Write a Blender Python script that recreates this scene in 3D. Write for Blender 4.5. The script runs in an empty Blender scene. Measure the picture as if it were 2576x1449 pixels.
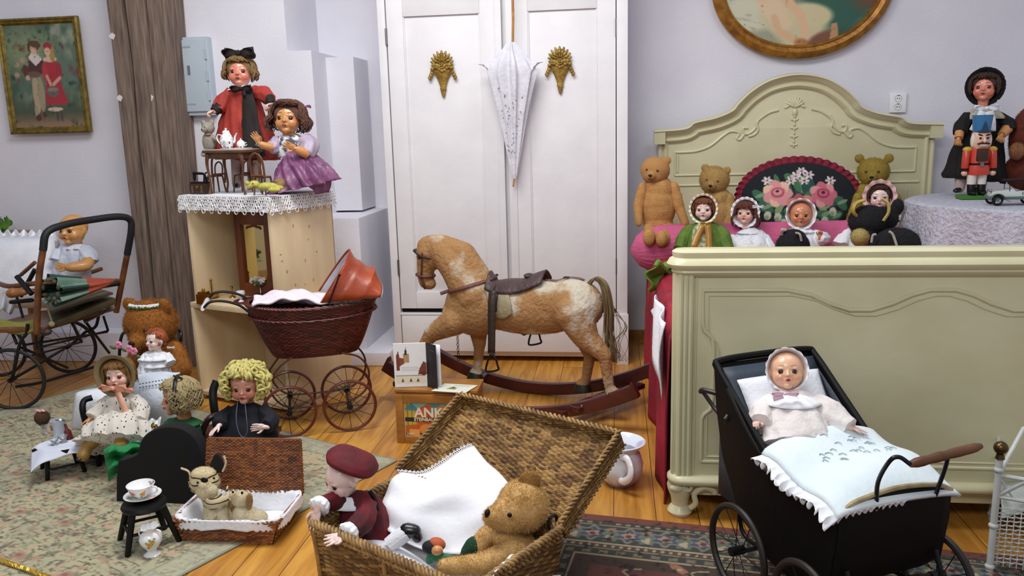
import bpy, bmesh, math, random
import numpy as np
from math import sin, cos, pi, radians as rad
from mathutils import Vector, Matrix, Euler, Quaternion
from mathutils.bvhtree import BVHTree
rng = random.Random(7)
nr = np.random.RandomState(5)
scene = bpy.context.scene
COL = scene.collection
V = Vector
# ------------------------------------------------------------------ camera
CH, YAW, PITCH, ROLL, FPX = 1.22, rad(7.5), rad(11.0), rad(1.5), 2040.0
_f = V((-sin(YAW)*cos(PITCH), cos(YAW)*cos(PITCH), -sin(PITCH)))
_r = V((cos(YAW), sin(YAW), 0)); _u = _r.cross(_f)
CR = _r*cos(ROLL) - _u*sin(ROLL); CU = _u*cos(ROLL) + _r*sin(ROLL)
CP = V((0, 0, CH))
def ray(px, py): return _f + CR*((px-1288)/FPX) + CU*((724.5-py)/FPX)
def OZ(px, py, z=0.0):
    d = ray(px, py); return CP + d*((z-CH)/d.z)
def OY(px, py, y):
    d = ray(px, py); return CP + d*(y/d.y)
cam = bpy.data.objects.new('camera', bpy.data.cameras.new('camera')); COL.objects.link(cam)
M4 = Matrix((CR, CU, -_f)).transposed().to_4x4(); M4.translation = CP
cam.matrix_world = M4
cam.data.sensor_width = 36; cam.data.lens = 36*FPX/2576; cam.data.clip_start = .02
scene.camera = cam
# ------------------------------------------------------------------ materials
def C3(c):
    if isinstance(c, str):
        c = [int(c[i:i+2], 16)/255 for i in (0, 2, 4)]
    return tuple(x/12.92 if x <= .04045 else ((x+.055)/1.055)**2.4 for x in c) + (1,)
_mc = {}
def mat(name, col, col2=None, scale=20, rough=.6, bump=0, bscale=60, metal=0, stretch=(1,1,1), sheen=0, coat=0,
        contrast=.5, alpha=1, trans=0, detail=3, spec=.5, sss=0):
    if name in _mc: return _mc[name]
    m = bpy.data.materials.new(name); m.use_nodes = True; _mc[name] = m
    nt = m.node_tree; N = nt.nodes; L = nt.links; b = N['Principled BSDF']
    b.inputs['Base Color'].default_value = C3(col); b.inputs['Roughness'].default_value = rough
    b.inputs['Metallic'].default_value = metal; b.inputs['Specular IOR Level'].default_value = spec
    if sheen: b.inputs['Sheen Weight'].default_value = sheen*.25; b.inputs['Sheen Roughness'].default_value = .4; b.inputs['Sheen Tint'].default_value = C3(col2 or col)
    if coat: b.inputs['Coat Weight'].default_value = coat; b.inputs['Coat Roughness'].default_value = .15
    if trans: b.inputs['Transmission Weight'].default_value = trans
    if alpha < 1: b.inputs['Alpha'].default_value = alpha
    if col2 or bump:
        tc = N.new('ShaderNodeTexCoord'); mp = N.new('ShaderNodeMapping'); L.new(tc.outputs['Object'], mp.inputs[0])
        mp.inputs['Scale'].default_value = stretch
    if col2:
        n = N.new('ShaderNodeTexNoise'); n.inputs['Scale'].default_value = scale; n.inputs['Detail'].default_value = detail
        L.new(mp.outputs[0], n.inputs[0])
        r = N.new('ShaderNodeValToRGB'); L.new(n.outputs[0], r.inputs[0]); L.new(r.outputs[0], b.inputs['Base Color'])
        w = .28*(1-contrast)+.02
        r.color_ramp.elements[0].position = .5-w; r.color_ramp.elements[1].position = .5+w
        r.color_ramp.elements[0].color = C3(col); r.color_ramp.elements[1].color = C3(col2)
    if bump:
        n = N.new('ShaderNodeTexNoise'); n.inputs['Scale'].default_value = bscale; n.inputs['Detail'].default_value = 4
        L.new(mp.outputs[0], n.inputs[0])
        bp = N.new('ShaderNodeBump'); bp.inputs['Strength'].default_value = bump; bp.inputs['Distance'].default_value = .02
        L.new(n.outputs[0], bp.inputs['Height']); L.new(bp.outputs[0], b.inputs['Normal'])
    return m
def paint_mat(name, rough=.6, bump=0, bscale=200, mul=1, coat=0, sheen=0):
    """colour from the woven / printed / painted pattern stored on the mesh"""
    if name in _mc: return _mc[name]
    m = mat(name, 'ffffff', rough=rough, bump=bump, bscale=bscale, coat=coat, sheen=sheen)
    a = m.node_tree.nodes.new('ShaderNodeAttribute'); a.attribute_name = 'Col'
    m.node_tree.links.new(a.outputs['Color'], m.node_tree.nodes['Principled BSDF'].inputs['Base Color'])
    return m
# ------------------------------------------------------------------ mesh builder
def frame(z, x=None):
    z = V(z).normalized(); x = V(x) if x is not None else (V((1,0,0)) if abs(z.x) < .9 else V((0,1,0)))
    y = z.cross(x).normalized(); x = y.cross(z)
    return Matrix((x, y, z)).transposed()
def TM(loc=(0,0,0), rot=(0,0,0), sc=(1,1,1)):
    return Matrix.LocRotScale(V(loc), Euler(rot), V(sc))
def rs(pts, k=6, closed=False):
    """catmull-rom resample"""
    P = [V(p) for p in pts]; n = len(P); out = []
    for i in range(n if closed else n-1):
        a = P[i-1] if (i > 0 or closed) else P[0]*2-P[1]; b = P[i]; c = P[(i+1) % n]
        d = P[(i+2) % n] if (i+2 < n or closed) else P[-1]*2-P[-2]
        for j in range(k):
            t = j/k; out.append(.5*((2*b)+(c-a)*t+(2*a-5*b+4*c-d)*t*t+(3*b-a-3*c+d)*t**3))
    if not closed: out.append(P[-1].copy())
    return out
class MB:
    def __init__(s): s.v = []; s.f = []; s.mi = []; s.m = 0; s.X = None; s.uv = {}
    def add(s, vs, fs):
        o = len(s.v)
        if s.X is not None: vs = [s.X @ V(v) for v in vs]
        s.v.extend([tuple(v) for v in vs]); s.f.extend([tuple(o+i for i in f) for f in fs]); s.mi.extend([s.m]*len(fs))
        return s
    def box(s, c, d, X=None):
        x, y, z = [q/2 for q in d]; c = V(c)
        vs = [V((i*x, j*y, k*z)) for i in (-1,1) for j in (-1,1) for k in (-1,1)]
        vs = [c + ((X @ v) if X is not None else v) for v in vs]
        return s.add(vs, [(0,1,3,2),(4,6,7,5),(0,4,5,1),(2,3,7,6),(0,2,6,4),(1,5,7,3)])
    def bx(s, x0, x1, y0, y1, z0, z1): return s.box(((x0+x1)/2,(y0+y1)/2,(z0+z1)/2), (x1-x0,y1-y0,z1-z0))
    def ell(s, c, r, rot=(0,0,0), n=16, m=None):
        m = m or n//2+2; R = Euler(rot).to_matrix(); c = V(c)
        if not hasattr(r, '__len__'): r = (r,r,r)
        vs = [c + R @ V((0,0,r[2]))]; fs = []
        for i in range(1, m):
            t = pi*i/m
            for j in range(n):
                p = 2*pi*j/n; vs.append(c + R @ V((r[0]*sin(t)*cos(p), r[1]*sin(t)*sin(p), r[2]*cos(t))))
        vs.append(c + R @ V((0,0,-r[2]))); L = len(vs)-1
        for j in range(n):
            k = (j+1) % n; fs.append((0, 1+j, 1+k)); fs.append((L, L-n+k, L-n+j))
            for i in range(m-2): fs.append((1+i*n+j, 1+(i+1)*n+j, 1+(i+1)*n+k, 1+i*n+k))
        return s.add(vs, fs)
    def sweep(s, pts, rx, ry=None, n=12, side=None, closed=False, caps=True, pleat=None, tw=0):
        P = [V(p) for p in pts]; L = len(P)
        rx = rx if hasattr(rx, '__len__') else [rx]*L; ry = ry or rx; ry = ry if hasattr(ry, '__len__') else [ry]*L
        T = []
        for i in range(L):
            a = P[i-1] if (i or closed) else P[i]; b = P[(i+1) % L] if (i < L-1 or closed) else P[i]
            t = b-a; T.append(t.normalized() if t.length > 1e-9 else (T[-1] if T else V((0,0,1))))
        x = frame(T[0], side).col[0].copy() if side is None else V(side)
        vs = []; fs = []
        for i in range(L):
            x = (x - T[i]*x.dot(T[i])); x = x.normalized() if x.length > 1e-6 else frame(T[i]).col[0].copy()
            y = T[i].cross(x)
            for j in range(n):
                a = 2*pi*j/n + tw*i; k = 1
                if pleat: k = 1 + pleat[1][i]*sin(pleat[0]*a + (pleat[2] if len(pleat) > 2 else 0)*i)
                vs.append(P[i] + x*(cos(a)*rx[i]*k) + y*(sin(a)*ry[i]*k))
        for i in range(L if closed else L-1):
            for j in range(n):
                k = (j+1) % n; q = (i+1) % L; fs.append((i*n+j, i*n+k, q*n+k, q*n+j))
        if caps and not closed:
            fs.append(tuple(range(n))[::-1]); fs.append(tuple((L-1)*n+j for j in range(n)))
        return s.add(vs, fs)
    def cap(s, p, q, r1, r2=None, n=12):
        r2 = r1 if r2 is None else r2; p = V(p); q = V(q); d = (q-p).normalized()
        st = [(-1,.02),(-.9,.43),(-.6,.8),(0,1)]
        pts = [p+d*(r1*a) for a, b in st] + [q-d*(r2*a) for a, b in st[::-1]]
        return s.sweep(pts, [r1*b for a, b in st]+[r2*b for a, b in st[::-1]], n=n)
    def lathe(s, prof, n=24, X=None, sx=1, sy=1):
        vs = []; fs = []; L = len(prof)
        for r, z in prof:
            for j in range(n):
                a = 2*pi*j/n; v = V((r*cos(a)*sx, r*sin(a)*sy, z)); vs.append(X @ v if X is not None else v)
        for i in range(L-1):
            for j in range(n):
                k = (j+1) % n; fs.append((i*n+j, i*n+k, (i+1)*n+k, (i+1)*n+j))
        if prof[0][0] > 1e-5: fs.append(tuple(range(n))[::-1])
        if prof[-1][0] > 1e-5: fs.append(tuple((L-1)*n+j for j in range(n)))
        return s.add(vs, fs)
    def prism(s, poly, d, X=None):
        """poly in local xz, thickness along y"""
        n = len(poly); vs = [V((x, -d/2, z)) for x, z in poly]+[V((x, d/2, z)) for x, z in poly]
        if X is not None: vs = [X @ v for v in vs]
        return s.add(vs, [tuple(range(n)), tuple(range(n, 2*n))[::-1]] + [(i, n+i, n+(i+1) % n, (i+1) % n) for i in range(n)])
    def surf(s, fn, nu, nv, cu=False, cv=False):
        U = nu if cu else nu+1; W = nv if cv else nv+1
        vs = [fn(i/nu, j/nv) for i in range(U) for j in range(W)]
        fs = [(i*W+j, ((i+1) % U)*W+j, ((i+1) % U)*W+(j+1) % W, i*W+(j+1) % W) for i in range(nu) for j in range(nv)]
        return s.add(vs, fs)
    def torus(s, c, R, r, axis=(0,1,0), n=40, m=8, sx=1, sy=1):
        F = frame(axis); return s.sweep([V(c)+F @ V((R*cos(2*pi*i/n)*sx, R*sin(2*pi*i/n)*sy, 0)) for i in range(n)], r, n=m, closed=True)
def mesh_np(name, v, f):
    me = bpy.data.meshes.new(name); me.from_pydata([tuple(x) for x in v], [], [tuple(x) for x in f]); return me
def obj(name, mb, m, parent=None, bevel=0, ang=42, world=False, seg=2, X=None, sub=0, solid=0, smooth=True):
    if isinstance(mb, MB):
        me = bpy.data.meshes.new(name); me.from_pydata(mb.v, [], mb.f)
        if any(mb.mi): me.polygons.foreach_set('material_index', mb.mi)
        me.validate()
    else: me = mb
    ms = m if isinstance(m, (list, tuple)) else [m]
    if not me.materials:
        for q in ms: me.materials.append(q)
    if isinstance(mb, MB):
        bm = bmesh.new(); bm.from_mesh(me); bmesh.ops.recalc_face_normals(bm, faces=bm.faces)
        if bevel:
            es = [e for e in bm.edges if len(e.link_faces) == 2 and e.calc_face_angle(0) > rad(35)]
            bmesh.ops.bevel(bm, geom=es, offset=bevel, segments=seg, affect='EDGES', profile=.6, clamp_overlap=True)
        bm.to_mesh(me); bm.free()
    if smooth:
        me.polygons.foreach_set('use_smooth', [True]*len(me.polygons))
        me.set_sharp_from_angle(angle=rad(ang))
    o = bpy.data.objects.new(name, me); COL.objects.link(o)
    if X is not None: o.matrix_basis = X
    if sub:
        md = o.modifiers.new('s', 'SUBSURF'); md.levels = md.render_levels = sub
    if solid:
        md = o.modifiers.new('t', 'SOLIDIFY'); md.thickness = solid; md.offset = 0
    if parent:
        o.parent = parent
        if world: o.matrix_parent_inverse = WM(parent).inverted()
    return o
def WM(o):
    m = o.matrix_basis if o.parent is None else WM(o.parent) @ o.matrix_parent_inverse @ o.matrix_basis
    return m.copy()
def tag(o, label, cat=None, group=None, kind=None):
    o['label'] = label
    if cat: o['category'] = cat
    if group: o['group'] = group
    if kind: o['kind'] = kind
    return o
def thing(name, label, cat, loc=(0,0,0), rz=0, group=None, sc=1, rot=None):
    o = bpy.data.objects.new(name, None); COL.objects.link(o); o.empty_display_size = .02
    o.location = V(loc); o.rotation_euler = rot if rot is not None else (0,0,rz); o.scale = (sc,sc,sc)
    return tag(o, label, cat, group)
def struct(name, mb, m, **k):
    o = obj(name, mb, m, **k); o['kind'] = 'structure'; return o
def lab(o, t): o['label'] = t; return o
def voxel(mb, vox, sm=4, name='b'):
    me = bpy.data.meshes.new(name); me.from_pydata(mb.v, [], mb.f)
    bm = bmesh.new(); bm.from_mesh(me); bmesh.ops.recalc_face_normals(bm, faces=bm.faces); bm.to_mesh(me); bm.free()
    o = bpy.data.objects.new(name, me); COL.objects.link(o)
    r = o.modifiers.new('r', 'REMESH'); r.mode = 'VOXEL'; r.voxel_size = vox
    if sm:
        q = o.modifiers.new('s', 'SMOOTH'); q.factor = .5; q.iterations = sm
    dg = bpy.context.evaluated_depsgraph_get(); dg.update()
    out = bpy.data.meshes.new_from_object(o.evaluated_get(dg)); bpy.data.objects.remove(o); bpy.data.meshes.remove(me)
    out.name = name; return out
def mdata(me):
    n = len(me.vertices); v = np.empty(n*3); me.vertices.foreach_get('co', v); v = v.reshape(-1, 3)
    me.calc_loop_triangles(); t = np.empty(len(me.loop_triangles)*3, int); me.loop_triangles.foreach_get('vertices', t)
    return v, t.reshape(-1, 3)
def fuzz(me, n, ln, w, droop=.3, jit=.5):
    """short pile standing out of a plush skin, added to the same mesh"""
    v, t = mdata(me); a, b, c = v[t[:,0]], v[t[:,1]], v[t[:,2]]
    cr = np.cross(b-a, c-a); ar = np.linalg.norm(cr, axis=1); k = nr.choice(len(t), n, p=ar/ar.sum())
    u, q = nr.rand(n,1), nr.rand(n,1); s = u+q > 1; u = np.where(s, 1-u, u); q = np.where(s, 1-q, q)
    p = a[k]+(b-a)[k]*u+(c-a)[k]*q; nn = cr[k]/ar[k][:,None]
    d = nn + nr.randn(n,3)*jit + np.array([0,0,-droop]); d /= np.linalg.norm(d, axis=1)[:,None]
    sd = np.cross(d, nr.randn(n,3)); sd /= np.linalg.norm(sd, axis=1)[:,None]
    L = ln*(.5+nr.rand(n,1)); nv = np.concatenate([p-sd*w-nn*ln*.1, p+sd*w-nn*ln*.1, p+d*L], 0)
    F = [tuple(me.polygons[i].vertices) for i in range(len(me.polygons))]
    o = len(v); F += [(o+i, o+n+i, o+2*n+i) for i in range(n)]
    m2 = mesh_np(me.name, np.concatenate([v, nv], 0), F); bpy.data.meshes.remove(me); return m2
def setcol(me, cols, name='Col'):
    """cols (nverts,3) sRGB 0..1"""
    cols = np.clip(np.asarray(cols, float), 0, 1); lin = np.where(cols <= .04045, cols/12.92, ((cols+.055)/1.055)**2.4)
    a = me.color_attributes.new(name, 'FLOAT_COLOR', 'POINT')
    a.data.foreach_set('color', np.concatenate([lin, np.ones((len(lin),1))], 1).ravel())
def npgrid(fn, nu, nv):
    """fn(U,V arrays)->(n,3); returns verts, faces, U, V flat"""
    U, W = np.meshgrid(np.linspace(0,1,nu+1), np.linspace(0,1,nv+1), indexing='ij'); U = U.ravel(); W = W.ravel()
    P = fn(U, W); i, j = np.meshgrid(np.arange(nu), np.arange(nv), indexing='ij'); i = i.ravel(); j = j.ravel(); w = nv+1
    F = np.stack([i*w+j, (i+1)*w+j, (i+1)*w+j+1, i*w+j+1], 1)
    return P, F, U, W
def npmesh(name, P, F, cols=None, flip=False):
    me = bpy.data.meshes.new(name); n = len(P); k = F.shape[1]
    if flip: F = F[:, ::-1]
    me.vertices.add(n); me.vertices.foreach_set('co', np.asarray(P, float).ravel())
    me.loops.add(len(F)*k); me.loops.foreach_set('vertex_index', F.ravel().astype(np.int32))
    me.polygons.add(len(F)); me.polygons.foreach_set('loop_start', (np.arange(len(F))*k).astype(np.int32))
    me.update(calc_edges=True); me.validate()
    if cols is not None: setcol(me, cols)
    return me
def hx(c): return np.array([int(c[i:i+2], 16)/255 for i in (0,2,4)])
def vnoise(x, y, s=0, oct=3):
    out = 0; a = 1; t = 0
    for o in range(oct):
        xi = np.floor(x).astype(int); yi = np.floor(y).astype(int); fx = x-xi; fy = y-yi
        fx = fx*fx*(3-2*fx); fy = fy*fy*(3-2*fy)
        def h(i, j):
            q = np.sin(i*127.1+j*311.7+s*74.7+o*19.3)*43758.5453; return q-np.floor(q)
        v = (h(xi,yi)*(1-fx)+h(xi+1,yi)*fx)*(1-fy)+(h(xi,yi+1)*(1-fx)+h(xi+1,yi+1)*fx)*fy
        out = out+v*a; t += a; a *= .5; x = x*2.03; y = y*2.03
    return out/t
class Canvas:
    """pattern evaluated over arrays x,y"""
    def __init__(s, x, y, bg): s.x = x; s.y = y; s.c = np.tile(hx(bg), (len(x),1))
    def mix(s, m, col):
        m = np.clip(m, 0, 1)[:,None]; c = hx(col) if isinstance(col, str) else col; s.c = s.c*(1-m)+c*m
    def ell(s, cx, cy, rx, ry, col, rot=0, soft=.12, noise=0):
        R = max(rx, ry)*(1.3+soft*.5); I = np.nonzero((np.abs(s.x-cx) < R) & (np.abs(s.y-cy) < R))[0]
        if not len(I): return
        X_, Y_ = s.x[I], s.y[I]; dx = X_-cx; dy = Y_-cy; a = cos(rot); b = sin(rot); u = (dx*a+dy*b)/rx; v = (-dx*b+dy*a)/ry
        d = np.sqrt(u*u+v*v)
        if noise: d = d+(vnoise(X_*noise, Y_*noise, cx*9, 2)-.5)*.5
        m = np.clip((1-d)/soft+.5, 0, 1)[:,None]; s.c[I] = s.c[I]*(1-m)+hx(col)*m
    def rect(s, x0, x1, y0, y1, col): s.mix(((s.x >= x0)&(s.x <= x1)&(s.y >= y0)&(s.y <= y1)).astype(float), col)
    def poly(s, pts, col):
        ins = np.zeros(len(s.x), bool); n = len(pts)
        for i in range(n):
            x1, y1 = pts[i]; x2, y2 = pts[(i+1) % n]
            if y1 == y2: continue
            c = ((y1 > s.y) != (y2 > s.y)) & (s.x < (x2-x1)*(s.y-y1)/(y2-y1)+x1); ins ^= c
        s.mix(ins.astype(float), col)
    def noise(s, sc, col, th=.55, k=6, seed=0, sx=1, sy=1): s.mix((vnoise(s.x*sc*sx, s.y*sc*sy, seed)-th)*k, col)
    def line(s, pts, w, col):
        for (x1,y1),(x2,y2) in zip(pts, pts[1:]):
            dx, dy = x2-x1, y2-y1; I = np.nonzero((s.x > min(x1,x2)-2*w)&(s.x < max(x1,x2)+2*w)&(s.y > min(y1,y2)-2*w)&(s.y < max(y1,y2)+2*w))[0]
            if not len(I): continue
            X_, Y_ = s.x[I], s.y[I]; t = np.clip(((X_-x1)*dx+(Y_-y1)*dy)/(dx*dx+dy*dy+1e-12), 0, 1)
            m = np.clip((w-np.hypot(X_-x1-t*dx, Y_-y1-t*dy))/(w*.3)+.5, 0, 1)[:,None]; s.c[I] = s.c[I]*(1-m)+hx(col)*m
def copyt(o, loc, rz=None, label=None, **k):
    """a copy of a thing with copies of its parts and sub-parts"""
    def rec(s, par):
        c = s.copy(); COL.objects.link(c); c.parent = par
        for ch in s.children: rec(ch, c)
        return c
    c = rec(o, None); c.location = V(loc)
    if rz is not None: c.rotation_euler = (0,0,rz)
    if label: c['label'] = label
    return c
def ribbon(mb, pts, w, nrm=None, th=.0):
    """flat band along pts"""
    P = [V(p) for p in pts]; L = []; R_ = []
    w = w if hasattr(w, '__len__') else [w]*len(P)
    for i, p in enumerate(P):
        t = (P[min(i+1, len(P)-1)]-P[max(i-1, 0)]).normalized(); n = V(nrm[i]) if isinstance(nrm, list) else V(nrm or (0,-1,0))
        sd = t.cross(n).normalized()*(w[i]/2); L.append(p-sd); R_.append(p+sd)
    n = len(P); mb.add(L+R_, [(i, i+1, n+i+1, n+i) for i in range(n-1)])
M = {}
def mm(k, *a, **kw): M[k] = mat(k, *a, **kw)
mm('white_paint', 'e9e8ea', 'e2e1e4', 6, rough=.5, bump=.05, bscale=30)
mm('wall', 'e4e3ea', 'dedde6', 4, rough=.85, bump=.12, bscale=90)
mm('cream', 'd8d3ae', 'cec9a2', 5, rough=.42, bump=.03, bscale=40, coat=.25)
mm('gold', 'a8873c', '7d6428', 40, rough=.45, metal=.35, bump=.2, bscale=80)
mm('goldframe', 'b07c30', '8a5a20', 25, rough=.35, metal=.45, bump=.12, bscale=60)
mm('black', '060606', rough=.5, spec=.3); mm('blackmetal', '0b0b0c', rough=.4, spec=.4)
mm('shade_black', '050505', rough=.9)  # near-black colour standing in for shade inside the wardrobe
mm('steel', '8f8f8c', rough=.3, metal=.9); mm('brass', 'b08a3c', rough=.25, metal=1)
mm('white_cloth', 'eceef2', 'e0e3ea', 12, rough=.85, bump=.15, bscale=90, sheen=.2)
mm('red_cloth', 'a30f2c', '7c0b22', 8, rough=.8, bump=.15, bscale=60, sheen=.3)
mm('pink_cloth', 'd0648c', 'c2567e', 8, rough=.75, bump=.2, bscale=70, sheen=.3)
mm('porcelain', 'f0f0f0', rough=.12, coat=.6)
# ------------------------------------------------------------------ room
def floor_mat():
    m = bpy.data.materials.new('floorboards'); m.use_nodes = True; nt = m.node_tree; N = nt.nodes; L = nt.links; b = N['Principled BSDF']
    tc = N.new('ShaderNodeTexCoord'); sp = N.new('ShaderNodeSeparateXYZ'); L.new(tc.outputs['Object'], sp.inputs[0])
    def ma(op, a, c=None):
        n = N.new('ShaderNodeMath'); n.operation = op
        for i, q in enumerate((a, c)):
            if q is None: continue
            if isinstance(q, (int, float)): n.inputs[i].default_value = q
            else: L.new(q, n.inputs[i])
        return n.outputs[0]
    xs = ma('DIVIDE', ma('ADD', sp.outputs[0], 10.062), .134); row = ma('FLOOR', xs); fr = ma('FRACT', xs)
    wn = N.new('ShaderNodeTexWhiteNoise'); wn.noise_dimensions = '1D'; L.new(row, wn.inputs['W'])
    ys = ma('ADD', ma('MULTIPLY', sp.outputs[1], .45), ma('MULTIPLY', wn.outputs[0], 7)); seg = ma('FLOOR', ys)
    w2 = N.new('ShaderNodeTexWhiteNoise'); w2.noise_dimensions = '2D'
    cb = N.new('ShaderNodeCombineXYZ'); L.new(row, cb.inputs[0]); L.new(seg, cb.inputs[1]); L.new(cb.outputs[0], w2.inputs[0])
    cv = N.new('ShaderNodeCombineXYZ'); L.new(ma('ADD', ma('MULTIPLY', sp.outputs[0], 14), ma('MULTIPLY', w2.outputs[0], 9)), cv.inputs[0]); L.new(ma('MULTIPLY', sp.outputs[1], 1.4), cv.inputs[1])
    no = N.new('ShaderNodeTexNoise'); no.inputs['Scale'].default_value = 2.2; no.inputs['Detail'].default_value = 5; no.inputs['Distortion'].default_value = .8; L.new(cv.outputs[0], no.inputs[0])
    rp = N.new('ShaderNodeValToRGB'); L.new(no.outputs[0], rp.inputs[0])
    e = rp.color_ramp.elements; e[0].position = .3; e[0].color = C3('ad742f'); e[1].position = .7; e[1].color = C3('d9a54c')
    mx = N.new('ShaderNodeMix'); mx.data_type = 'RGBA'; mx.blend_type = 'MULTIPLY'; mx.inputs[0].default_value = .45
    r2 = N.new('ShaderNodeValToRGB'); L.new(w2.outputs[0], r2.inputs[0]); r2.color_ramp.elements[0].color = C3('c79a63'); r2.color_ramp.elements[1].color = C3('fff2d8')
    L.new(rp.outputs[0], mx.inputs[6]); L.new(r2.outputs[0], mx.inputs[7])
    # knots
    kv = N.new('ShaderNodeTexVoronoi'); kv.inputs['Scale'].default_value = 1; km = N.new('ShaderNodeCombineXYZ')
    L.new(ma('MULTIPLY', sp.outputs[0], 6), km.inputs[0]); L.new(ma('MULTIPLY', sp.outputs[1], 3.4), km.inputs[1]); L.new(km.outputs[0], kv.inputs[0])
    kn = ma('LESS_THAN', kv.outputs[0], .06)
    m3 = N.new('ShaderNodeMix'); m3.data_type = 'RGBA'; m3.inputs[7].default_value = C3('6d4218'); L.new(ma('MULTIPLY', kn, .8), m3.inputs[0]); L.new(mx.outputs[2], m3.inputs[6])
    gap = ma('MAXIMUM', ma('LESS_THAN', fr, .018), ma('LESS_THAN', ma('FRACT', ys), .0012))
    m4 = N.new('ShaderNodeMix'); m4.data_type = 'RGBA'; m4.inputs[7].default_value = C3('4a2c10'); L.new(gap, m4.inputs[0]); L.new(m3.outputs[2], m4.inputs[6])
    L.new(m4.outputs[2], b.inputs['Base Color']); b.inputs['Roughness'].default_value = .34
    bp = N.new('ShaderNodeBump'); bp.inputs['Strength'].default_value = .5; bp.inputs['Distance'].default_value = .003; L.new(ma('SUBTRACT', 1, gap), bp.inputs['Height']); L.new(bp.outputs[0], b.inputs['Normal'])
    return m
struct('floor', MB().bx(-5.2, 3.6, -1.2, 5.0, -.05, 0), floor_mat())
W = M['wall']
struct('wall_back', MB().bx(-1.9, 3.6, 4.67, 4.9, 0, 2.75), W)
# the left wall and its stepped end beside the wardrobe
b = MB(); b.prism([(-5.2,0),(-1.571,0),(-1.571,1.655),(-1.70,1.655),(-1.70,2.75),(-5.2,2.75)], .7, TM((0,4.55,0)))
struct('wall_left', b, W, bevel=.004)
b = MB(); b.bx(-1.60, -1.415, 4.41, 4.8, .8, 1.635)
struct('trim_1', b, W, bevel=.004)
b = MB(); b.bx(-1.62, -1.345, 4.12, 4.72, 0, .79)
struct('trim_2', b, W, bevel=.012)
b = MB(); b.bx(-5.2, -1.56, 4.07, 4.2, 0, .17); b.bx(-1.6, -1.2, 4.05, 4.66, 0, .075)
struct('trim_3', b, W, bevel=.01)
struct('wall_side_left', MB().bx(-5.4, -5.2, -1.2, 4.9, 0, 2.75), W)
struct('wall_side_right', MB().bx(2.65, 2.85, -1.2, 4.9, 0, 2.75), W)
b = MB(); b.bx(.02, 2.65, 4.652, 4.67, 0, .055)
struct('baseboard_back', b, mat('oakstrip', 'a8773a', '8f6230', 20, rough=.5))
# leaning timber post
pm = mat('old_timber', '8c7a6c', '55463d', 12, rough=.9, bump=.14, bscale=60, stretch=(6,6,.5), contrast=.25, detail=8)
t = thing('timber_post', 'tall weathered timber post with a long split against the white wall', 'post', OY(400,840,4.02)*1)
y0 = 4.0
def pc(px, py, y): return OY(px, py, y)
tl, tr_ = pc(265,0,y0), pc(412,0,y0); bl, br = pc(352,745,y0), pc(478,745,y0)
def edge(a, c, z): q = (z-c.z)/(a.z-c.z); return c.x+(a.x-c.x)*q
NR = 26; rows = [2.6*i/NR for i in range(NR+1)]
b = MB()
for prof in ([(.0,-.05),(.03,-.062),(.12,-.066),(.27,-.064),(.278,-.05),(.280,.10),(0,.10)],[(.325,.10),(.327,-.05),(.33,-.066),(.6,-.070),(.67,-.064),(.69,-.040),(.71,-.060),(.97,-.06),(1.0,-.045),(1.0,.13),(.6,.13)]):
    vs = []
    for i, z in enumerate(rows):
        xl, xr = edge(tl, bl, z), edge(tr_, br, z)
        for j, (u, d) in enumerate(prof):
            wob = (vnoise(np.array([z*3.1+j]), np.array([j*1.7]), 3)[0]-.5)*.005
            uu = u + (.035*(z/2.0)+.012*sin(z*9) if .26 < u < .34 else 0)
            vs.append((xl+(xr-xl)*uu+wob*.5, y0+.06+d+wob, z))
    n = len(prof); fs = [(i*n+j, i*n+(j+1) % n, (i+1)*n+(j+1) % n, (i+1)*n+j) for i in range(NR) for j in range(n)]
    fs += [tuple(range(n)), tuple(NR*n+j for j in range(n))]
    b.add(vs, fs)
obj('beam', b, pm, t, world=True, ang=25)
for px, py, w in ((281,91,.05),(357,86,.035),(300,247,.045),(378,246,.045)):
    p = OY(px, py, 3.99); p.y = 3.995
    pts = []; 
    for i in range(9):
        a = 2*pi*i/9; pts.append((w*.5*cos(a)*(1+.2*sin(3*a)), .018*sin(a)*(1+.3*cos(5*a))))
    lab(obj('paint_chip', MB().prism([(x*.7,z*.8) for x, z in pts], .004, TM(p, (0, -.1, 0))), mat('chip', 'd9d4d0', rough=.8), t, world=True), 'pale bare chip in the timber')
# picture of two children
def frame_rect(t, x0, x1, z0, z1, y, w, d, m, name='frame', tilt=0):
    b = MB(); prof = [(0,0),(0,-d*.7),(w*.25,-d),(w*.5,-d*.75),(w*.7,-d*.8),(w,-d*.35),(w,0)]
    cs = [(x0,z0,1,1),(x1,z0,-1,1),(x1,z1,-1,-1),(x0,z1,1,-1)]
    vs = [(cx+sx*u, y+v, cz+sz*u) for cx, cz, sx, sz in cs for u, v in prof]; n = len(prof)
    fs = [(i*n+j, i*n+(j+1) % n, ((i+1) % 4)*n+(j+1) % n, ((i+1) % 4)*n+j) for i in range(4) for j in range(n)]
    b.add(vs, fs); return obj(name, b, m, t, ang=30)
def painted(name, fn, nu, nv, draw, m, parent=None, world=False, X=None):
    P, F, U, Wv = npgrid(fn, nu, nv); me = npmesh(name, P, F, draw(U, Wv)); o = obj(name, me, m, parent, world=world, X=X); return o
x0, x1, z0, z1 = -3.30, -2.825, 1.268, 1.873
t = thing('framed_picture', 'gold framed picture of two children hanging left of the timber post', 'picture', ((x0+x1)/2, 4.17, z0))
w_, h_ = x1-x0, z1-z0
frame_rect(t, -w_/2, w_/2, 0, h_, 0, .035, .028, mat('oliveframe', '8a7428', '5c4c18', 30, rough=.4, metal=.4))
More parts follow.
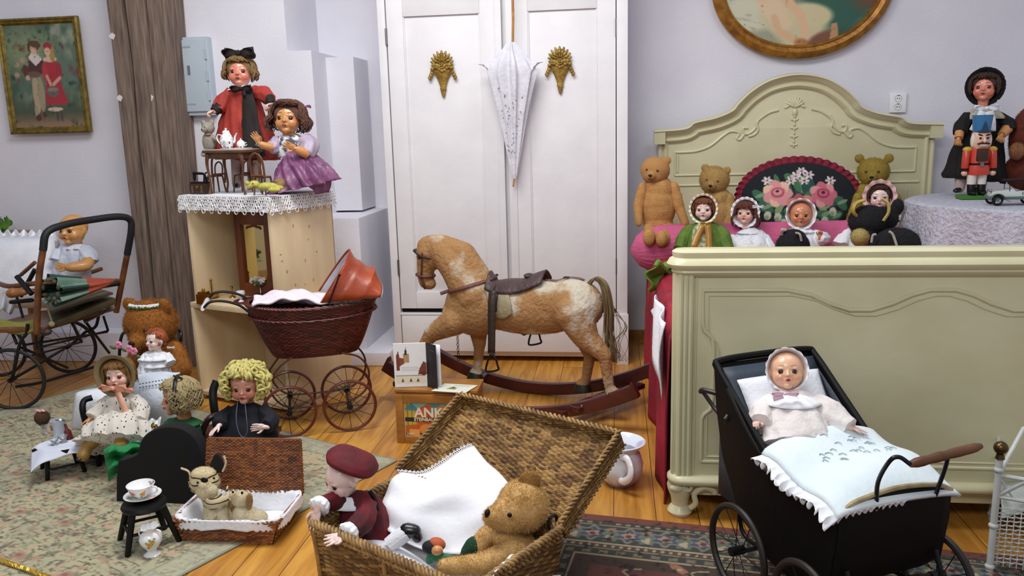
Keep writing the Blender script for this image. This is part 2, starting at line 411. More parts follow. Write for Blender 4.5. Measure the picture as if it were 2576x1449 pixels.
def draw_kids(U, W):
    c = Canvas(U, W, '5f7262')
    c.noise(5, '3f5a44', .5, 4, 1); c.noise(7, '8f9a84', .6, 4, 2); c.ell(.3,.75,.35,.2,'7f8f6a',soft=1)
    c.mix(np.clip((.42-c.y)*3, 0, 1), '3d4a36'); c.noise(9, '6e4038', .62, 5, 5); c.mix(np.clip((.16-c.y)*8,0,1), '8d7258'); c.noise(14, '2e4330', .64, 5, 9)
    for x, y in ((.14,.62),(.22,.66),(.12,.52),(.25,.56)): c.ell(x,y,.035,.025,'b98f80',soft=.6)
    # boy
    c.ell(.42,.20,.035,.13,'6e5a4a'); c.ell(.36,.33,.05,.19,'a99c7c'); c.ell(.43,.33,.05,.17,'9c8f72'); c.ell(.33,.16,.025,.07,'9a8b78'); c.ell(.35,.10,.04,.03,'5b2c24'); c.ell(.44,.13,.03,.03,'4e3428')
    c.poly([(.27,.52),(.5,.52),(.52,.66),(.42,.70),(.32,.68)], '4f302c'); c.ell(.26,.55,.05,.07,'5b3430',.4); c.ell(.36,.52,.1,.03,'6f5048')
    c.poly([(.31,.68),(.4,.6),(.5,.66),(.44,.73),(.36,.73)], 'd8cfc4'); c.ell(.40,.765,.05,.05,'d3a68c'); c.ell(.41,.80,.085,.05,'5a3f2c',noise=20); c.ell(.345,.775,.03,.035,'5a3f2c'); c.ell(.27,.49,.03,.025,'c89c86')
    # girl
    c.ell(.62,.13,.02,.07,'4a4440'); c.ell(.68,.13,.02,.07,'4a4440'); c.poly([(.48,.22),(.80,.22),(.72,.45),(.70,.6),(.54,.6)], 'a42f38'); c.noise(16,'8c2530',.7,5,3) if False else None
    c.ell(.62,.6,.1,.06,'a8323a'); c.ell(.52,.54,.04,.09,'b23a42'); c.ell(.72,.54,.04,.09,'98303a'); c.ell(.61,.66,.1,.025,'d2b8a4')
    c.ell(.60,.73,.045,.05,'d6a98e'); c.ell(.65,.71,.04,.08,'a98a50'); c.ell(.60,.785,.06,.035,'9c3038'); c.ell(.60,.18,.11,.02,'c8b6a0'); 
    c.line([(.54,.5),(.58,.42)],.018,'c99a84'); c.line([(.72,.48),(.62,.42)],.018,'c99a84'); c.ell(.60,.35,.085,.055,'6b5e58'); c.ell(.60,.37,.07,.02,'8c7f74')
    c.noise(30,'404a3c',.72,5,12); c.ell(.395,.765,.042,.036,'d9ac92',0,.2); c.ell(.42,.805,.07,.03,'5a3f2c',-.2,.2); c.ell(.59,.735,.042,.038,'dcb096',0,.2)
    for ex, ey in ((.38,.77),(.41,.766),(.575,.738),(.605,.738)): c.ell(ex,ey,.006,.005,'4a3428')
    return c.c
o = painted('picture', lambda U, Wv: np.stack([-w_/2+.03+(w_-.06)*U, U*0-.01, .03+(h_-.06)*Wv], 1), 90, 110, draw_kids, paint_mat('painting', rough=.35), t)
# electrical cabinet
p0 = OY(440,100,4.19); 
t = thing('electrical_cabinet', 'pale grey blue metal electrical cabinet on the wall between timber post and red coated doll', 'electrical cabinet', (-2.24, 4.17, 1.34))
gm = mat('greymetal', 'b9c6cf', 'b2bfc9', 5, rough=.45)
obj('housing', MB().bx(-.16, .13, -.02, .03, 0, .40), gm, t, bevel=.004)
obj('door', MB().bx(-.145, .115, -.032, -.018, .02, .385), gm, t, bevel=.004)
obj('keyhole', MB().torus((-.02,-.034,.2), .008, .003, (0,1,0), 16, 6), M['black'], t)
b = MB(); b.bx(.015,.027,-.037,-.03,.21,.255); obj('latch', b, mat('greyplastic','6c747a'), t)
for z in (.10, .2, .31): obj('hinge', MB().bx(.113,.121,-.036,-.02,z-.025,z+.025), gm, t)
for z in (.06, .35): obj('vent_slot', MB().bx(-.08,.04,-.034,-.03,z-.004,z+.004), mat('greydk','9fadb8'), t)
# ------------------------------------------------------------------ wardrobe
wp = M['white_paint']; t = thing('wardrobe', 'tall white painted wardrobe with two panelled doors and gilt basket ornaments', 'wardrobe', (-.56, 4.15, 0))
def WX(x): return x+.56
b = MB()
b.bx(WX(-1.195), WX(-1.155), .0, .50, .05, 2.25); b.bx(WX(.0), WX(.055), -.01, .50, 0, 2.25); b.bx(WX(-1.155), WX(0), .48, .50, .05, 2.25)
b.bx(WX(-1.16), WX(0), .02, .48, .03, .27); b.bx(WX(-1.16), WX(0), .0, .48, 2.2, 2.25); b.bx(WX(-.575),WX(-.50), .02,.48,.27,2.2)
obj('carcass', b, wp, t, bevel=.003)
b = MB(); b.bx(WX(-1.16), WX(.0), .05, .07, .27, 2.2); obj('interior_shade', b, M['shade_black'], t)  # black sheet behind the doors, shade put in as colour
def wdoor(x0, x1, nm='door'):
    b = MB(); z0, z1 = .295, 2.2; px0, px1, pz0, pz1 = x0+.085, x1-.09, .385, 1.793
    X = WX
    b.bx(X(x0), X(px0), -.0, .022, z0, z1); b.bx(X(px1), X(x1), 0, .022, z0, z1); b.bx(X(px0), X(px1), 0, .022, z0, pz0); b.bx(X(px0), X(px1), 0, .022, pz1, z1)
    b.bx(X(px0), X(px1), .012, .02, pz0, pz1)
    for a in ((px0, px0+.006, pz0, pz1), (px1-.006, px1, pz0, pz1)): b.bx(X(a[0]), X(a[1]), .004, .014, a[2], a[3])
    d = obj(nm, b, wp, t, bevel=.0025)
    return d
d1 = wdoor(-1.149, -.585); d2 = wdoor(-.52, -.004)
b = MB(); b.bx(WX(-.6), WX(-.565), -.012, .0, .295, 2.2); b.bx(WX(-.545), WX(-.505), -.008, .0, .295, 2.2); obj('centre_moulding', b, wp, t, bevel=.004)
b = MB(); b.bx(WX(-1.15), WX(0), -.002, .025, .06, .255); obj('drawer', b, wp, t, bevel=.003)
b = MB(); b.bx(WX(-1.15), WX(0), .028, .03, .04, .29); obj('drawer_gap_shade', b, M['shade_black'], t)  # black sheet behind the drawer front paints the shade in its gaps
b = MB(); b.bx(WX(-1.155), WX(0), .0, .02, 0.258, .268) ; b.bx(WX(0)-.0, WX(.06), -.02, .0, 0, .27); obj('plinth_rail', b, wp, t, bevel=.002)
for x, dd in ((-1.152, d1), (-.0, d2)):
    for z in (1.70, .52):
        h = MB(); h.sweep([(WX(x), -.004, z-.04), (WX(x), -.004, z+.04)], .006, n=10); obj('hinge', h, M['steel'], dd)
def ornament(dd, cx, cz):
    b = MB(); X = WX(cx)
    # cone
    for sg in (0,):
        b.lathe([(.003,-.1),(.010,-.085),(.013,-.065),(.018,-.055),(.014,-.05),(.02,-.03),(.032,-.0),(.045,.022),(.048,.03),(.044,.034)], 16, TM((X, 0, cz)), sx=1, sy=.35)
    for i in range(9):
        a = i/8; b.ell((X-.05+.1*a, -.012, cz+.04+.01*sin(a*9)), (.011,.010,.011), n=8)
    for i in range(7):
        a = i/6; b.ell((X-.038+.076*a, -.014, cz+.056+.004*cos(a*7)), (.012,.010,.012), n=8)
    b.torus((X,-.02,cz+.056),.012,.004,(0,1,0),14,6); b.ell((X,-.02,cz+.056),(.008,.01,.008),n=8)
    b.ell((X,-.002,cz+.068),(.044,.008,.042),n=20); b.ell((X,-.004,cz+.095),(.022,.008,.026),n=14)
    for r0, n0, s0 in ((.018,5,.6),(.034,7,.9)):
        for i in range(n0): a = -1.2+2.4*i/(n0-1); b.ell((X+sin(a)*r0,-.012,cz+.066+cos(a)*r0*1.1),(.006*s0+.002,.006,.013*s0+.003),(0,a,0),n=8)
    for i in range(11):
        a = -1.5+3*i/10; r = .045+.018*cos(a*1.2)
        b.ell((X+sin(a)*r, -.008, cz+.055+cos(a)*r*.95), (.007,.006,.017), (0,a,0), n=8)
    for s in (-1,1):
        for i in range(4): b.ell((X+s*(.048+.006*i), -.008, cz+.035-.013*i), (.008,.006,.012), (0,s*.5,0), n=8)
    lab(obj('gilt_ornament', b, M['gold'], dd), 'gilt flower basket ornament')
ornament(d1, -.871, 1.492); ornament(d2, -.278, 1.49)
# ------------------------------------------------------------------ parasol on the wardrobe
t = thing('parasol', 'closed white eyelet lace parasol with bamboo handle hanging on the white wardrobe', 'parasol', (-.512, 4.085, 1.0))
b = MB(); b.sweep([(.015,0,.95),(.014,0,.75),(.008,0,.6),(.003,0,.0),(-.006,0,-.06)], [.0065,.0065,.006,.005,.004], n=10); obj('handle', b, mat('bamboo','c48f4a','a87234',30,rough=.4), t)
b = MB(); zs = [-.02,.0,.05,.15,.28,.40,.50,.555,.60,.64]; rr = [.008,.014,.022,.036,.056,.078,.095,.075,.04,.018]
b.sweep([(.004*i/9,-.02*min(1,z*2) if z>0 else 0,z) for i, z in enumerate(zs)], rr, [r*.55 for r in rr], n=96, side=(1,0,0), pleat=(9,[.05,.1,.2,.25,.28,.3,.34,.3,.3,.2], .25))
fp = mat('eyelet', 'e3e3ea', 'd5d5de', 20, rough=.85, bump=.2, bscale=60)
obj('canopy', b, fp, t, ang=60)
for s, nm in ((-1,'a'),(1,'b')):
    b = MB(); b.surf(lambda u, v: (s*(.03+.13*u*(1-.25*v)), -.03-.01*sin(9*u+4*v), .56-.02*u-.22*v*(1-u)), 10, 10); obj('lace_flap', b, fp, t, solid=.002)
b = MB()
for i in range(34):
    z = .1+.33*rng.random(); a = rng.uniform(-1.1,1.1); r = np.interp(z, zs, rr)
    b.ell((sin(a)*r*.9, -.03-cos(a)*r*.5, z), (.0028,.002,.0036), n=6)
obj('eyelet_hole', b, mat('eye_dark','77757c',rough=.9), t)
# ------------------------------------------------------------------ outlet
t = thing('wall_socket', 'white double wall socket above the right end of the headboard', 'socket', (1.487, 4.665, 1.312))
sp_ = mat('plastic_white', 'f2f2f2', rough=.3); obj('plate', MB().bx(-.042,.042,-.014,0,-.052,.052), sp_, t, bevel=.004)
for z in (-.022,.022):
    s = obj('socket_ring', MB().torus((0,-.0145,z),.0175,.0018,(0,1,0),24,6), mat('socket_grey','c9c9cc',rough=.4), t)
    b = MB(); b.ell((-.006,-.0165,z),(.0025,.003,.0025),n=8); b.ell((.006,-.0165,z),(.0025,.003,.0025),n=8); b.box((0,-.016,z+.015),(.006,.004,.003)); obj('pin_hole', b, M['black'], s)
# ------------------------------------------------------------------ oval picture
t = thing('oval_painting', 'large oval painting in a gilded frame above the bed headboard', 'painting', (.965, 4.64, 1.555))
a_, b_ = .465, .385; cz = .385
F_ = [(0,0),(.0,-.02),(.012,-.03),(.03,-.04),(.05,-.032),(.058,-.038),(.066,-.03),(.07,-.012),(.07,0)]
b = MB(); n = 72; vs = []
for i in range(n):
    a = 2*pi*i/n
    for u, v in F_: vs.append(((a_-u)*cos(a), v, cz+(b_-u)*sin(a)))
k = len(F_); b.add(vs, [(i*k+j, i*k+(j+1) % k, ((i+1) % n)*k+(j+1) % k, ((i+1) % n)*k+j) for i in range(n) for j in range(k)])
obj('gilt_frame', b, M['goldframe'], t, ang=35)
def draw_oval(U, Wv):
    x = (2*U-1); y = (2*Wv-1); r = np.maximum(np.abs(x), np.abs(y)); c = Canvas(x*.4, y*.32+.11, '6f7468')
    c.noise(9, '4c564c', .5, 4, 1); c.ell(-.25,-.12,.28,.24,'c9c8ac',.5,.5,6); c.noise(18,'a5a78c',.6,5,4,1,3); c.ell(-.3,-.22,.3,.06,'9a9c84',.4,.5)
    c.ell(.2,.05,.2,.32,'2f5b4c',.2,.4,8); c.noise(12,'3f3a2c',.7,5,8)
    c.ell(.33,.12,.12,.2,'6b4a30',.4,.5); c.ell(-.02,-.13,.2,.09,'c6bd96',-.35,.3,10); c.ell(-.13,-.03,.11,.06,'d9c09c',-.7,.25); c.ell(.05,-.05,.12,.06,'cbc296',-.2,.3)
    c.ell(-.2,.06,.05,.045,'dcb894',0,.3); c.ell(-.21,.09,.055,.035,'b08a50',.2,.4,20); c.line([(-.1,.06),(.0,-.05),(.03,-.14)],.022,'dab48e'); c.line([(-.14,-.06),(-.12,-.13),(-.04,-.16)],.02,'d3ae88')
    c.ell(.03,-.2,.07,.035,'b07848',-.4,.3); c.ell(.14,-.2,.09,.06,'7d4f38',.3,.4,12); c.ell(-.02,.14,.1,.05,'8a6a50',.1,.5); c.poly([(.17,-.1),(.2,-.1),(.25,-.2),(.2,-.22)],'b78a68')
    c.noise(40,'50503e',.75,5,21)
    return c.c
def disc(U, Wv):
    x = 2*U-1; y = 2*Wv-1; X_ = x*np.sqrt(1-y*y/2); Y_ = y*np.sqrt(1-x*x/2); return np.stack([X_*(a_-.05), U*0-.008, cz+Y_*(b_-.05)], 1)
painted('picture', disc, 130, 110, draw_oval, paint_mat('painting'), t)
# ------------------------------------------------------------------ bed
cr = M['cream']; YB = 4.56
t = thing('double_bed', 'cream painted double bed with arched carved headboard and panelled footboard', 'bed', (.93, 3.5, 0)); BED = t
def hb(pts, y): return [V((p[0], y, p[1])) for p in pts]
top = [(.20,1.205),(.36,1.215),(.41,1.245),(.52,1.268),(.60,1.30),(.63,1.335),(.70,1.40),(.80,1.455),(.935,1.478)]
topc = [p for p in top]+[(1.87-p[0], p[1]) for p in top[:-1][::-1]]
tp = rs([(x,0,z) for x, z in topc], 6); tp = [(p.x, p.z) for p in tp]
poly = [(.235,.1)]+[(min(max(x,.235),1.635), z-.01) for x, z in tp]+[(1.635,.1)]
b = MB(); b.prism(poly, .035, TM((0,YB,0))); obj('headboard', b, cr, t, world=True, bevel=.004)
HB = t.children[-1]
# cornice moulding swept along top
prof = [(.0,.0),(.045,.006),(.050,.014),(.035,.022),(.030,.034),(.012,.040),(.010,.058),(.022,.066),(.012,.078),(.0,.082)]
b = MB(); vs = []; L = len(tp)
for i, (x, z) in enumerate(tp):
    a = tp[max(i-1,0)]; c = tp[min(i+1,L-1)]; dx, dz = c[0]-a[0], c[1]-a[1]; l = math.hypot(dx,dz) or 1; nx, nz = dz/l, -dx/l
    for d, h in prof: vs.append((x+nx*h, YB-.018-d, z+nz*h))
k = len(prof); b.add(vs, [(i*k+j, (i+1)*k+j, (i+1)*k+j+1, i*k+j+1) for i in range(L-1) for j in range(k-1)]+[tuple(range(k)), tuple((L-1)*k+j for j in range(k))])
b.bx(.20,.26,YB-.06,YB+.02,1.125,1.2); b.bx(1.61,1.67,YB-.06,YB+.02,1.125,1.2)
obj('cornice', b, cr, HB, world=True, ang=50)
def tubes(nm, paths, r, y, par, fl=.6, k=6):
    b = MB()
    for p in paths:
        q = rs([(x,y,z) for x, z in p], k); b.sweep(q, r, r*fl, n=8, side=(0,1,0)) if False else b.sweep(q, r, n=8)
    return obj(nm, b, cr, par, world=True)
yf = YB-.019
def mir(p): return [(1.87-x, z) for x, z in p]
A = [(.85,1.29),(.80,1.275),(.745,1.235),(.735,1.20),(.70,1.17),(.675,1.175),(.672,1.20),(.695,1.20)]
B_ = [(.68,1.17),(.655,1.14),(.64,1.15),(.65,1.175),(.61,1.185),(.57,1.165),(.50,1.11),(.43,1.085),(.36,1.08),(.315,1.08)]
paths = [A, B_, [(.755,1.255),(.742,1.22),(.748,1.19),(.73,1.165),(.70,1.155)]]
tubes('scroll_carving', paths, .0075, yf, HB); tubes('scroll_carving', [mir(p) for p in paths], .0075, yf, HB)
rp_ = [(.315,1.08),(.315,.955)], [(.315,.955),(1.555,.955)], [(1.555,.955),(1.555,1.08)], [(.29,.90),(1.58,.90)], [(.35,.86),(.35,.6)], [(1.52,.86),(1.52,.6)], [(.33,1.065),(.33,.97)]
tubes('panel_moulding', rp_, .006, yf, HB, k=2)
b = MB()
for i in range(7):
    a = -1.1+2.2*i/6; b.ell((.935+sin(a)*.022, yf, 1.30+cos(a)*.028), (.009,.010,.03), (0,a,0), n=10)
b.ell((.935,yf,1.275),(.014,.012,.022),n=10)
for s in (-1,1): b.ell((.935+s*.04,yf,1.305),(.018,.006,.007),(0,s*.5,0),n=8)
z = 1.255
for i in range(8):
    b.ell((.935,yf,z),(.008-.0004*i,.008,.013),n=8)
    if i % 2: 
        for s in (-1,1): b.ell((.935+s*.012,yf,z+.004),(.010,.006,.005),(0,-s*.4,0),n=8)
    z -= .022
obj('shell_carving', b, cr, HB, world=True)
for x in (.235,.265,1.605,1.635): obj('fluting', MB().sweep([(x,yf,.4),(x,yf,1.13)], .012, n=8), cr, HB, world=True)
# footboard
FY = 2.45; fx0, fx1 = .17, 1.70
b = MB(); b.bx(fx0, fx1, FY-.012, FY+.035, .1, .80); FB = obj('footboard', b, cr, t, world=True, bevel=.004)
def rprof(z, pr, nm, ext=0):
    """moulding wrapping front and rounded corner ends"""
    b = MB(); path = []
    x0, x1, y0, y1 = fx0-ext, fx1+ext, FY-.03, FY+.05; r = .035
    for cx, cy, a0 in ((x0+r, y1-r, 180), (x0+r, y0+r, 180), (x1-r, y0+r, 270), (x1-r, y1-r, 0)):
        for j in range(7):
            if (cx, cy, a0) == (x0+r, y1-r, 180): a = rad(90+90*j/6)
            elif a0 == 180: a = rad(180+90*j/6)
            elif a0 == 270: a = rad(270+90*j/6)
            else: a = rad(0+90*j/6)
            path.append((cx+r*cos(a), cy+r*sin(a), cos(a), sin(a)))
    vs = []; n = len(path); k = len(pr)
    for x, y, nx, ny in path:
        for d, h in pr: vs.append((x+nx*d, y+ny*d, z+h))
    fs = [(i*k+j, ((i+1) % n)*k+j, ((i+1) % n)*k+j+1, i*k+j+1) for i in range(n) for j in range(k-1)]
    fs += [tuple(i*k for i in range(n)), tuple(i*k+k-1 for i in range(n))]
    b.add(vs, fs); return obj(nm, b, cr, FB, world=True, ang=50)
rprof(.785, [(-.012,-.01),(.0,0),(.006,.006),(.004,.012),(.016,.020),(.020,.030),(.012,.044),(.002,.050),(.004,.058),(.004,.066),(-.006,.072)], 'top_rail')
rprof(.115, [(-.01,0),(.004,.0),(.012,.008),(.012,.018),(.002,.028),(-.01,.03)], 'bottom_rail')
for x0_, s in ((fx0,1),(fx1,-1)):
    b = MB()
    for i in range(4): b.sweep([(x0_+s*(.006+.015*i), FY-.018+(.02 if i==0 else 0), .14),(x0_+s*(.006+.015*i), FY-.018+(.02 if i==0 else 0), .785)], .009, n=8)
    b.sweep([(x0_+s*.068, FY-.012,.14),(x0_+s*.068,FY-.012,.785)], .004, n=6)
    obj('corner_fluting', b, cr, FB, world=True)
cx = .935
def panel_path():
    L_ = [(.26,.19),(.26,.33),(.268,.345),(.287,.36),(.292,.40),(.292,.555),(.285,.59),(.262,.61),(.258,.63),(.258,.735),(.50,.735),(.57,.72),(.62,.695),(.68,.675),(.74,.675),(.80,.695),(.85,.72),(.90,.735),(.935,.735)]
    return L_
Lh = panel_path(); full = Lh+[(1.87-x, z) for x, z in Lh[:-1][::-1]]
b = MB()
for off in (0, 1):
    pts = []
    for i, (x, z) in enumerate(full):
        pts.append((x+(.016*off if x < .935 else -.016*off), FY-.013, z-(.016*off if z > .5 else -.016*off)))
    pts.append(pts[0]); b.sweep(pts, .0065 if not off else .003, n=8)
obj('panel_moulding', b, cr, FB, world=True, ang=60)
b = MB(); b.bx(fx0+.02, fx1-.02, FY, FY+.03, .07, .115); obj('apron', b, cr, FB, world=True, bevel=.003)
for x, s in ((.20,1),(1.67,-1)):
    b = MB(); b.lathe([(.034,0),(.040,.012),(.034,.024),(.026,.034),(.030,.06),(.040,.085),(.042,.10),(.034,.118)], 20, TM((x,FY+.015,0)))
    f_ = obj('foot', b, cr, t, world=True)
    b = MB(); b.sweep(rs([(x+s*.03,FY-.02,.035),(x+s*.045,FY-.025,.055),(x+s*.042,FY-.022,.085),(x+s*.07,FY-.02,.105),(x+s*.1,FY-.015,.095),(x+s*.105,FY-.015,.083)],6),.009,n=8)
    b.ell((x-s*.012,FY-.018,.10),(.024,.014,.014),n=12); b.torus((x+s*.02,FY-.022,.105),.012,.005,(0,1,0),14,6)
    obj('scroll', b, cr, f_, world=True)
b = MB(); b.bx(.20,.235,2.5,4.54,.18,.36); b.bx(1.64,1.675,2.5,4.54,.18,.36); obj('side_rail', b, cr, t, world=True, bevel=.004)
b = MB(); b.bx(.235,1.64,2.5,4.5,.28,.38); obj('bed_base', b, mat('slatwood','8a6a44'), t, world=True)
b = MB(); b.bx(.235,1.64,2.52,4.5,.38,.58); o = obj('mattress', b, M['white_cloth'], bevel=.03, seg=4); tag(o, 'thick mattress on the cream bed under the red blanket', 'mattress')
# red blanket over the mattress and down its left side
b = MB()
def bl(u, v):
    y = 2.52+(4.42-2.52)*v; s = u*2.1; w = .012*sin(v*38+u*3)+.01*sin(v*17)
    if s < 1.43: return (1.62-s, y, .592+.004*sin(v*30+s*9))
    d = s-1.43; k = min(d/.03, 1); return (.19-.02*k-w*min(1,d*3)-.02*d*(1.0), y-.12*d*(v), .592-d*.88)
b.surf(bl, 60, 60); o = obj('blanket', b, M['red_cloth'], solid=.006); tag(o, 'dark red blanket hanging down the left side of the bed', 'blanket')
# white hem and green cloth at the left
b = MB(); b.surf(lambda u, v: (.155-.012*sin(v*9+u*4)-.018*u, 2.58+.55*v, .60-.26*u*(1-.75*v)-.02*v), 10, 24)
o = obj('bed_sheet', b, M['white_cloth'], solid=.004); tag(o, 'white sheet corner hanging over the red blanket beside the footboard', 'sheet')
gc = mat('green_silk','6f8f2e','557420',10,rough=.6,bump=.2,bscale=40)
b = MB(); b.surf(lambda u, v: (.15+.16*u-.03*v+.02*sin(9*v), 3.35+.3*u, .66-.11*v*(1-u)-.02*u+.02*sin(u*14+v*3)), 14, 10)
o = obj('green_cloth', b, gc, solid=.006); tag(o, 'crumpled olive green cloth below the pink bolster at the left of the bed', 'cloth')
# pink pleated bolsters
def bolster(nm, p, q, r, label, k=1):
    b = MB(); P = []; rx = []; n = 46; 
    for i in range(n+1):
        a = i/n; e = min(1, .35+3.2*min(a,1-a)) if 0 < a < 1 else .12; e = math.sqrt(max(.02, 1-(max(0, abs(a-.5)*2-.78)/.22)**2)) if abs(a-.5)*2 > .78 else 1
        P.append(V(p).lerp(V(q), a)-V((0,0,.03*max(0,1-a*5)))); rx.append(r*e*(1+.28*max(0,1-a*5)))
    b.sweep(P, rx, [x*.8 for x in rx], n=72, side=(0,0,1), pleat=(26,[.03]*(n+1)))
    return tag(obj(nm, b, M['pink_cloth'], ang=80), label, 'bolster')
bolster('bolster', (.07,4.0,.648), (1.60,4.10,.655), .098, 'pink pleated bolster across the bed under the seated bears')
# embroidered cushion
t = thing('cushion', 'oval rose needlework cushion with dark red ruffle leaning on the headboard', 'cushion', OY(2008,500,4.33), rot=(rad(-14),0,0))
cwx, cwz = .285, .185
def draw_rose(U, Wv):
    x = (2*U-1); y = (2*Wv-1); X_ = x*np.sqrt(1-y*y/2)*cwx; Y_ = y*np.sqrt(1-x*x/2)*cwz
    X_ = np.round(X_/.0035)*.0035; Y_ = np.round(Y_/.0035)*.0035
    c = Canvas(X_, Y_, '141a20')
    for k_ in range(46):
        a = rng.uniform(0, 2*pi); r = rng.uniform(.3,.85); x0_, y0_ = cos(a)*r*.22, sin(a)*r*.14-.01
        c.ell(x0_, y0_, rng.uniform(.028,.05), rng.uniform(.012,.021), rng.choice(['2f5f4a','47744a','1f4a44','6d8f5c','8aa070','25504a']), rot=a+rng.uniform(-.6,.6), soft=.2)
    for x0_, y0_ in ((-.2,.01),(-.17,-.05),(.2,-.03),(.17,-.1),(-.06,-.12),(.06,-.13),(.12,-.09)):
        c.ell(x0_, y0_, .045, .022, '3c6b50', rot=rng.uniform(-1,1)); c.ell(x0_+.008, y0_+.005, .028, .010, '7d9c78', rot=.4)
    for cx_, cz_, r_, c1, c2, c3 in ((-.112,.02,.072,'b8586a','e39a9a','f0c4a8'),(.112,.012,.068,'a84058','cc7080','e09a98'),(0,-.05,.07,'8c3040','b85a64','d68a80')):
        for a in range(7):
            aa = a*2*pi/7; c.ell(cx_+cos(aa)*r_*.55, cz_+sin(aa)*r_*.5, r_*.5, r_*.4, c3 if a % 2 else c2, rot=aa)
        c.ell(cx_, cz_, r_*.62, r_*.55, c2); c.ell(cx_, cz_+r_*.08, r_*.45, r_*.38, c1); c.ell(cx_, cz_+r_*.12, r_*.3, r_*.22, c2); c.ell(cx_, cz_+r_*.16, r_*.14, r_*.1, '5c1c28')
    for cx_, cz_ in ((-.02,.11),(.02,.085),(-.045,.085),(.045,.115),(.01,.135),(-.16,.09),(.15,.085)):
        for a in range(6): c.ell(cx_+cos(a*1.05)*.016, cz_+sin(a*1.05)*.013, .012,.006, 'cdbcc4' if a % 2 else 'e6d8cc', rot=a*1.05)
        c.ell(cx_, cz_, .006,.005,'7a3848')
    for cx_, cz_ in ((-.11,-.1),(-.08,-.13),(.12,-.12),(.16,-.075),(-.16,-.09)):
        c.ell(cx_, cz_, .018, .022, 'c9cdb0', soft=.2); c.ell(cx_-.004, cz_-.01,.01,.012,'96a07c')
    return c.c
def cush(sgn):
    def f(U, Wv):
        x = 2*U-1; y = 2*Wv-1; X_ = x*np.sqrt(1-y*y/2); Y_ = y*np.sqrt(1-x*x/2); r2 = np.clip(X_**2+Y_**2, 0, 1)
        return np.stack([X_*cwx, sgn*.055*np.sqrt(1-r2*.98), Y_*cwz], 1)
    return f
painted('embroidered_face', cush(-1), 170, 110, draw_rose, paint_mat('needlework', rough=.9, bump=.4, bscale=400), t)
P, F, U_, W_ = npgrid(cush(1), 20, 16); obj('cushion_back', npmesh('cushion_back', P, F), M['red_cloth'], t)
b = MB(); n = 260
def ruf(u, v):
    a = 2*pi*u; w = sin(a*46)*.012*v; k = 1+.13*v+.015*sin(a*46+1)*v; kz = 1+.20*v+.02*sin(a*46+1)*v
    return (cos(a)*cwx*.99*k, w-.004, sin(a)*cwz*.99*kz)
b.surf(ruf, n, 4, cu=True); obj('ruffle', b, mat('ruffle_red','8a1a34','6d1228',14,rough=.8,sheen=.3), t, solid=.003, ang=180)
# ------------------------------------------------------------------ dolls and plush: shared makers
from mathutils import noise as mnoise
def skin(nm, col, blush, rough=.28, coat=.3):
    k = 'skin_'+nm
    if k in _mc: return _mc[k]
    m = mat(k, col, rough=rough, coat=coat); nt = m.node_tree; N = nt.nodes; L = nt.links; b = N['Principled BSDF']
    b.inputs['Subsurface Weight'].default_value = .0
    tc = N.new('ShaderNodeTexCoord'); ds = []
    for s in (-1, 1):
        v = N.new('ShaderNodeVectorMath'); v.operation = 'DISTANCE'; v.inputs[1].default_value = (s*.42, -.62, -.28); L.new(tc.outputs['Object'], v.inputs[0]); ds.append(v.outputs['Value'])
    mn = N.new('ShaderNodeMath'); mn.operation = 'MINIMUM'; L.new(ds[0], mn.inputs[0]); L.new(ds[1], mn.inputs[1])
    mr = N.new('ShaderNodeMapRange'); L.new(mn.outputs[0], mr.inputs[0]); mr.inputs[1].default_value = .08; mr.inputs[2].default_value = .42; mr.inputs[3].default_value = .5; mr.inputs[4].default_value = 0
    mx = N.new('ShaderNodeMix'); mx.data_type = 'RGBA'; L.new(mr.outputs[0], mx.inputs[0]); mx.inputs[6].default_value = C3(col); mx.inputs[7].default_value = C3(blush); L.new(mx.outputs[2], b.inputs['Base Color'])
    return m
def skinp(nm): return mat('skinp_'+nm, SK[nm][0], rough=.35, coat=.2)
SK = {'bisque': ('e6bfae','d98874'), 'pale': ('ecd0c6','dc9a92'), 'orange': ('cf8a62','bf5236'), 'tan': ('c98e58','b86a3c'), 'pink': ('dc9c84','c8604c'), 'cell': ('d29a5c','c87f4c'), 'baby': ('e8b896','d8805c'), 'red': ('d98870','c4503f')}
def head_mesh(kind):
    b = MB(); E_ = b.ell
    fat = 1.12 if kind == 'baby' else 1.0
    E_((0,.10,.2),(.84,.88,.8),n=28); E_((0,-.10,-.18),(.70*fat,.70,.76),n=28)
    for s in (-1,1):
        E_((s*.34*fat,-.46,-.30),(.34,.30,.33),n=18); E_((s*.82,.10,-.10),(.08,.15,.21),n=12); E_((s*.86,.02,-.02),(.05,.06,.14),(0,0,s*.3),n=10)
        E_((s*.30,-.58,.17),(.24,.17,.12),n=14)
    E_((0,-.56,-.70),(.25,.24,.20),n=16); b.cap((0,-.70,.12),(0,-.86,-.13),.07,.085); E_((0,-.88,-.15),(.10,.11,.085),n=14)
    for s in (-1,1): E_((s*.08,-.82,-.17),(.06,.07,.05),n=10)
    E_((0,-.72,-.42),(.20,.14,.13),n=14)
    b.cap((0,.06,-.6),(0,.10,-1.15),.36,.40,n=20)
    return voxel(b, .040, 5, 'doll_head_'+kind)
HM = {k: head_mesh(k) for k in ('child','baby')}
HBV = {k: BVHTree.FromPolygons([v.co[:] for v in m.vertices], [tuple(p.vertices) for p in m.polygons]) for k, m in HM.items()}
_hc = {}
def fy(kind, x, z):
    h = HBV[kind].ray_cast(V((x,-3,z)), V((0,1,0))); return h[0].y if h[0] else -.8
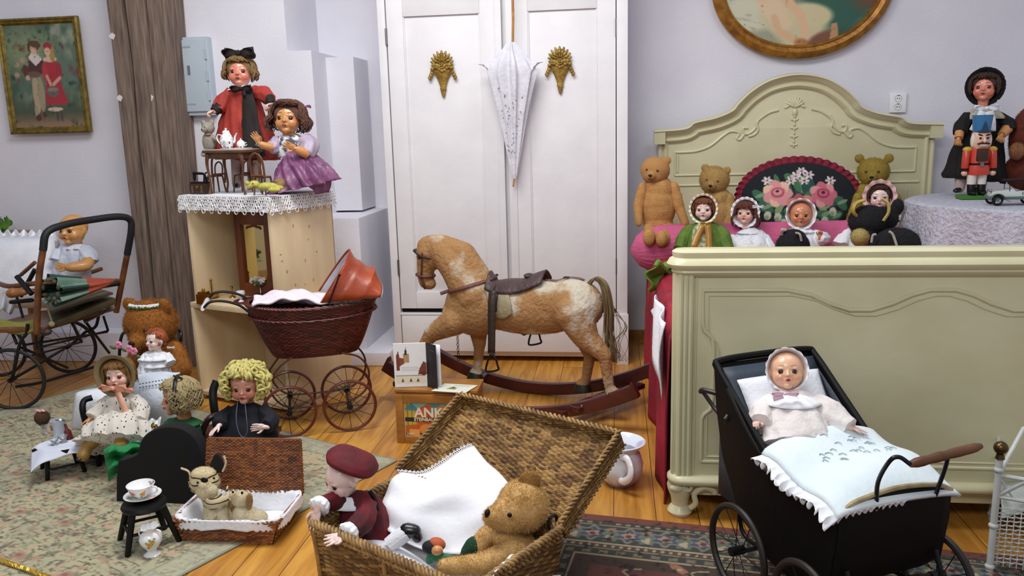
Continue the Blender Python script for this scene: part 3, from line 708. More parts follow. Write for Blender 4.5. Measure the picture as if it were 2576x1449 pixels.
def eye_mesh(kind, s, iris, r=.155, lids=True):
    key = ('eye', kind, s, iris)
    if key in _hc: return _hc[key]
    y = fy(kind, s*.30, .0); c = V((s*.30, y+r*.70, .0)); b = MB()
    n, m = 20, 12; vs = [c+V((0,-r,0))]; fs = []; mi = []
    for i in range(1, m+1):
        t = pi*.62*i/m
        for j in range(n): a = 2*pi*j/n; vs.append(c+V((r*1.05*sin(t)*cos(a), -r*cos(t), r*.92*sin(t)*sin(a))))
    for j in range(n):
        fs.append((0,1+j,1+(j+1)%n)); mi.append(2)
        for i in range(m-1): fs.append((1+i*n+j,1+(i+1)*n+j,1+(i+1)*n+(j+1)%n,1+i*n+(j+1)%n)); mi.append(2 if i < 3 else 1 if i < 8 else 0)
    b.add(vs, fs); b.mi = mi
    # lids
    b.m = 3
    if lids:
        P = [c+V((r*1.12*cos(a), -r*.62-.035*sin(a), r*.72*sin(a)+.012)) for a in [pi*(.02+.96*i/12) for i in range(13)]]
        b.sweep(P, [.006+.009*sin(pi*i/12) for i in range(13)], n=6)
        P = [c+V((r*1.05*cos(a), -r*.66, -r*.70*sin(a))) for a in [pi*(.06+.88*i/10) for i in range(11)]]
        b.sweep(P, .007, n=5)
    _hc[key] = b; return b
def head(root, loc, hr, yaw=0, pitch=0, roll=0, sk='bisque', kind='child', iris='4a2c18', brow='6b4426', lip='b0303a', R=None, teeth=False):
    """yaw/pitch/roll in degrees; 0 faces the camera side of the room"""
    yaw += math.degrees(math.atan2(-loc[0], loc[1]))
    if R is None: R = Matrix.Rotation(rad(yaw),4,'Z') @ Matrix.Rotation(rad(pitch),4,'X') @ Matrix.Rotation(rad(roll),4,'Y')
    X = Matrix.Translation(loc) @ R @ Matrix.Scale(hr, 4)
    me = HM[kind].copy(); me.materials.clear()
    h = obj('head', me, skin(sk, *SK[sk]), root, world=True, X=X, ang=180)
    im = mat('iris_'+iris, iris, rough=.1, coat=.5)
    for s in (-1,1):
        lab(obj('eye', eye_mesh(kind, s, iris), [mat('eyewhite','ece8e4',rough=.15,coat=.5), im, mat('pupil','050505',rough=.08,coat=.8), mat('lash','2a1712',rough=.6)], h, ang=60), 'dark glass eye')
    b = MB()
    bz = .30
    for s in (-1,1):
        b = MB(); P = []
        for i in range(9):
            t = i/8; x = s*(.15+.33*t); z = bz+.055*sin(pi*t)-.02*t; P.append(V((x, fy(kind,x,z)-.006, z)))
        b.sweep(P, [.004+.011*sin(pi*min(1,.15+i/8)) for i in range(9)], [.006]*9, n=6, side=(0,0,1)); obj('eyebrow', b, mat('brow_'+brow, brow, rough=.8), h)
    b = MB(); y = fy(kind,0,-.42)
    for s in (-1,1): b.ell((s*.062,y+.0,-.385),(.075,.045,.032),(0,s*.35,0),n=12); 
    b.ell((0,y-.004,-.455),(.095,.05,.036),n=14); b.m = 1; b.ell((0,y-.026,-.415),(.085,.03,.016),n=12)
    if teeth: b.m = 2; b.box((0,y-.05,-.402),(.07,.02,.014))
    obj('mouth', b, [mat('lip_'+lip, lip, rough=.3, coat=.3), mat('mouthdark','3c0c0e',rough=.6), M['porcelain']], h)
    h['hr'] = hr; return h
def skullp(th, ph, k=1.0):
    return V((0,.08,.18)) + V((sin(th)*sin(ph)*.9*k, -sin(th)*cos(ph)*.95*k, cos(th)*.86*k))
def hair(h, col, col2=None, n=120, length=.6, bangs=0, vol=.1, wave=.04, wf=2.5, r=.07, front=58, flare=.12, curl=0, seed=1, side=0, rough=.5, name='hair', th_side=95):
    q = random.Random(seed); b = MB()
    vc = min(vol,.11)*.6; b.ell((0,.19,.27),(.90+vc,.86+vc,.79+vc),n=26)
    for i in range(n):
        ph = q.uniform(-pi, pi); lay = q.random(); fr = abs(ph) < rad(front)
        th0 = q.uniform(0,.35) if lay < .6 else q.uniform(.3,.9)
        if fr: th1 = rad(47 + bangs*34 + q.uniform(-3,3)) ; L = 0; 
        else: th1 = rad(th_side+q.uniform(-12,8)); L = length*q.uniform(.8,1.08)
        if th1 <= th0+.1: continue
        k = 1+vol*(.25+.75*lay); P = []; f1 = q.uniform(0,6.28); wv = wave*q.uniform(.6,1.3)
        for j in range(8):
            t = j/7; th = th0+(th1-th0)*t; p = skullp(th, ph+side*t*(1 if fr else .2), k+ .05*sin(t*pi)); P.append(p)
        if L:
            o = V((sin(ph),-cos(ph),0)); e = P[-1]; m = max(4, int(L*8))
            for j in range(1, m+1):
                t = j/m; P.append(e + V((0,0,-L*t)) + o*(flare*sin(t*pi*.8)*L - curl*t*t*L))
        o = V((cos(ph), sin(ph), 0)); N_ = len(P)
        P = [p + o*(wv*sin(wf*6.28*j/N_*(1+L)+f1)*min(1,j/3)) for j, p in enumerate(P)]
        R_ = [r*(.45+.65*sin(pi*min(.92,.12+.88*j/(N_-1)))) for j in range(N_)]
        b.sweep(P, R_, [x*.6 for x in R_], n=6)
    m = mat('hair_'+col, col, col2 or col, 26, rough=rough, bump=.5, bscale=30, stretch=(3,3,.35), sheen=.2)
    return obj(name, b, m, h, ang=80)
def curls(h, col, col2, n=170, seed=2, R0=.98, size=.15, face=62):
    q = random.Random(seed); b = MB(); b.ell((0,.24,.31),(.92,.84,.80),n=26)
    c = 0
    while c < n:
        th = math.acos(q.uniform(-.62,1)); ph = q.uniform(-pi,pi)
        if abs(ph) < rad(face) and th > rad(53): continue
        c += 1; p = skullp(th, ph, R0+q.uniform(.02,.16)); o = (p-V((0,.08,.18))).normalized()
        ax = (o.cross(V((0,0,1))) if q.random() < .6 else V((q.uniform(-1,1),q.uniform(-1,1),q.uniform(-1,1)))).normalized()
        F = frame(ax); s = size*q.uniform(.75,1.2); P = []; a0 = q.uniform(0,6.28)
        for j in range(15):
            a = a0+j/14*2*pi*1.5; rr = s*(1-.35*j/14); P.append(p+F @ V((cos(a)*rr, sin(a)*rr, (j/14-.5)*s*1.6)))
        b.sweep(P, [s*.42*(.6+.4*sin(pi*j/14)) for j in range(15)], n=6)
    return obj('hair', b, mat('hairc_'+col, col, col2, 12, rough=.42, bump=.35, bscale=60, sheen=.3, stretch=(2,2,2)), h, ang=80)
def bonnet(h, m, ruf=None, n=26, rw=.26, open_y=-.42, amp=.07, R0=1.1, k2=1.0, name='bonnet'):
    b = MB()
    def f(u, v):
        a = 2*pi*u; t = v; y = open_y + (1.18-open_y)*(1-cos(t*pi/2)) ; rr = math.sqrt(max(0, 1-((y+.0)/1.2)**2)) if y > 0 else 1
        rr = cos(t*pi/2)**.45
        return (cos(a)*R0*.93*rr*k2, y, .10+sin(a)*R0*rr)
    b.surf(f, 40, 10, cu=True)
    o = obj(name, b, m, h, solid=.03, ang=80)
    if ruf is not None:
        b = MB()
        def g(u, v):
            a = 2*pi*u; w = sin(a*n)*amp*v; rr = R0*.96+rw*v+.4*w
            return (cos(a)*rr*.93*k2, open_y-.02-.10*v+w*.8, .10+sin(a)*rr)
        b.surf(g, n*8, 4, cu=True); lab(obj('ruffle', b, ruf, h, solid=.02, ang=180), 'gathered lace edging of the bonnet')
    return o
def hand_mesh(kind):
    b = MB(); b.ell((0,.0,-.30),(.27,.12,.34),n=18); b.cap((0,0,.25),(0,0,-.1),.19,.17)
    cu = {'open': .12, 'curl': .75, 'spread': .06}[kind]; sp = 1.9 if kind == 'spread' else 1.0
    for x, L in ((-.21,.30),(-.075,.37),(.065,.39),(.20,.34)):
        p = V((x,0,-.52)); d = V((x*.45*sp,0,-1)).normalized(); P = [V((x*.9,.0,-.38)), p]; a = 0
        for k in range(3):
            a += cu; dd = V((d.x*cos(a), -sin(a), d.z*cos(a))); P.append(P[-1]+dd*(L/2.4))
        b.sweep(P, [.07,.075,.068,.062,.045], n=8)
        b.ell(P[-1], .048, n=8)
    P = [V((.15,0,-.15)), V((.30,-.05,-.27)), V((.38,-.11,-.40)), V((.39,-.17,-.52))]
    b.sweep(P, [.10,.09,.075,.05], n=8); b.ell(P[-1], .052, n=8)
    return voxel(b, .027, 1, 'hand_'+kind)
HDM = {k: hand_mesh(k) for k in ('open','curl','spread')}
def hand(root, wrist, D, Nn, size, sk, mirror=False, kind='open', name='hand'):
    D = V(D).normalized(); z = -D; y = -V(Nn); y = (y-z*y.dot(z)).normalized(); x = y.cross(z)
    Rm = Matrix((x, y, z)).transposed().to_4x4(); X = Matrix.Translation(wrist) @ Rm @ Matrix.Diagonal((size*(-1 if mirror else 1), size, size, 1))
    me = HDM[kind].copy(); me.materials.clear()
    if mirror: me.flip_normals()
    return obj(name, me, skinp(sk), root, world=True, X=X, ang=180)
def PPM(y): return FPX/((V((0,y,.5))-CP).dot(_f))
class Fig:
    """a figure laid out from points on the photograph at its own distance y"""
    def __init__(s, name, label, cat, px, py, y, group=None):
        s.y = y; s.p = FPX/((OY(px,py,y)-CP).dot(_f)); s.root = thing(name, label, cat, OY(px,py,y), group=group)
    def K(s, px, py, dy=0): return OY(px, py, s.y+dy)
    def L(s, n): return n/s.p
    def head(s, px, py, r, dy=0, **k): s.h = head(s.root, s.K(px,py,dy), s.L(r), **k); s.hr = s.L(r); return s.h
    def loft(s, nm, rows, m, n=28, pleat=None, sub=0, side=(1,0,0), k=7, **kw):
        """rows: px,py,dy,rx(px),ry(px)"""
        P = rs([s.K(r[0],r[1],r[2]) for r in rows], k); q = np.linspace(0, len(rows)-1, len(P)); i = np.arange(len(rows))
        rx = list(np.interp(q, i, [s.L(r[3]) for r in rows])); ry = list(np.interp(q, i, [s.L(r[4]) for r in rows]))
        pl = None
        if pleat: pl = (pleat[0], list(np.interp(q, i, pleat[1])), .3)
        b = MB(); b.sweep(P, rx, ry, n=max(n,64), side=side, pleat=pl); s.wrinkle(b); return obj(nm, b, m, s.root, world=True, ang=85, **kw)
    def wrinkle(s, b, k=1.0):
        f1, f2 = 1/s.L(26), 1/s.L(10); a1, a2 = s.L(4.2)*k, s.L(1.6)*k; o = V((s.y*7, 3, 1))
        b.v = [tuple(V(v)+mnoise.noise_vector(V((v[0]*f1,v[1]*f1,v[2]*f1*.55))+o)*a1+mnoise.noise_vector(V((v[0]*f2,v[1]*f2,v[2]*f2*.6))+o)*a2) for v in b.v]
    def arm(s, pts, m, sk=None, cut=1.0, hs=None, D=None, Nn=(0,-1,0), mirror=False, hk='open', nm='sleeve', pleat=None):
        """pts: px,py,dy,r(px) from shoulder to wrist"""
        P = rs([s.K(*r[:3]) for r in pts], 7); q = np.linspace(0, len(pts)-1, len(P)); R_ = list(np.interp(q, range(len(pts)), [s.L(r[3]) for r in pts]))
        c = max(2, int(len(P)*cut)); b = MB(); b.sweep(P[:c], R_[:c], n=36, pleat=(7,[.05]*c,.4)); s.wrinkle(b,.7); 
        o = obj(nm, b, m, s.root, world=True, ang=80)
        if sk:
            if cut < 1: b = MB(); b.sweep(P[c-2:], [x*.62 for x in R_[c-2:]], n=12); obj('forearm', b, skinp(sk), s.root, world=True)
            d = V(D) if D is not None else (P[-1]-P[-3]); hand(s.root, P[-1]+d.normalized()*s.L(1), d, Nn, hs or s.hr*.85, sk, mirror, hk)
        return o
    def bow(s, px, py, dy, w, m, tails=(), nm='bow', h=None):
        b = MB(); c = s.K(px,py,dy); W_ = s.L(w); H_ = s.L(h or w*.55)
        for sg in (-1,1):
            P = [c, c+V((sg*W_*.45,-.002,H_*.30)), c+V((sg*W_,-.0,H_*.10)), c+V((sg*W_*.9,.004,-H_*.35)), c+V((sg*W_*.4,.004,-H_*.25)), c]
            P = rs(P, 5); 
            b.surf(lambda u, v: P[int(round(u*(len(P)-1)))] + V((0, -.35*H_*sin(pi*u)*(v-.5)*2 - .2*H_*sin(pi*u), .35*H_*(v-.5)*sin(pi*u))), len(P)-1, 4)
            b.surf(lambda u, v: c+V((sg*W_*u*(1-.1*abs(v-.5)), -H_*.25*sin(pi*u)-.0, (v-.5)*H_*(.35+1.0*u)*(1-.15*u)+.03*H_*sin(12*v*u))), 8, 8)
        b.ell(c+V((0,-H_*.2,0)), (W_*.14,H_*.25,H_*.28), n=10)
        for t_ in tails: 
            P = rs([s.K(*q) for q in t_[0]], 5); ribbon(b, P, s.L(t_[1]), (0,-1,0))
        return obj(nm, b, m, s.root, world=True, solid=.0012, ang=60)
    def shoe(s, px, py, dy, L_, ang, m=None, nm='shoe'):
        b = MB(); c = s.K(px,py,dy); l = s.L(L_); Rm = Euler((0,0,ang))
        R3 = Rm.to_matrix()
        b.ell(c, (l*.22,l*.5,l*.2), (0,0,ang), n=14); b.ell(c+R3@V((0,-l*.25,-l*.03)), (l*.25,l*.32,l*.17), (0,0,ang), n=14); return obj(nm, b, m or mat('shoe_black','101012',rough=.25,coat=.3), s.root, world=True)
def collar(f, px, py, dy, r0, r1, m, drop=4, n=14, amp=.06, nm='collar', tilt=0):
    c = f.K(px,py,dy); a0, a1, dr = f.L(r0), f.L(r1), f.L(drop); b = MB()
    def g(u, v):
        a = 2*pi*u; rr = a0+(a1-a0)*v*(1+amp*sin(a*n)); return c+V((cos(a)*rr, sin(a)*rr*.8, -dr*v**1.6+amp*a1*.25*sin(a*n)*v + tilt*sin(a)*rr))
    b.surf(g, n*8, 6, cu=True); return obj(nm, b, m, f.root, world=True, solid=.0015, ang=180)
# plush
def plush_mat(nm, c1, c2): return mat('plush_'+nm, c1, c2, 28, rough=.9, bump=.35, bscale=160, sheen=.3)
def plush(root, nm, prims, m, nf=3500, ln=.006, w=.0006, vox=.005, sm=3, X=None, world=True, label=None):
    b = MB()
    for p in prims:
        if p[0] == 'e': b.ell(p[1], p[2], p[3] if len(p) > 3 else (0,0,0), n=18)
        else: b.cap(p[1], p[2], p[3], p[4], n=14)
    me = voxel(b, vox, sm, nm)
    if nf: me = fuzz(me, nf, ln, w)
    o = obj(nm, me, m, root, world=world, X=X, ang=180)
    if label: lab(o, label)
    return o
_bh = {}
def bear_head(root, loc, r, m, yaw=0, pitch=0, roll=0, muz=1.0, ears=((-1,1),(1,1)), key='a', eye='20140c', nose='17100c', fz=5000, ln=.06, er=.32, ec=.72):
    """unit head scaled by r"""
    yaw += math.degrees(math.atan2(-loc[0], loc[1])); k = (key, muz, ears, fz, er)
    if k not in _bh:
        b = MB(); b.ell((0,0,0),(1,.92,.9),n=24); b.ell((0,-.15,-.25),(.85,.8,.7),n=20); b.cap((0,-.6,-.22),(0,-.75-.28*muz,-.28),.40,.29,n=16)
        for s, e in ears: b.ell((s*ec,.05,ec*.98),(er,.15,er),(0,s*.7,0),n=16); 
        me = voxel(b, .055, 3, 'bear_head'); 
        if fz: me = fuzz(me, fz, ln, .008)
        _bh[k] = me
    me = _bh[k].copy(); me.materials.clear()
    Rm = Matrix.Rotation(rad(yaw),4,'Z') @ Matrix.Rotation(rad(pitch),4,'X') @ Matrix.Rotation(rad(roll),4,'Y')
    X = Matrix.Translation(loc) @ Rm @ Matrix.Scale(r, 4); h = obj('head', me, m, root, world=True, X=X, ang=180)
    em = mat('bead_'+eye, eye, rough=.12, coat=.7)
    for s in (-1,1): b = MB(); b.ell((s*.36,-.83,.10),(.085,.06,.085),n=12); obj('eye', b, em, h)
    b = MB(); yy = -.78-.28*muz-.29; b.ell((0,yy+.04,-.20),(.14,.07,.09),n=12); b.cap((0,yy+.03,-.27),(0,yy+.05,-.40),.016,.014,n=6)
    for s in (-1,1): b.cap((0,yy+.05,-.40),(s*.12,yy+.12,-.46),.015,.013,n=6)
    obj('nose', b, mat('stitch_'+nose, nose, rough=.7), h); return h
# ------------------------------------------------------------------ rocking horse
A_ = V((-.9785,3.6365,0)); t = thing('rocking_horse', 'worn tan hide rocking horse with leather saddle on dark red rockers', 'rocking horse', A_, rad(-16.7))
hm = mat('hide', 'a47a4c', 'c6bca8', 6.5, rough=.85, bump=.5, bscale=60, contrast=.82, sheen=.1, detail=7)
[setattr(q_, 'position', v_) for q_, v_ in zip([n_ for n_ in hm.node_tree.nodes if n_.type == 'VALTORGB'][0].color_ramp.elements, (.53,.63))]
P_ = []
e = lambda c, r, rot=(0,0,0): P_.append(('e', c, r, rot)); c_ = lambda p, q, r1, r2: P_.append(('c', p, q, r1, r2))
e((.60,0,.452),(.30,.098,.118)); e((.36,0,.44),(.15,.098,.135)); e((.83,0,.480),(.135,.108,.115)); e((.70,0,.49),(.2,.09,.09)); e((.27,0,.40),(.075,.075,.085))
c_((.37,0,.49),(.285,0,.615),.108,.086); c_((.285,0,.615),(.205,0,.69),.086,.068); c_((.41,0,.55),(.31,0,.685),.05,.052); c_((.31,0,.685),(.20,0,.722),.05,.044); c_((.20,0,.722),(.13,0,.722),.044,.038)
e((.135,0,.705),(.062,.046,.052)); c_((.128,0,.685),(.108,0,.59),.056,.040); c_((.108,0,.59),(.110,0,.545),.040,.036); e((.155,0,.655),(.045,.044,.055)); e((.125,0,.535),(.034,.032,.028))
# near foreleg stretched forward, far foreleg upright
c_((.28,-.05,.38),(.16,-.055,.315),.066,.040); c_((.16,-.055,.315),(.09,-.058,.22),.036,.023); c_((.09,-.058,.22),(.045,-.058,.145),.021,.019); e((.045,-.058,.13),(.028,.024,.02))
c_((.345,.045,.38),(.348,.05,.25),.055,.031); c_((.348,.05,.25),(.335,.05,.14),.026,.021); e((.325,.05,.115),(.032,.024,.024))
c_((.85,-.05,.46),(.90,-.055,.36),.088,.058); c_((.90,-.055,.36),(.985,-.055,.285),.054,.032); c_((.985,-.055,.285),(1.005,-.055,.15),.029,.021); e((1.02,-.055,.128),(.034,.026,.022))
c_((.83,.05,.42),(.85,.05,.33),.075,.045); c_((.85,.05,.33),(.885,.05,.25),.04,.028); c_((.885,.05,.25),(.865,.05,.13),.026,.021); e((.85,.05,.115),(.032,.026,.022))
body = plush(t, 'body', P_, hm, nf=9000, ln=.006, w=.0007, vox=.0075, sm=4, world=False)
hoof = mat('hoof','1a1d18',rough=.5)
for x, y, z in ((1.025,-.055,.107),(.85,.05,.095),(.32,.05,.095),(.04,-.058,.112)):
    b = MB(); b.lathe([(.026,.022),(.034,.0),(.036,-.012),(.0,-.012)], 16, TM((x,y,z),(0,0,0),(1.15,.9,1))); lab(obj('hoof', b, hoof, t), 'dark painted hoof')
lm = mat('saddle_leather','4a3434','3a2626',18,rough=.5,bump=.25,bscale=60); lr = mat('strap_leather','6e4038',rough=.55,bump=.2,bscale=80); lg = mat('flap_leather','8f8468','a29672',12,rough=.55,bump=.3,bscale=40); dk = mat('dark_leather','33261f',rough=.55,bump=.2)
def ysurf(x, z):
    dg = 0
    h = HBVH.ray_cast(V((x,-.5,z)), V((0,1,0))); return h[0].y if h[0] else -.08
v_, tr = mdata(body.data); HBVH = BVHTree.FromPolygons([tuple(q) for q in v_[:len(v_)-9000*3]], [tuple(q) for q in tr if max(q) < len(v_)-9000*3])
def xsurf(z_, x_, ang, off):  # ray from outside toward the body axis in the yz plane
    cz = .46; d = V((0, sin(ang), -cos(ang))); o_ = V((x_, 0, cz)) - d*.4
    h = HBVH.ray_cast(o_, d); return (h[0] - d*off) if h[0] else V((x_,0,cz))-d*.1
# saddle seat
b = MB(); xs = np.linspace(.43,.74,16)
def seat(u, v):
    x = .44+.25*u; a = (v-.5)*2*(.55+.25*sin(pi*u)+.2*(1-u)); p = xsurf(0, x, a, .007+.004*sin(pi*u)); lift = .04*max(0,u-.6)/.4 + .012*max(0,.15-u)/.15
    return (p.x+.045*max(0,u-.6), p.y, p.z+lift*(1-abs(v-.5)*1.2))
b.surf(seat, 18, 14); obj('saddle_seat', b, lm, t, solid=.006)
b = MB(); b.ell((.625,0,.598),(.022,.03,.01),n=12); b.ell((.45,0,.575),(.02,.035,.016),n=12); obj('saddle_roll', b, lm, t)
for s in (-1,1):
    b = MB()
    def flap(u, v): 
        x = .435+.115*u+.035*v+.01*sin(v*3); a = s*(-.66-(1.05+.30*sin(pi*u))*v); p = xsurf(0, x, a, .007); return p
    b.surf(flap, 12, 12); obj('saddle_flap', b, lg, t, solid=.004)
b = MB()
P = [xsurf(0,.475,-a,.013) for a in np.linspace(.3,1.9,16)]
for y_, z_, w_ in (( -.11,.345,.0),):
    pass
P2 = rs([(.498,-.104,.545),(.500,-.120,.50),(.500,-.126,.45),(.498,-.127,.36),(.494,-.127,.27)],4)
ribbon(b, P2, .034, (0,-1,0)); obj('stirrup_strap', b, dk, t, solid=.004)
def stirrup(c):
    b = MB(); P = [V((c[0],c[1],c[2])), V((c[0]-.018,c[1],c[2]-.03)), V((c[0]-.03,c[1]+.0,c[2]-.072)), V((c[0]-.02,c[1],c[2]-.082)), V((c[0]+.03,c[1],c[2]-.068)), V((c[0]+.028,c[1],c[2]-.05)), V((c[0]+.02,c[1],c[2]-.02))]
    b.sweep(rs(P,4,True), .0045, n=8, closed=True); return b
obj('stirrup', stirrup((.494,-.127,.265)), M['blackmetal'], t); 
b = MB(); b.box((.494,-.127,.268),(.034,.008,.006)); obj('stirrup_buckle', b, M['steel'], t)
b = MB(); ribbon(b, [xsurf(0,.50,a,.01) for a in np.linspace(.5,1.7,10)]+[V((.56,.11,.30))], .03, (0,1,0)); obj('stirrup_strap', b, dk, t, solid=.003)
obj('stirrup', stirrup((.60,.11,.335)), M['blackmetal'], t)
def strap(pts, w, m, nm, th=.003):
    b = MB(); P = rs(pts, 5); ribbon(b, P, w, [(p-V((p.x,0,.5))).normalized() for p in P]); return obj(nm, b, m, t, solid=th)
def on(x, z, off=.006, s=-1):
    if s < 0: 
        h = HBVH.ray_cast(V((x,-.6,z)), V((0,1,0))); return (h[0]+V((0,-off,0))) if h[0] else V((x,-.06,z))
    h = HBVH.ray_cast(V((x,.6,z)), V((0,-1,0))); return (h[0]+V((0,off,0))) if h[0] else V((x,.06,z))
strap([on(.215+.028*i, .505+.0085*i, .006) for i in range(9)], .016, lr, 'breast_strap')
strap([on(.225+.028*i, .515+.0085*i, .006, 1) for i in range(9)], .016, lr, 'breast_strap')
strap([xsurf(0,.70+.02*i,0,.006) for i in range(10)], .014, lr, 'crupper_strap')
b = MB(); b.torus((.80,0,.598),.012,.003,(0,0,1),16,6); obj('crupper_ring', b, M['blackmetal'], t)
# bridle
b = MB(); b.torus((.108,0,.575),.042,.006,(.12,0,1),28,6); obj('noseband', b, mat('bridle','5e2f2c',rough=.6), t)
b = MB(); b.torus((.122,0,.672),.058,.0045,(.35,0,1),28,6)
for i in range(14): a = pi*.7+pi*.6*i/13*1.0; b.ell((.122+.063*cos(a),.054*sin(a),.690+.0*i),(.005,.005,.006),n=6)
obj('browband', b, dk, t)
for s in (-1,1):
    strap([on(.128,.69,.004,s), on(.118,.63,.004,s), on(.108,.58,.004,s)], .01, M['bridle'] if 'bridle' in M else mat('bridle','5e2f2c'), 'cheek_strap')
    b = MB(); b.ell((.108,s*.0475,.665),(.012,.006,.009),n=12); obj('eye', b, mat('glass_eye','120c08',rough=.1,coat=.8), t)
strap([on(.10,.58,.004), on(.115,.545,.004), V((.12,-.03,.515))], .012, mat('bridle','5e2f2c'), 'chin_strap')
b = MB()
for i in range(60):
    q0 = rng.uniform(-1,1); x = .15+.24*rng.random(); zc = .80-(x-.15)*.62; 
b = MB()
tm_ = mat('tail_hair','5a452c','86744e',30,rough=.6,stretch=(2,2,.3))
for i in range(70):
    a = rng.uniform(-1,1); c = rng.uniform(-1,1); L = rng.uniform(.7,1.0); o1 = rng.uniform(-.02,.03)
    P = rs([(.90+.006*a,.006*c,.575),(.925+.01*a,.010*c,.60+.005*a),(.965+.014*a,.014*c,.575),(.985+.016*a,.02*c,.48),(.985+.018*a,.024*c,.40-.02*L),(.995+o1+.02*a,.03*c,.33-.10*L)], 4)
    n_ = len(P); b.sweep(P, [.0045*(1-.8*j/(n_-1)) for j in range(n_)], n=5)
for i in range(9):
    P = rs([(.95,.0,.56),(1.0+.02*rng.random(),0,.47),(1.02+.05*rng.random(),0,.40),(1.01+.07*rng.random(),-.01,.33),(1.03+.05*rng.random(),0,.25)],4); b.sweep(P,.001,n=4)
obj('tail', b, tm_, t)
# flaking seam along the crest
rkm = mat('rocker_red','54201c','3a1512',8,rough=.4,bump=.15,bscale=30,coat=.15)
for s in (-1,1):
    b = MB(); nseg = 28; low_, up = [], []
    for i in range(nseg+1):
        x = -.04+1.21*i/nseg; z = .145*((x-.56)/.58)**2 + .002; low_.append((x,z)); hgt = .052+.012*abs((x-.56)/.56)**2; up.append((x-.0,z+hgt))
    up[0] = (up[0][0]+.04, up[0][1]); up[-1] = (up[-1][0]-.03, up[-1][1]-.0)
    b.prism(low_+up[::-1], .034, TM((0,s*.175,0))); obj('rocker', b, rkm, t, bevel=.004)
for x0_, x1_, z_ in ((1.07,.90,.088),(1.0,.83,.062),(.30,.36,.070),(.03,.06,.105)):
    b = MB(); p, q = V((x0_,.20,z_)), V((x1_,-.21,z_)); F = frame((q-p).normalized(),(0,0,1)); b.box((p+q)/2, (.022,.055,(q-p).length), F); obj('crossbar', b, rkm, t, bevel=.004)
b = MB(); b.ell((1.04,-.194,.165),(.006,.003,.006),n=8); b.ell((.93,-.194,.10),(.006,.003,.006),n=8); obj('bolt', b, M['steel'], t)
b = MB(); 
for i in range(12): b.torus((.235,.05,.30-.012*i),.006,.0015,(0,1,0) if i % 2 else (1,0,0),10,5)
obj('loose_chain', b, M['blackmetal'], t)
# ------------------------------------------------------------------ wicker weaving
def wmat(nm, c1, c2, c3, nu, nv, rough=.5, hole=None):
    m = bpy.data.materials.new(nm); m.use_nodes = True; nt = m.node_tree; N = nt.nodes; L = nt.links; b = N['Principled BSDF']; b.inputs['Roughness'].default_value = rough
    uv = N.new('ShaderNodeUVMap'); mp = N.new('ShaderNodeVectorMath'); mp.operation = 'FLOOR'; L.new(uv.outputs[0], mp.inputs[0])
    wn = N.new('ShaderNodeTexWhiteNoise'); wn.noise_dimensions = '2D'; L.new(mp.outputs[0], wn.inputs[0])
    r = N.new('ShaderNodeValToRGB'); L.new(wn.outputs[0], r.inputs[0]); e = r.color_ramp.elements; e[0].color = C3(c1); e[1].color = C3(c3); q = e.new(.5); q.color = C3(c2)
    n = N.new('ShaderNodeTexNoise'); n.inputs['Scale'].default_value = 5; tc = N.new('ShaderNodeTexCoord'); L.new(tc.outputs['Object'], n.inputs[0])
    mx = N.new('ShaderNodeMix'); mx.data_type = 'RGBA'; mx.blend_type = 'MULTIPLY'; mx.inputs[0].default_value = .5; rr = N.new('ShaderNodeValToRGB'); L.new(n.outputs[0], rr.inputs[0]); rr.color_ramp.elements[0].color = C3('a08870'); rr.color_ramp.elements[0].position=.35; rr.color_ramp.elements[1].position=.6
    L.new(r.outputs[0], mx.inputs[6]); L.new(rr.outputs[0], mx.inputs[7]); L.new(mx.outputs[2], b.inputs['Base Color']); return m
def weave(nm, fn, rows, stakes, m, parent, amp=.004, world=False, X=None, sv=3, su=4, both=True, closeu=False, th=.004, lab_=None, slope=0):
    """fn(U,V)->(P,N) numpy; rows run along u"""
    nu, nv = stakes*su, rows*sv
    U, W_ = np.meshgrid(np.linspace(0,1,nu+1), np.linspace(0,1,nv+1), indexing='ij'); U = U.ravel(); W_ = W_.ravel(); P, Nn = fn(U, W_)
    rid = np.minimum((W_*rows-1e-6).astype(int), rows-1); fr = np.mod(W_*rows, 1)
    ph = U*stakes*pi + (rid % 2)*pi + slope*rid; h = amp*(.55*np.sin(ph) + .45*np.sin(fr*pi)*1.0); h = np.where(fr < .02, -amp*.9, h)
    A = P+Nn*(th/2+h)[:,None]; i, j = np.meshgrid(np.arange(nu), np.arange(nv), indexing='ij'); i = i.ravel(); j = j.ravel(); w = nv+1
    F = np.stack([i*w+j, (i+1)*w+j, (i+1)*w+j+1, i*w+j+1], 1); sl = [(U*stakes/2, W_*rows)]
    if both:
        Bk = P-Nn*(th/2) + Nn*(amp*.55*np.sin(ph)*1 - amp*.45*np.sin(fr*pi))[:,None]; n0 = len(A); A = np.concatenate([A, Bk]); F = np.concatenate([F, F[:, ::-1]+n0]); U = np.tile(U, 2); W_ = np.tile(W_, 2)
    me = npmesh(nm, A, F); uvl = me.uv_layers.new(name='UVMap')
    li = np.empty(len(me.loops), int); me.loops.foreach_get('vertex_index', li)
    # per face uv so that a strand keeps one colour
    fc = F.reshape(-1); uu = U[F].mean(1).repeat(4)*stakes/2; vv = W_[F].mean(1).repeat(4)*rows
    uvl.data.foreach_set('uv', np.stack([uu, vv], 1).ravel())
    o = obj(nm, me, m, parent, world=world, X=X, ang=180)
    if lab_: lab(o, lab_)
    return o
def quad(a, b, c, d):
    """a->b along u at v=0, d->c at v=1"""
    a, b, c, d = [np.array(q, float) for q in (a,b,c,d)]; n = np.cross(b-a, d-a); n /= np.linalg.norm(n)
    def f(U, W_):
        U = U[:,None]; W_ = W_[:,None]; return (a*(1-U)+b*U)*(1-W_)+(d*(1-U)+c*U)*W_, np.tile(n, (len(U),1))
    return f
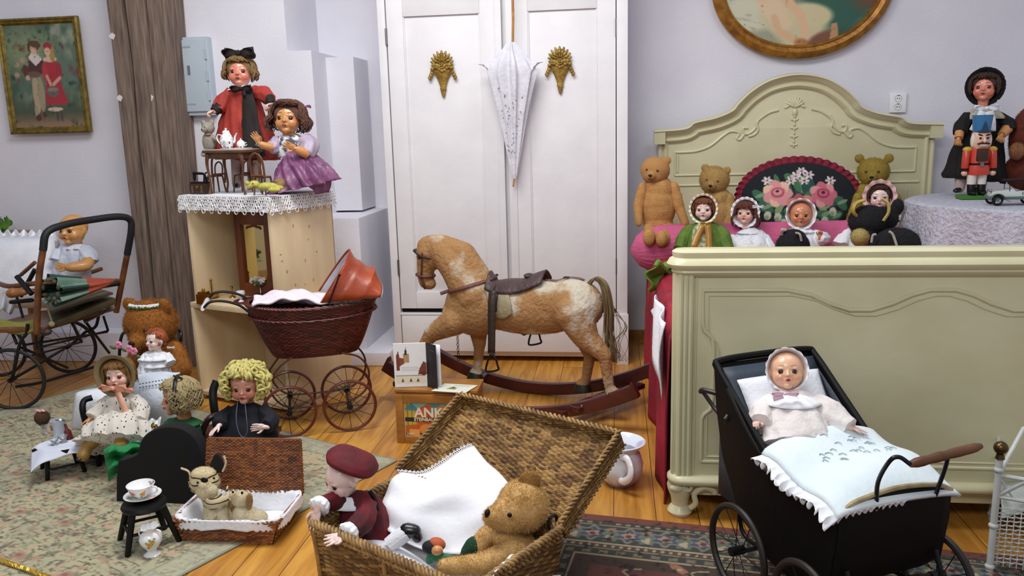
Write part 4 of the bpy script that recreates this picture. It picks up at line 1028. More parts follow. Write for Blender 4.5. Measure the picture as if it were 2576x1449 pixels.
def rope(b, pts, R, r, turns, k=2, closed=False, n=6):
    """twisted strands along pts"""
    P = [V(p) for p in pts]; L = len(P)
    for s in range(k):
        Q = []
        for i in range(L):
            t_ = (P[min(i+1,L-1)]-P[max(i-1,0)]) if not closed else (P[(i+1) % L]-P[i-1]); F = frame(t_.normalized(), (0,0,1) if abs(t_.normalized().z) < .9 else (1,0,0)); a = turns*2*pi*i/(L-1) + 2*pi*s/k
            Q.append(P[i]+F @ V((cos(a)*R, sin(a)*R, 0)))
        b.sweep(Q, r, n=n, closed=closed)
def lerp_pts(a, b, n): return [V(a).lerp(V(b), i/n) for i in range(n+1)]
# ------------------------------------------------------------------ wicker hamper
hz = math.atan2(-.516,.856); HA = OZ(787,1318,.24)+V((-.856,.516,0))*.012; t = thing('wicker_hamper', 'large open wicker hamper full of toys with its lid leaning back, bottom centre', 'hamper', (HA.x,HA.y,0), hz); HAMP = t
wk = wmat('wicker','5c3e20','86622f','bb9558',40,40); HL, HW, HH = .55, .345, .24; ti = .02
def R4(z, k): return [(k,k,z),(HL-k,k,z),(HL-k,HW-k,z),(k,HW-k,z)]
lo, hi = R4(0.0, ti), R4(HH, 0)
for i in range(4):
    j = (i+1) % 4; weave('side', quad(lo[i],lo[j],hi[j],hi[i]), 40, 30 if i % 2 == 0 else 18, wk, t, amp=.0035, th=.006)
obj('base', MB().bx(ti, HL-ti, ti, HW-ti, .004, .012), mat('wickbase','6d5232'), t)
b = MB(); P = []
for i in range(4): P += lerp_pts(hi[i], hi[(i+1) % 4], 70 if i % 2 == 0 else 40)[:-1]
P = [p+V((0,0,.004)) for p in P]
rope(b, P+[P[0]], .0085, .0050, 44, 3); rope(b, [p+V((0,0,-.016)) for p in P]+[P[0]+V((0,0,-.016))], .007, .0045, 60, 2)
obj('braided_rim', b, mat('wick_light','ab8850','735430',30,rough=.45), t, ang=80)
for x in (.02,.28,.53): obj('corner_stake', MB().cap((x,.012-.0,.005),(x,-.004,.22),.006,.006,n=8), mat('wick_light','c0a067'), t)
b = MB(); rope(b, rs([(.33,-.012,.13),(.335,-.035,.16),(.38,-.05,.175),(.43,-.035,.16),(.435,-.012,.13)],10), .006,.004,9,3); obj('handle', b, mat('wick_light','c0a067'), t)
# lid
LD = .05
la = math.atan2(.15,.287); LW = .325; ux = V((0,cos(la),sin(la))); un = V((0,-sin(la),cos(la)))
def lp(x, v, d): x = -.045+x*.585/HL; q = V((x,HW+.004,HH+.012))+ux*v+un*(d-LD); return (q.x,q.y,q.z)
LD = .05
weave('lid_panel', quad(lp(0,0,0),lp(HL,0,0),lp(HL,LW,0),lp(0,LW,0)), 44, 36, wk, t, amp=.0062, sv=5, su=6, th=.006, slope=.35)
for a, c, s_ in (((0,0),(0,LW),18),((0,LW),(HL,LW),40),((HL,LW),(HL,0),18)):
    weave('lid_side', quad(lp(*a,0),lp(*c,0),lp(*c,LD),lp(*a,LD)), 10, s_, wk, t, amp=.0035, th=.006)
b = MB(); P = lerp_pts(lp(0,0,LD),lp(0,LW,LD),40)[:-1]+lerp_pts(lp(0,LW,LD),lp(HL,LW,LD),70)[:-1]+lerp_pts(lp(HL,LW,LD),lp(HL,0,LD),40)
rope(b, P, .006, .0042, 40, 2); P = lerp_pts(lp(0,0,-.004),lp(0,LW,-.004),40)[:-1]+lerp_pts(lp(0,LW,-.004),lp(HL,LW,-.004),70)[:-1]+lerp_pts(lp(HL,LW,-.004),lp(HL,0,-.004),40); rope(b, P, .005, .004, 40, 2)
obj('lid_rim', b, mat('wick_light','c0a067'), t, ang=80)
b = MB()
for i in range(4):
    P = rs([lp(.06+.02*i,.12+.01*i,.008), lp(.10,.15+.01*i,.022), lp(.15+.01*i,.17-.02*i,.012)],5); b.sweep(P,.0025,n=6)
obj('lid_tie', b, mat('straw','8f7448'), t)
b = MB(); b.torus((HL-.03,HW+.004,HH+.01),.018,.005,(1,0,0),16,6); obj('hinge_loop', b, mat('hingedark','221810'), t)
# lining and cloth
def HX(x, y, z): return WM(HAMP) @ V((x,y,z))
b = MB(); b.surf(lambda u, v: HX(.03+.54*u, .03+.28*v, .10+.035*sin(5*u+2*v)+.03*sin(9*v-4*u)*(.5)+.03*abs(u-.5)*2), 30, 20)
o = obj('white_lining', b, M['white_cloth'], solid=.004); tag(o, 'crumpled white cloth lining lying inside the big wicker hamper', 'cloth')
# cloth draped up over the lid: points traced to real depth on the lid plane and basket
def LIDP(x, v, d=.02): q = HX(*lp(x, v, d)); return q
b = MB(); 
rowsC = [[(1008,1190,2.13),(985,1215,2.09),(968,1245,2.05),(960,1275,2.02),(965,1310,1.99),(980,1340,1.96)],
 [(1058,1194,2.14),(1050,1225,2.05),(1035,1262,1.98),(1030,1300,1.97),(1030,1345,1.94),(1040,1372,1.92)],
 [(1100,1170,2.16),(1110,1205,2.08),(1110,1250,1.99),(1110,1300,1.96),(1110,1358,1.92),(1120,1392,1.89)],
 [(1150,1145,2.20),(1170,1180,2.10),(1190,1230,1.99),(1200,1290,1.93),(1200,1350,1.92),(1205,1388,1.88)],
 [(1192,1122,2.235),(1225,1160,2.14),(1255,1192,2.06),(1285,1228,1.98),(1300,1290,1.94),(1300,1340,1.95)]]
G = [[OY(*p) for p in r_] for r_ in rowsC]
cols_ = [rs(r_, 5) for r_ in G]; grid = list(zip(*[rs([c[j] for c in cols_], 5) for j in range(len(cols_[0]))]))
nr_, nc = len(grid), len(grid[0])
def gpt(i, j):
    w = .006*sin(i*.5+j*.32)+.005*sin(j*.55-i*.2); return grid[i][j]+V((0,-w,w))
b.add([gpt(i,j) for i in range(nr_) for j in range(nc)], [(i*nc+j,(i+1)*nc+j,(i+1)*nc+j+1,i*nc+j+1) for i in range(nr_-1) for j in range(nc-1)])
t2 = thing('lace_edged_cloth', 'white lace edged cloth spilling from the hamper over its raised wicker lid', 'cloth', G[2][3])
obj('cloth', b, mat('linen','f0f2f7',rough=.85,bump=.08,bscale=60), t2, world=True, solid=.003, ang=180)
b = MB(); edge_ = [gpt(0,j) for j in range(nc)][::-1]
edge_ = [gpt(i,0) for i in range(nr_)] 
def lacestrip(b, E, w, dirv, k=3):
    n_ = len(E)
    for i in range(n_-1):
        for q in range(k):
            p = E[i].lerp(E[i+1], q/k); d = V(dirv).normalized(); b.torus(p+d*w*.5, w*.30, w*.09, (0,-1,.6), 8, 4); 
            if q % 2 == 0: b.torus(p+d*w*.95, w*.2, w*.08, (0,-1,.6), 8, 4)
lm2 = mat('lace','eef0f4',rough=.85)
lacestrip(b, [gpt(i,0) for i in range(nr_)], .012, (-.5,.1,.5), 2)
obj('lace_edge', b, lm2, t2, world=True)
b = MB(); b.surf(lambda u, v: HX(HL-.02+.03*v-.02*u, .06+.11*u, HH+.012-.05*(1-v)**2*(1)-.012*v*sin(u*20)*.3), 16, 8); o = obj('lace_corner', b, mat('linen','f0f2f7'), t2, world=True, solid=.002)
# ------------------------------------------------------------------ building block box
BL, BR = OZ(1003,1110,0), OY(1208,985,3.05); bx0, bx1, by, bh = -.874, -.545, 3.0, .222
t = thing('toy_brick_box', 'wooden box of toy building bricks with a colourful picture label, booklets on top', 'box', (bx0,by,0), 0)
ow = mat('box_wood','a8712e','8f5c22',9,rough=.4,bump=.1,stretch=(1,1,5),coat=.2)
w2 = bx1-bx0; b = MB(); b.bx(0,w2,0,.15,0,bh-.015); obj('box_body', b, ow, t, bevel=.004)
obj('lid', MB().bx(-.003,w2+.003,-.003,.153,bh-.013,bh), ow, t, bevel=.003)
b = MB(); 
for a in ((0,.032,.0,bh-.02),(w2-.032,w2,0,bh-.02),(.032,w2-.032,0,.028),(.032,w2-.032,bh-.052,bh-.02)): b.bx(a[0],a[1],-.012,0,a[2],a[3])
obj('front_frame', b, ow, t, bevel=.003)
def draw_anker(U, Wv):
    c = Canvas(U*.265, Wv*.142, 'c05c24'); x, y = .265, .142
    c.noise(40,'a84a1c',.55,4,3); c.poly([(0,.045),(.05,.05),(.045,.142),(0,.142)],'c8a838'); c.rect(.012,.018,.04,.142,'8a7a28'); c.rect(.03,.034,.04,.142,'8a7a28')
    c.poly([(.0,.11),(.03,.142),(.27,.142),(.27,.09),(.1,.1)],'3f8a94'); c.poly([(.03,.142),(.06,.11),(.1,.142)],'7db0ac'); c.poly([(.055,.115),(.08,.09),(.12,.12),(.1,.135)],'c85a30'); c.poly([(.12,.115),(.16,.135),(.2,.11),(.16,.1)],'b98a4c')
    c.rect(0,.265,.062,.079,'171410'); c.rect(0,.265,.008,.013,'171410'); c.ell(.09,.03,.03,.022,'d98a3c'); c.rect(.02,.06,.0,.03,'e0a050'); c.rect(.1,.14,.013,.04,'8a3a1c'); c.ell(.2,.03,.04,.03,'caa04c'); c.poly([(.14,.01),(.17,.06),(.2,.01)],'6b2c18')
    c.rect(0,.003,0,.142,'d8c8a0'); c.rect(0,.265,0,.003,'d8c8a0'); c.rect(0,.265,.139,.142,'d8c8a0')
    return c.c
lbl = painted('label', lambda U, W_: np.stack([.032+.265*U, U*0-.002, .028+.142*W_], 1), 130, 80, draw_anker, paint_mat('printed', rough=.3, coat=.4), t)
def text(s, size, X, m, parent, nm='lettering', ext=.0008, off=0, world=False, sx=1):
    cu = bpy.data.curves.new('t', 'FONT'); cu.body = s; cu.size = size; cu.extrude = ext; cu.offset = off; cu.resolution_u = 3
    o = bpy.data.objects.new('t', cu); COL.objects.link(o); dg = bpy.context.evaluated_depsgraph_get(); dg.update()
    me = bpy.data.meshes.new_from_object(o.evaluated_get(dg)); bpy.data.objects.remove(o)
    return obj(nm, me, m, parent, X=X @ Matrix.Diagonal((sx,1,1,1)), smooth=False, world=world)
tw = mat('print_cream','e8dfc4',rough=.5); up = Matrix.Rotation(rad(90),4,'X')
text('ANKER', .055, TM((.075,-.0035,.110)) @ up, tw, lbl, off=.0016)
text('STEINBAUKASTEN', .0185, TM((.072,-.0035,.093)) @ up, tw, lbl, off=.0004)
text('STEINBAU', .007, TM((.04,-.0035,.036)) @ up, tw, lbl)
# booklet standing on the box
bp0 = V((bx0-.005, by+.02, bh+.001)); t = thing('booklet', 'white illustrated booklet standing open on the toy brick box', 'booklet', bp0, 0)
paper = mat('paper','eeeeee',rough=.5)
def page(p0, p1, h, draw, nm, n=(60,80), th=.0012, par=None):
    p0, p1 = V(p0), V(p1); d = p1-p0
    P, F, U, W_ = npgrid(lambda U, W_: np.stack([p0.x+d.x*U, p0.y+d.y*U, p0.z+d.z*U+h*W_], 1), *n)
    me = npmesh(nm, P, F, draw(U, W_)); return obj(nm, me, paint_mat('page', rough=.4), par or t, solid=th, ang=180)
def draw_p1(U, W_):
    c = Canvas(U, W_*1.3, 'eceef0')
    c.rect(.1,.1+.0,.0,.0,'ffffff'); c.poly([(.08,.5),(.18,.5),(.18,.95),(.13,1.02),(.08,.95)],'7a3c30'); c.poly([(.28,.72),(.48,.72),(.47,.98),(.30,.98)],'b0956a'); c.poly([(.33,.95),(.36,.95),(.345,1.18)],'2c2c34'); c.poly([(.34,.95),(.42,.95),(.38,1.2)],'33333c'); c.poly([(.12,1.0),(.16,1.0),(.14,1.1)],'33333c')
    c.poly([(.18,.62),(.32,.7),(.3,.85),(.18,.88)],'8a4636'); c.noise(30,'5a3a28',.8,3)
    for i in range(5): c.rect(.22,.75-.03*(i%2),.58-.025*i,.588-.025*i,'b8b8bc')
    c.rect(.05,.95,.34,.352,'1c1c22'); c.rect(.05,.95,.1,.335,'e6ddc6')
    for x in (.25,.5,.72): c.poly([(x-.05,.15),(x+.05,.15),(x,.27)],'5a4a3a')
    c.poly([(.72,.36),(1,.36),(1,.7),(.9,.75),(.85,.66),(.78,.55)],'7a4034'); c.ell(.9,.4,.1,.05,'6a2c28')
    return c.c
def draw_p2(U, W_):
    c = Canvas(U, W_, '16181f'); c.rect(.35,.8,.2,.85,'14171e'); c.line([(.4,.2),(.4,.85),(.8,.85)],.012,'5a4c38'); return c.c
page((0,0,0),(.128,.02,0),.182,draw_p1,'page'); page((.128,.02,0),(.178,-.022,0),.182,draw_p2,'page'); page((.128,.021,0),(.19,.0,0),.178,lambda U,W_: np.tile(hx('e6e8ec'),(len(U),1)),'page',(4,4)); page((0,.004,0),(.13,.026,0),.18,lambda U,W_: np.tile(hx('e6e8ec'),(len(U),1)),'page',(4,4))
b = MB(); b.box((.155,-.004,.1),(.0,.0,.0)) if False else None
# leaflet
t = thing('leaflet', 'small pale leaflet with a printed vignette lying on the right end of the brick box', 'leaflet', (bx1-.085, by+.02, bh+.002), rad(-8))
def draw_lf(U, W_):
    c = Canvas(U, W_, 'dcdfcf'); c.rect(.3,.62,.3,.62,'c8c9a8'); c.poly([(.34,.33),(.58,.33),(.5,.6),(.4,.66)],'6f6040'); c.ell(.45,.36,.14,.05,'7d8a5c'); c.rect(.4,.85,.75,.79,'6b6b78'); c.rect(.35,.88,.84,.87,'8a8a94'); return c.c
P, F, U_, W_ = npgrid(lambda U, W_: np.stack([-.065+.14*U-.02*(1-W_)*1, -.055+.10*W_, .0015+0*U], 1), 40, 30); obj('sheet', npmesh('sheet', P, F, draw_lf(U_, W_)), paint_mat('page'), t, solid=.002)
# ------------------------------------------------------------------ chamber pot
t = thing('chamber_pot', 'white and lilac porcelain chamber pot behind the hamper lid', 'chamber pot', (.012, 2.68, 0)); pc_ = M['porcelain']
b = MB(); b.lathe([(.0,.003),(.045,.0),(.05,.006),(.062,.02),(.076,.045),(.079,.075),(.070,.105),(.062,.122),(.068,.135),(.085,.150),(.087,.154),(.083,.156),(.062,.137),(.055,.122),(.064,.1),(.072,.07),(.06,.03),(.0,.018)], 40)
bm_ = bpy.data.materials.new('pot_glaze'); bm_.use_nodes = True; nt = bm_.node_tree; bs = nt.nodes['Principled BSDF']; tcn = nt.nodes.new('ShaderNodeTexCoord'); no_ = nt.nodes.new('ShaderNodeTexNoise'); no_.inputs['Scale'].default_value = 9
rp2 = nt.nodes.new('ShaderNodeValToRGB'); rp2.color_ramp.elements[0].color = C3('e6ebf2'); rp2.color_ramp.elements[1].color = C3('b3a3cc'); rp2.color_ramp.elements[0].position = .5; rp2.color_ramp.elements[1].position = .62
nt.links.new(tcn.outputs['Object'], no_.inputs[0]); nt.links.new(no_.outputs[0], rp2.inputs[0]); nt.links.new(rp2.outputs[0], bs.inputs['Base Color']); bs.inputs['Roughness'].default_value = .15
obj('pot', b, bm_, t)
b = MB(); P = rs([(.0,-.062,.122),(.022,-.088,.125),(.034,-.108,.10),(.03,-.112,.07),(.012,-.09,.045),(.0,-.073,.04)],6); b.sweep(P,.009,.013,n=12); obj('handle', b, pc_, t)
# ------------------------------------------------------------------ bed: bears and dolls in a row
class Plush(Fig):
    def E(s, px, py, dy, rx, ry, rz, rot=(0,0,0)): return ('e', s.K(px,py,dy), (s.L(rx),s.L(ry),s.L(rz)), rot)
    def Cc(s, a, b, r1, r2): return ('c', s.K(*a), s.K(*b), s.L(r1), s.L(r2))
    def part(s, nm, prims, m, nf=2500, ln=.006, w=.0007, vox=.006, **k): return plush(s.root, nm, prims, m, nf, ln, w, vox, 3, **k)
om = plush_mat('orange','c08e54','ac7c46')
f = Plush('teddy_bear', 'worn orange brown teddy bear with one ear, on the left end of the pink bolster', 'teddy bear', 1655, 578, 4.08)
bear_head(f.root, f.K(1648,428), f.L(37), om, yaw=-14, pitch=4, roll=6, muz=.75, ears=((1,1),), key='o', fz=1500, ln=.03, er=.30)
f.part('torso', [f.E(1655,520,0,45,38,62), f.E(1657,478,0,38,32,36), f.E(1655,560,0,38,34,24)], om, 1500, .003)
f.part('arm', [f.Cc((1618,470,-.01),(1606,520,-.03),13,14), f.Cc((1606,520,-.03),(1607,562,-.06),13,9)], om, 500, .003)
f.part('arm', [f.Cc((1694,470,-.01),(1708,520,-.03),14,14), f.Cc((1708,520,-.03),(1724,562,-.06),13,10)], om, 500, .003)
f.part('leg', [f.Cc((1634,572,-.01),(1634,602,-.16),17,16), f.E(1632,598,-.19,15,12,20)], om, 500, .003)
f.part('leg', [f.Cc((1678,570,-.01),(1668,606,-.16),18,16), f.E(1664,600,-.19,15,12,20)], om, 500, .003)
bm2 = plush_mat('honey','ba9658','a6824a')
f = Plush('teddy_bear', 'shaggy golden teddy bear with floppy ears behind the green bonnet doll', 'teddy bear', 1805, 600, 4.28)
bear_head(f.root, f.K(1797,452), f.L(37), bm2, yaw=-10, pitch=6, roll=8, muz=.8, ears=((-1,.86),(1,.72)), key='h', ln=.09, er=.27, eye='6b3a1c')
f.part('torso', [f.E(1805,545,0,42,36,62), f.E(1803,500,0,36,30,30)], bm2, 2500, .008)
f.part('arm', [f.Cc((1832,500,-.02),(1838,545,-.05),15,14), f.Cc((1838,545,-.05),(1822,590,-.08),14,11)], bm2, 1200, .008)
f.part('arm', [f.Cc((1776,505,-.02),(1765,560,-.05),14,12)], bm2, 800, .008)
bm3 = plush_mat('olive','a68e38','8c762c')
f = Plush('teddy_bear', 'moss yellow teddy bear with wide ears behind the pink frilled bonnet doll', 'teddy bear', 2200, 590, 4.34)
bear_head(f.root, f.K(2197,432), f.L(38), bm3, yaw=-4, pitch=4, muz=.85, ears=((-1,.72),(1,.72)), key='m', ln=.10, er=.30, ec=.88)
f.part('torso', [f.E(2205,530,0,60,40,72), f.E(2200,485,0,45,34,36)], bm3, 3500, .010)
f.part('arm', [f.Cc((2248,500,-.02),(2268,560,-.06),16,13)], bm3, 900, .010); f.part('arm', [f.Cc((2158,500,-.02),(2140,560,-.06),16,13)], bm3, 900, .010)
# doll in green bonnet
grn = mat('green_velvet','5f7d26','45611a',14,rough=.75,bump=.25,bscale=50,sheen=.5); lacem = mat('lace','eef0f4'); lacec = mat('lace_cream','e8e0cc',rough=.85)
whit = mat('white_cotton','e9ebee','dcdfe6',16,rough=.85,bump=.35,bscale=60,sheen=.2); goldr = mat('gold_ribbon','b88a32','a0742a',10,rough=.35,sheen=.4,coat=.2)
f = Fig('doll', 'doll in an olive green dress and lace trimmed bonnet with a gold ribbon', 'doll', 1772, 640, 3.92)
f.head(1771,527,29, yaw=-6, sk='pale', iris='3c4650', brow='7a4e3a', lip='a8404a'); hair(f.h,'6b3a20','8a5430', bangs=.5, length=.5, n=110, vol=.12, curl=.1, seed=4)
bonnet(f.h, mat('bonnet_green','4f6a30','3c5424',10,rough=.8), lacec, n=20, rw=.20, open_y=-.50, R0=1.16)
f.loft('dress', [(1772,556,0,12,11),(1772,566,0,36,22),(1771,590,0,52,32),(1770,622,-.01,62,44),(1770,650,-.02,72,54)], grn, pleat=(11,[0,.02,.04,.05,.06]))
f.arm([(1738,574,0,14),(1720,600,-.03,17),(1708,628,-.07,15)], grn, 'pale', hs=.04, mirror=True); f.arm([(1806,574,0,14),(1822,600,-.03,17),(1832,630,-.07,15)], grn, 'pale', hs=.04)
f.loft('bodice', [(1766,560,-.045,8,4),(1764,580,-.062,22,8),(1764,605,-.075,24,10),(1764,640,-.10,30,10)], mat('floral_cream','c9c3a0','7f8a5c',60,rough=.8,contrast=.7))
f.bow(1776,562,-.085,13,goldr,[([(1770,566,-.09),(1756,592,-.105),(1744,622,-.125)],15),([(1780,566,-.09),(1783,595,-.105),(1784,630,-.125)],15)])
# doll with white lace cap
f = Fig('doll', 'doll with long auburn hair, white frilled lace cap and plain white collared dress', 'doll', 1885, 640, 3.95)
f.head(1876,537,27, yaw=-12, pitch=-4, sk='bisque', iris='24180f', brow='8a5a44'); hair(f.h,'5a2a1c','6e3826', bangs=.75, length=1.25, n=130, vol=.16, flare=.25, seed=5)
bonnet(f.h, lacem, lacem, n=18, rw=.26, open_y=-.15, R0=1.22)
f.bow(1907,520,-.09,13,lacem)
f.loft('dress', [(1884,572,0,10,10),(1885,582,0,26,20),(1886,600,0,46,30),(1886,625,-.01,56,38),(1886,655,-.02,62,44)], whit, pleat=(9,[0,.02,.04,.05,.06]))
f.arm([(1848,598,0,13),(1838,622,-.03,16),(1836,650,-.05,14)], whit); f.arm([(1922,598,0,13),(1934,622,-.03,16),(1940,650,-.05,14)], whit)
collar(f,1884,576,0,9,30,whit,drop=10,n=2,amp=.04); b = MB(); b.ell(f.K(1888,590,-.07),(.004,.003,.004),n=8); b.ell(f.K(1888,606,-.085),(.004,.003,.004),n=8); obj('button', b, M['porcelain'], f.root, world=True)
# orange baby
f = Fig('baby_doll', 'orange faced baby doll in a white baby bonnet with one raised hand', 'doll', 2010, 640, 3.95)
f.head(2014,540,31, yaw=4, pitch=2, sk='orange', kind='baby', iris='5a3018', brow='a8663c', lip='8c2a20', teeth=True)
bonnet(f.h, lacem, lacem, n=12, rw=.14, open_y=-.42, R0=1.18, amp=.09)
f.loft('dress', [(2014,570,0,14,12),(2014,582,0,34,22),(2012,605,0,46,30),(2010,650,-.01,60,40)], lacem, pleat=(9,[0,.03,.05,.06]))
f.arm([(2046,590,0,14),(2072,600,-.03,17),(2062,596,-.07,12)], lacem, 'orange', hs=.042, D=(0.05,-.1,1), Nn=(-.3,-1,0), mirror=False, hk='curl')
f.arm([(1984,590,0,14),(1968,612,-.03,16),(1966,640,-.05,14)], lacem)
collar(f,2014,574,0,12,34,lacem,drop=9,n=8,amp=.10)
# doll in pink frilled bonnet (partly hidden)
f = Fig('doll', 'dark haired doll in a pale pink ruffled bonnet behind the big black plush dog', 'doll', 2212, 640, 4.12)
f.head(2213,497,30, yaw=0, sk='pale', iris='2c2018', brow='6b3c30'); hair(f.h,'3a1c14','4e281c', bangs=.1, length=.3, n=90, vol=.08, seed=6)
bonnet(f.h, mat('pink_lace','e2bcb8','d8aeac',14,rough=.8), mat('pink_lace','e2bcb8'), n=13, rw=.34, open_y=-.35, R0=1.12, amp=.11)
f.loft('dress', [(2212,538,0,14,12),(2212,556,0,36,24),(2210,600,0,56,34),(2210,650,0,66,40)], whit, pleat=(9,[0,.03,.05,.06]))
b = MB(); P = [f.K(2125+8*cos(a)*(2.2+.5*sin(3*a)), 600+6*sin(a)*(3.5+.5*cos(5*a)), -.16+.02*sin(2*a)) for a in np.linspace(0,2*pi,40)[:-1]]
f.loft('sleeve', [(2160,575,-.05,16,12),(2135,596,-.12,24,16),(2120,622,-.16,30,18)], lacem, pleat=(7,[.05,.08,.12]))
# black plush dogs
bk = plush_mat('black','0e0f12','16171c'); yl = plush_mat('yellow_ear','b39a48','c9b46a'); gy = plush_mat('grey_ear','9a958a','b5afa2')
f = Plush('plush_dog', 'big black plush dog with curled yellow lined ears on the bed', 'plush dog', 2190, 620, 3.86)
f.part('head', [f.E(2186,556,0,50,42,40), f.E(2222,550,0,36,34,30), f.E(2176,590,-.02,34,30,20), f.E(2258,520,.02,16,12,20)], bk, 5000, .007)
for P in ([(2158,548,-.03),(2146,530,-.04),(2152,512,-.04),(2176,503,-.04)], [(2219,500,-.05),(2234,512,-.06),(2235,535,-.07),(2222,556,-.07)]):
    b = MB(); Q = rs([f.K(*q) for q in P], 5); b.sweep(Q, [f.L(3+7*sin(pi*(.1+.8*i/(len(Q)-1)))) for i in range(len(Q))], [f.L(4)]*len(Q), n=10, side=(0,1,0)); obj('ear', b, yl, f.root, world=True)
f.part('muzzle', [f.E(2163,597,-.10,22,22,22)], plush_mat('beige','9d8a4c','b29f62'), 1500, .005)
f = Plush('plush_dog', 'small black plush dog with grey lined ears in front of the white bonnet baby', 'plush dog', 1992, 625, 3.76)
f.part('body', [f.E(1994,618,0,42,34,36), f.E(1995,600,0,32,28,24)], bk, 3000, .006)
for P in ([(1968,590,-.01),(1966,578,-.02),(1978,578,-.02)], [(2002,586,-.05),(2012,590,-.06),(2016,606,-.06)]):
    b = MB(); Q = rs([f.K(*q) for q in P], 5); b.sweep(Q, [f.L(5) for i in range(len(Q))], [f.L(3)]*len(Q), n=8, side=(0,1,0)); obj('ear', b, gy, f.root, world=True)
f = Plush('plush_dog', 'round backed black plush dog at the lower right of the bed row', 'plush dog', 2255, 630, 3.74)
f.part('body', [f.E(2255,620,0,62,40,48), f.E(2290,632,0,40,34,36), f.E(2215,632,0,36,30,30)], bk, 4500, .006)
for P in ([(2236,582,-.06),(2246,590,-.07),(2256,618,-.085)], [(2192,610,-.05),(2196,592,-.05),(2204,590,-.05)]):
    b = MB(); Q = rs([f.K(*q) for q in P], 5); b.sweep(Q, f.L(3.2), n=8); obj('ear', b, gy, f.root, world=True)
f = Plush('plush_panda', 'small plush animal with white face and black ear beside the pink bolster end', 'plush toy', 2285, 600, 4.02)
f.part('head', [f.E(2278,558,0,24,20,20), f.E(2268,562,-.02,14,12,14)], plush_mat('offwhite','d5cfc2','c4bdae'), 1500, .005); f.part('ear', [f.E(2300,552,-.01,16,10,17)], bk, 700, .005)
b = MB(); b.ell(f.K(2280,550,-.055),(.006,.004,.006),n=8); b.ell(f.K(2262,556,-.05),(.005,.004,.005),n=8); obj('eye', b, M['black'], f.root, world=True)
f.part('body', [f.E(2295,585,0,26,20,22)], plush_mat('beige','9d8a4c','b29f62'), 1000, .005)
f = Plush('plush_paw', 'plain beige plush foot of a stuffed animal lying on the right end of the bolster', 'plush toy', 2330, 580, 4.04)
f.part('foot', [f.E(2330,567,0,23,18,16,(0,.2,0))], plush_mat('beige','9d8a4c','b29f62'), 900, .004)
# ------------------------------------------------------------------ corner table with its doll, nutcracker, car
TZ = .86; tc_ = V((1.83,3.85,0)); t = thing('corner_table', 'round corner table under a white lace cloth, right of the bed', 'table', tc_)
b = MB(); b.lathe([(.0,TZ-.03),(.50,TZ-.03),(.50,TZ-.012),(0,TZ-.012)], 40); obj('tabletop', b, mat('slatwood','8a6a44'), t)
b = MB(); b.lathe([(.16,0),(.16,.02),(.04,.05),(.035,TZ-.05),(.1,TZ-.03)], 20); obj('pedestal', b, mat('slatwood','8a6a44'), t)
tl = thing('lace_tablecloth', 'white lace tablecloth hanging over the corner table', 'tablecloth', tc_)
def tcl(u, v):
    a = 2*pi*u; k = max(0, v-.55)/.45; fold = sin(a*11)*.022*k+sin(a*23)*.008*k; r = .512*min(1, v/.55)+fold+.02*k; r = r if v < .55 else .515+fold+.025*k
    return (r*cos(a), r*sin(a), TZ-.004-(0 if k == 0 else .215*k-.006) + (.015*sin(a*9)*k))
b = MB(); b.surf(tcl, 200, 26, cu=True)
obj('cloth', b, mat('lacecloth','c9c9d2','b4b4c2',55,rough=.85,bump=.7,bscale=70,contrast=.6), tl, solid=.004)
brn = mat('brown_velvet','120b08','0b0605',12,rough=.85); 
f = Fig('doll', 'tall doll in dark brown coat and black fur hat on the corner table', 'doll', 2445, 486, 4.12)
f.root.location.z = TZ
f.head(2477,222,34, yaw=-6, pitch=-3, sk='red', iris='5a3a2c', brow='7a4030', lip='6b1820', teeth=True); hair(f.h,'4a2a1c','2c1810', bangs=.35, length=.5, n=110, vol=.13, curl=.2, seed=8)
fur = mat('fur_black','0b0908','141110',30,rough=.9,bump=.8,bscale=40); bonnet(f.h, fur, fur, n=3, rw=.30, open_y=-.02, R0=1.12, amp=.05, name='hat'); b = MB()
for i in range(70): a = rng.uniform(-1.3,1.9); b.ell((1.28*cos(a)*.95, -.10+rng.uniform(-.06,.1), .10+1.28*sin(a)),(.12,.10,.12),n=6)
obj('hat_trim', b, fur, f.h)
f.loft('dress', [(2470,272,0,12,11),(2470,285,0,36,22),(2468,320,0,46,30),(2462,370,0,56,36),(2452,440,0,70,44),(2450,452,0,68,42)], brn, pleat=(13,[0,.02,.03,.05,.09,.09]))
f.arm([(2438,292,0,14),(2420,316,-.03,17),(2414,334,-.05,15)], brn); f.arm([(2506,292,0,14),(2532,312,-.03,18),(2538,330,-.05,16)], brn)
for P, D, mi in (([(2414,330,-.05,11),(2412,348,-.07,10)], (-.2,-.3,-1), True), ([(2534,324,-.05,13),(2520,340,-.08,10)], (-.6,-.3,-1), False)):
    b = MB(); Q = [f.K(*q[:3]) for q in P]; b.sweep(Q, [f.L(q[3]) for q in P], n=12); obj('forearm', b, skinp('tan'), f.root, world=True); hand(f.root, Q[-1], D, (0,-1,0), f.hr*.85, 'tan', mi, 'curl')
collar(f,2476,268,0,14,50,mat('ecru','b9b29c','a59e88',40,rough=.8),drop=30,n=9,amp=.03)
f.bow(2482,272,-.10,28,whit,[([(2474,280,-.11),(2462,304,-.12),(2448,330,-.125)],20),([(2488,280,-.11),(2494,305,-.12),(2494,330,-.125)],20)])
for x, dy, a in ((2418,-.02,-.7),(2470,.0,.4)):
    b = MB(); b.cap(f.K(x,445,dy), f.K(x-3,474,dy), f.L(15), f.L(11)); obj('leg', b, mat('stocking','c4aca4',rough=.8), f.root, world=True)
    f.shoe(x-8, 478, dy-.03, 34, a)
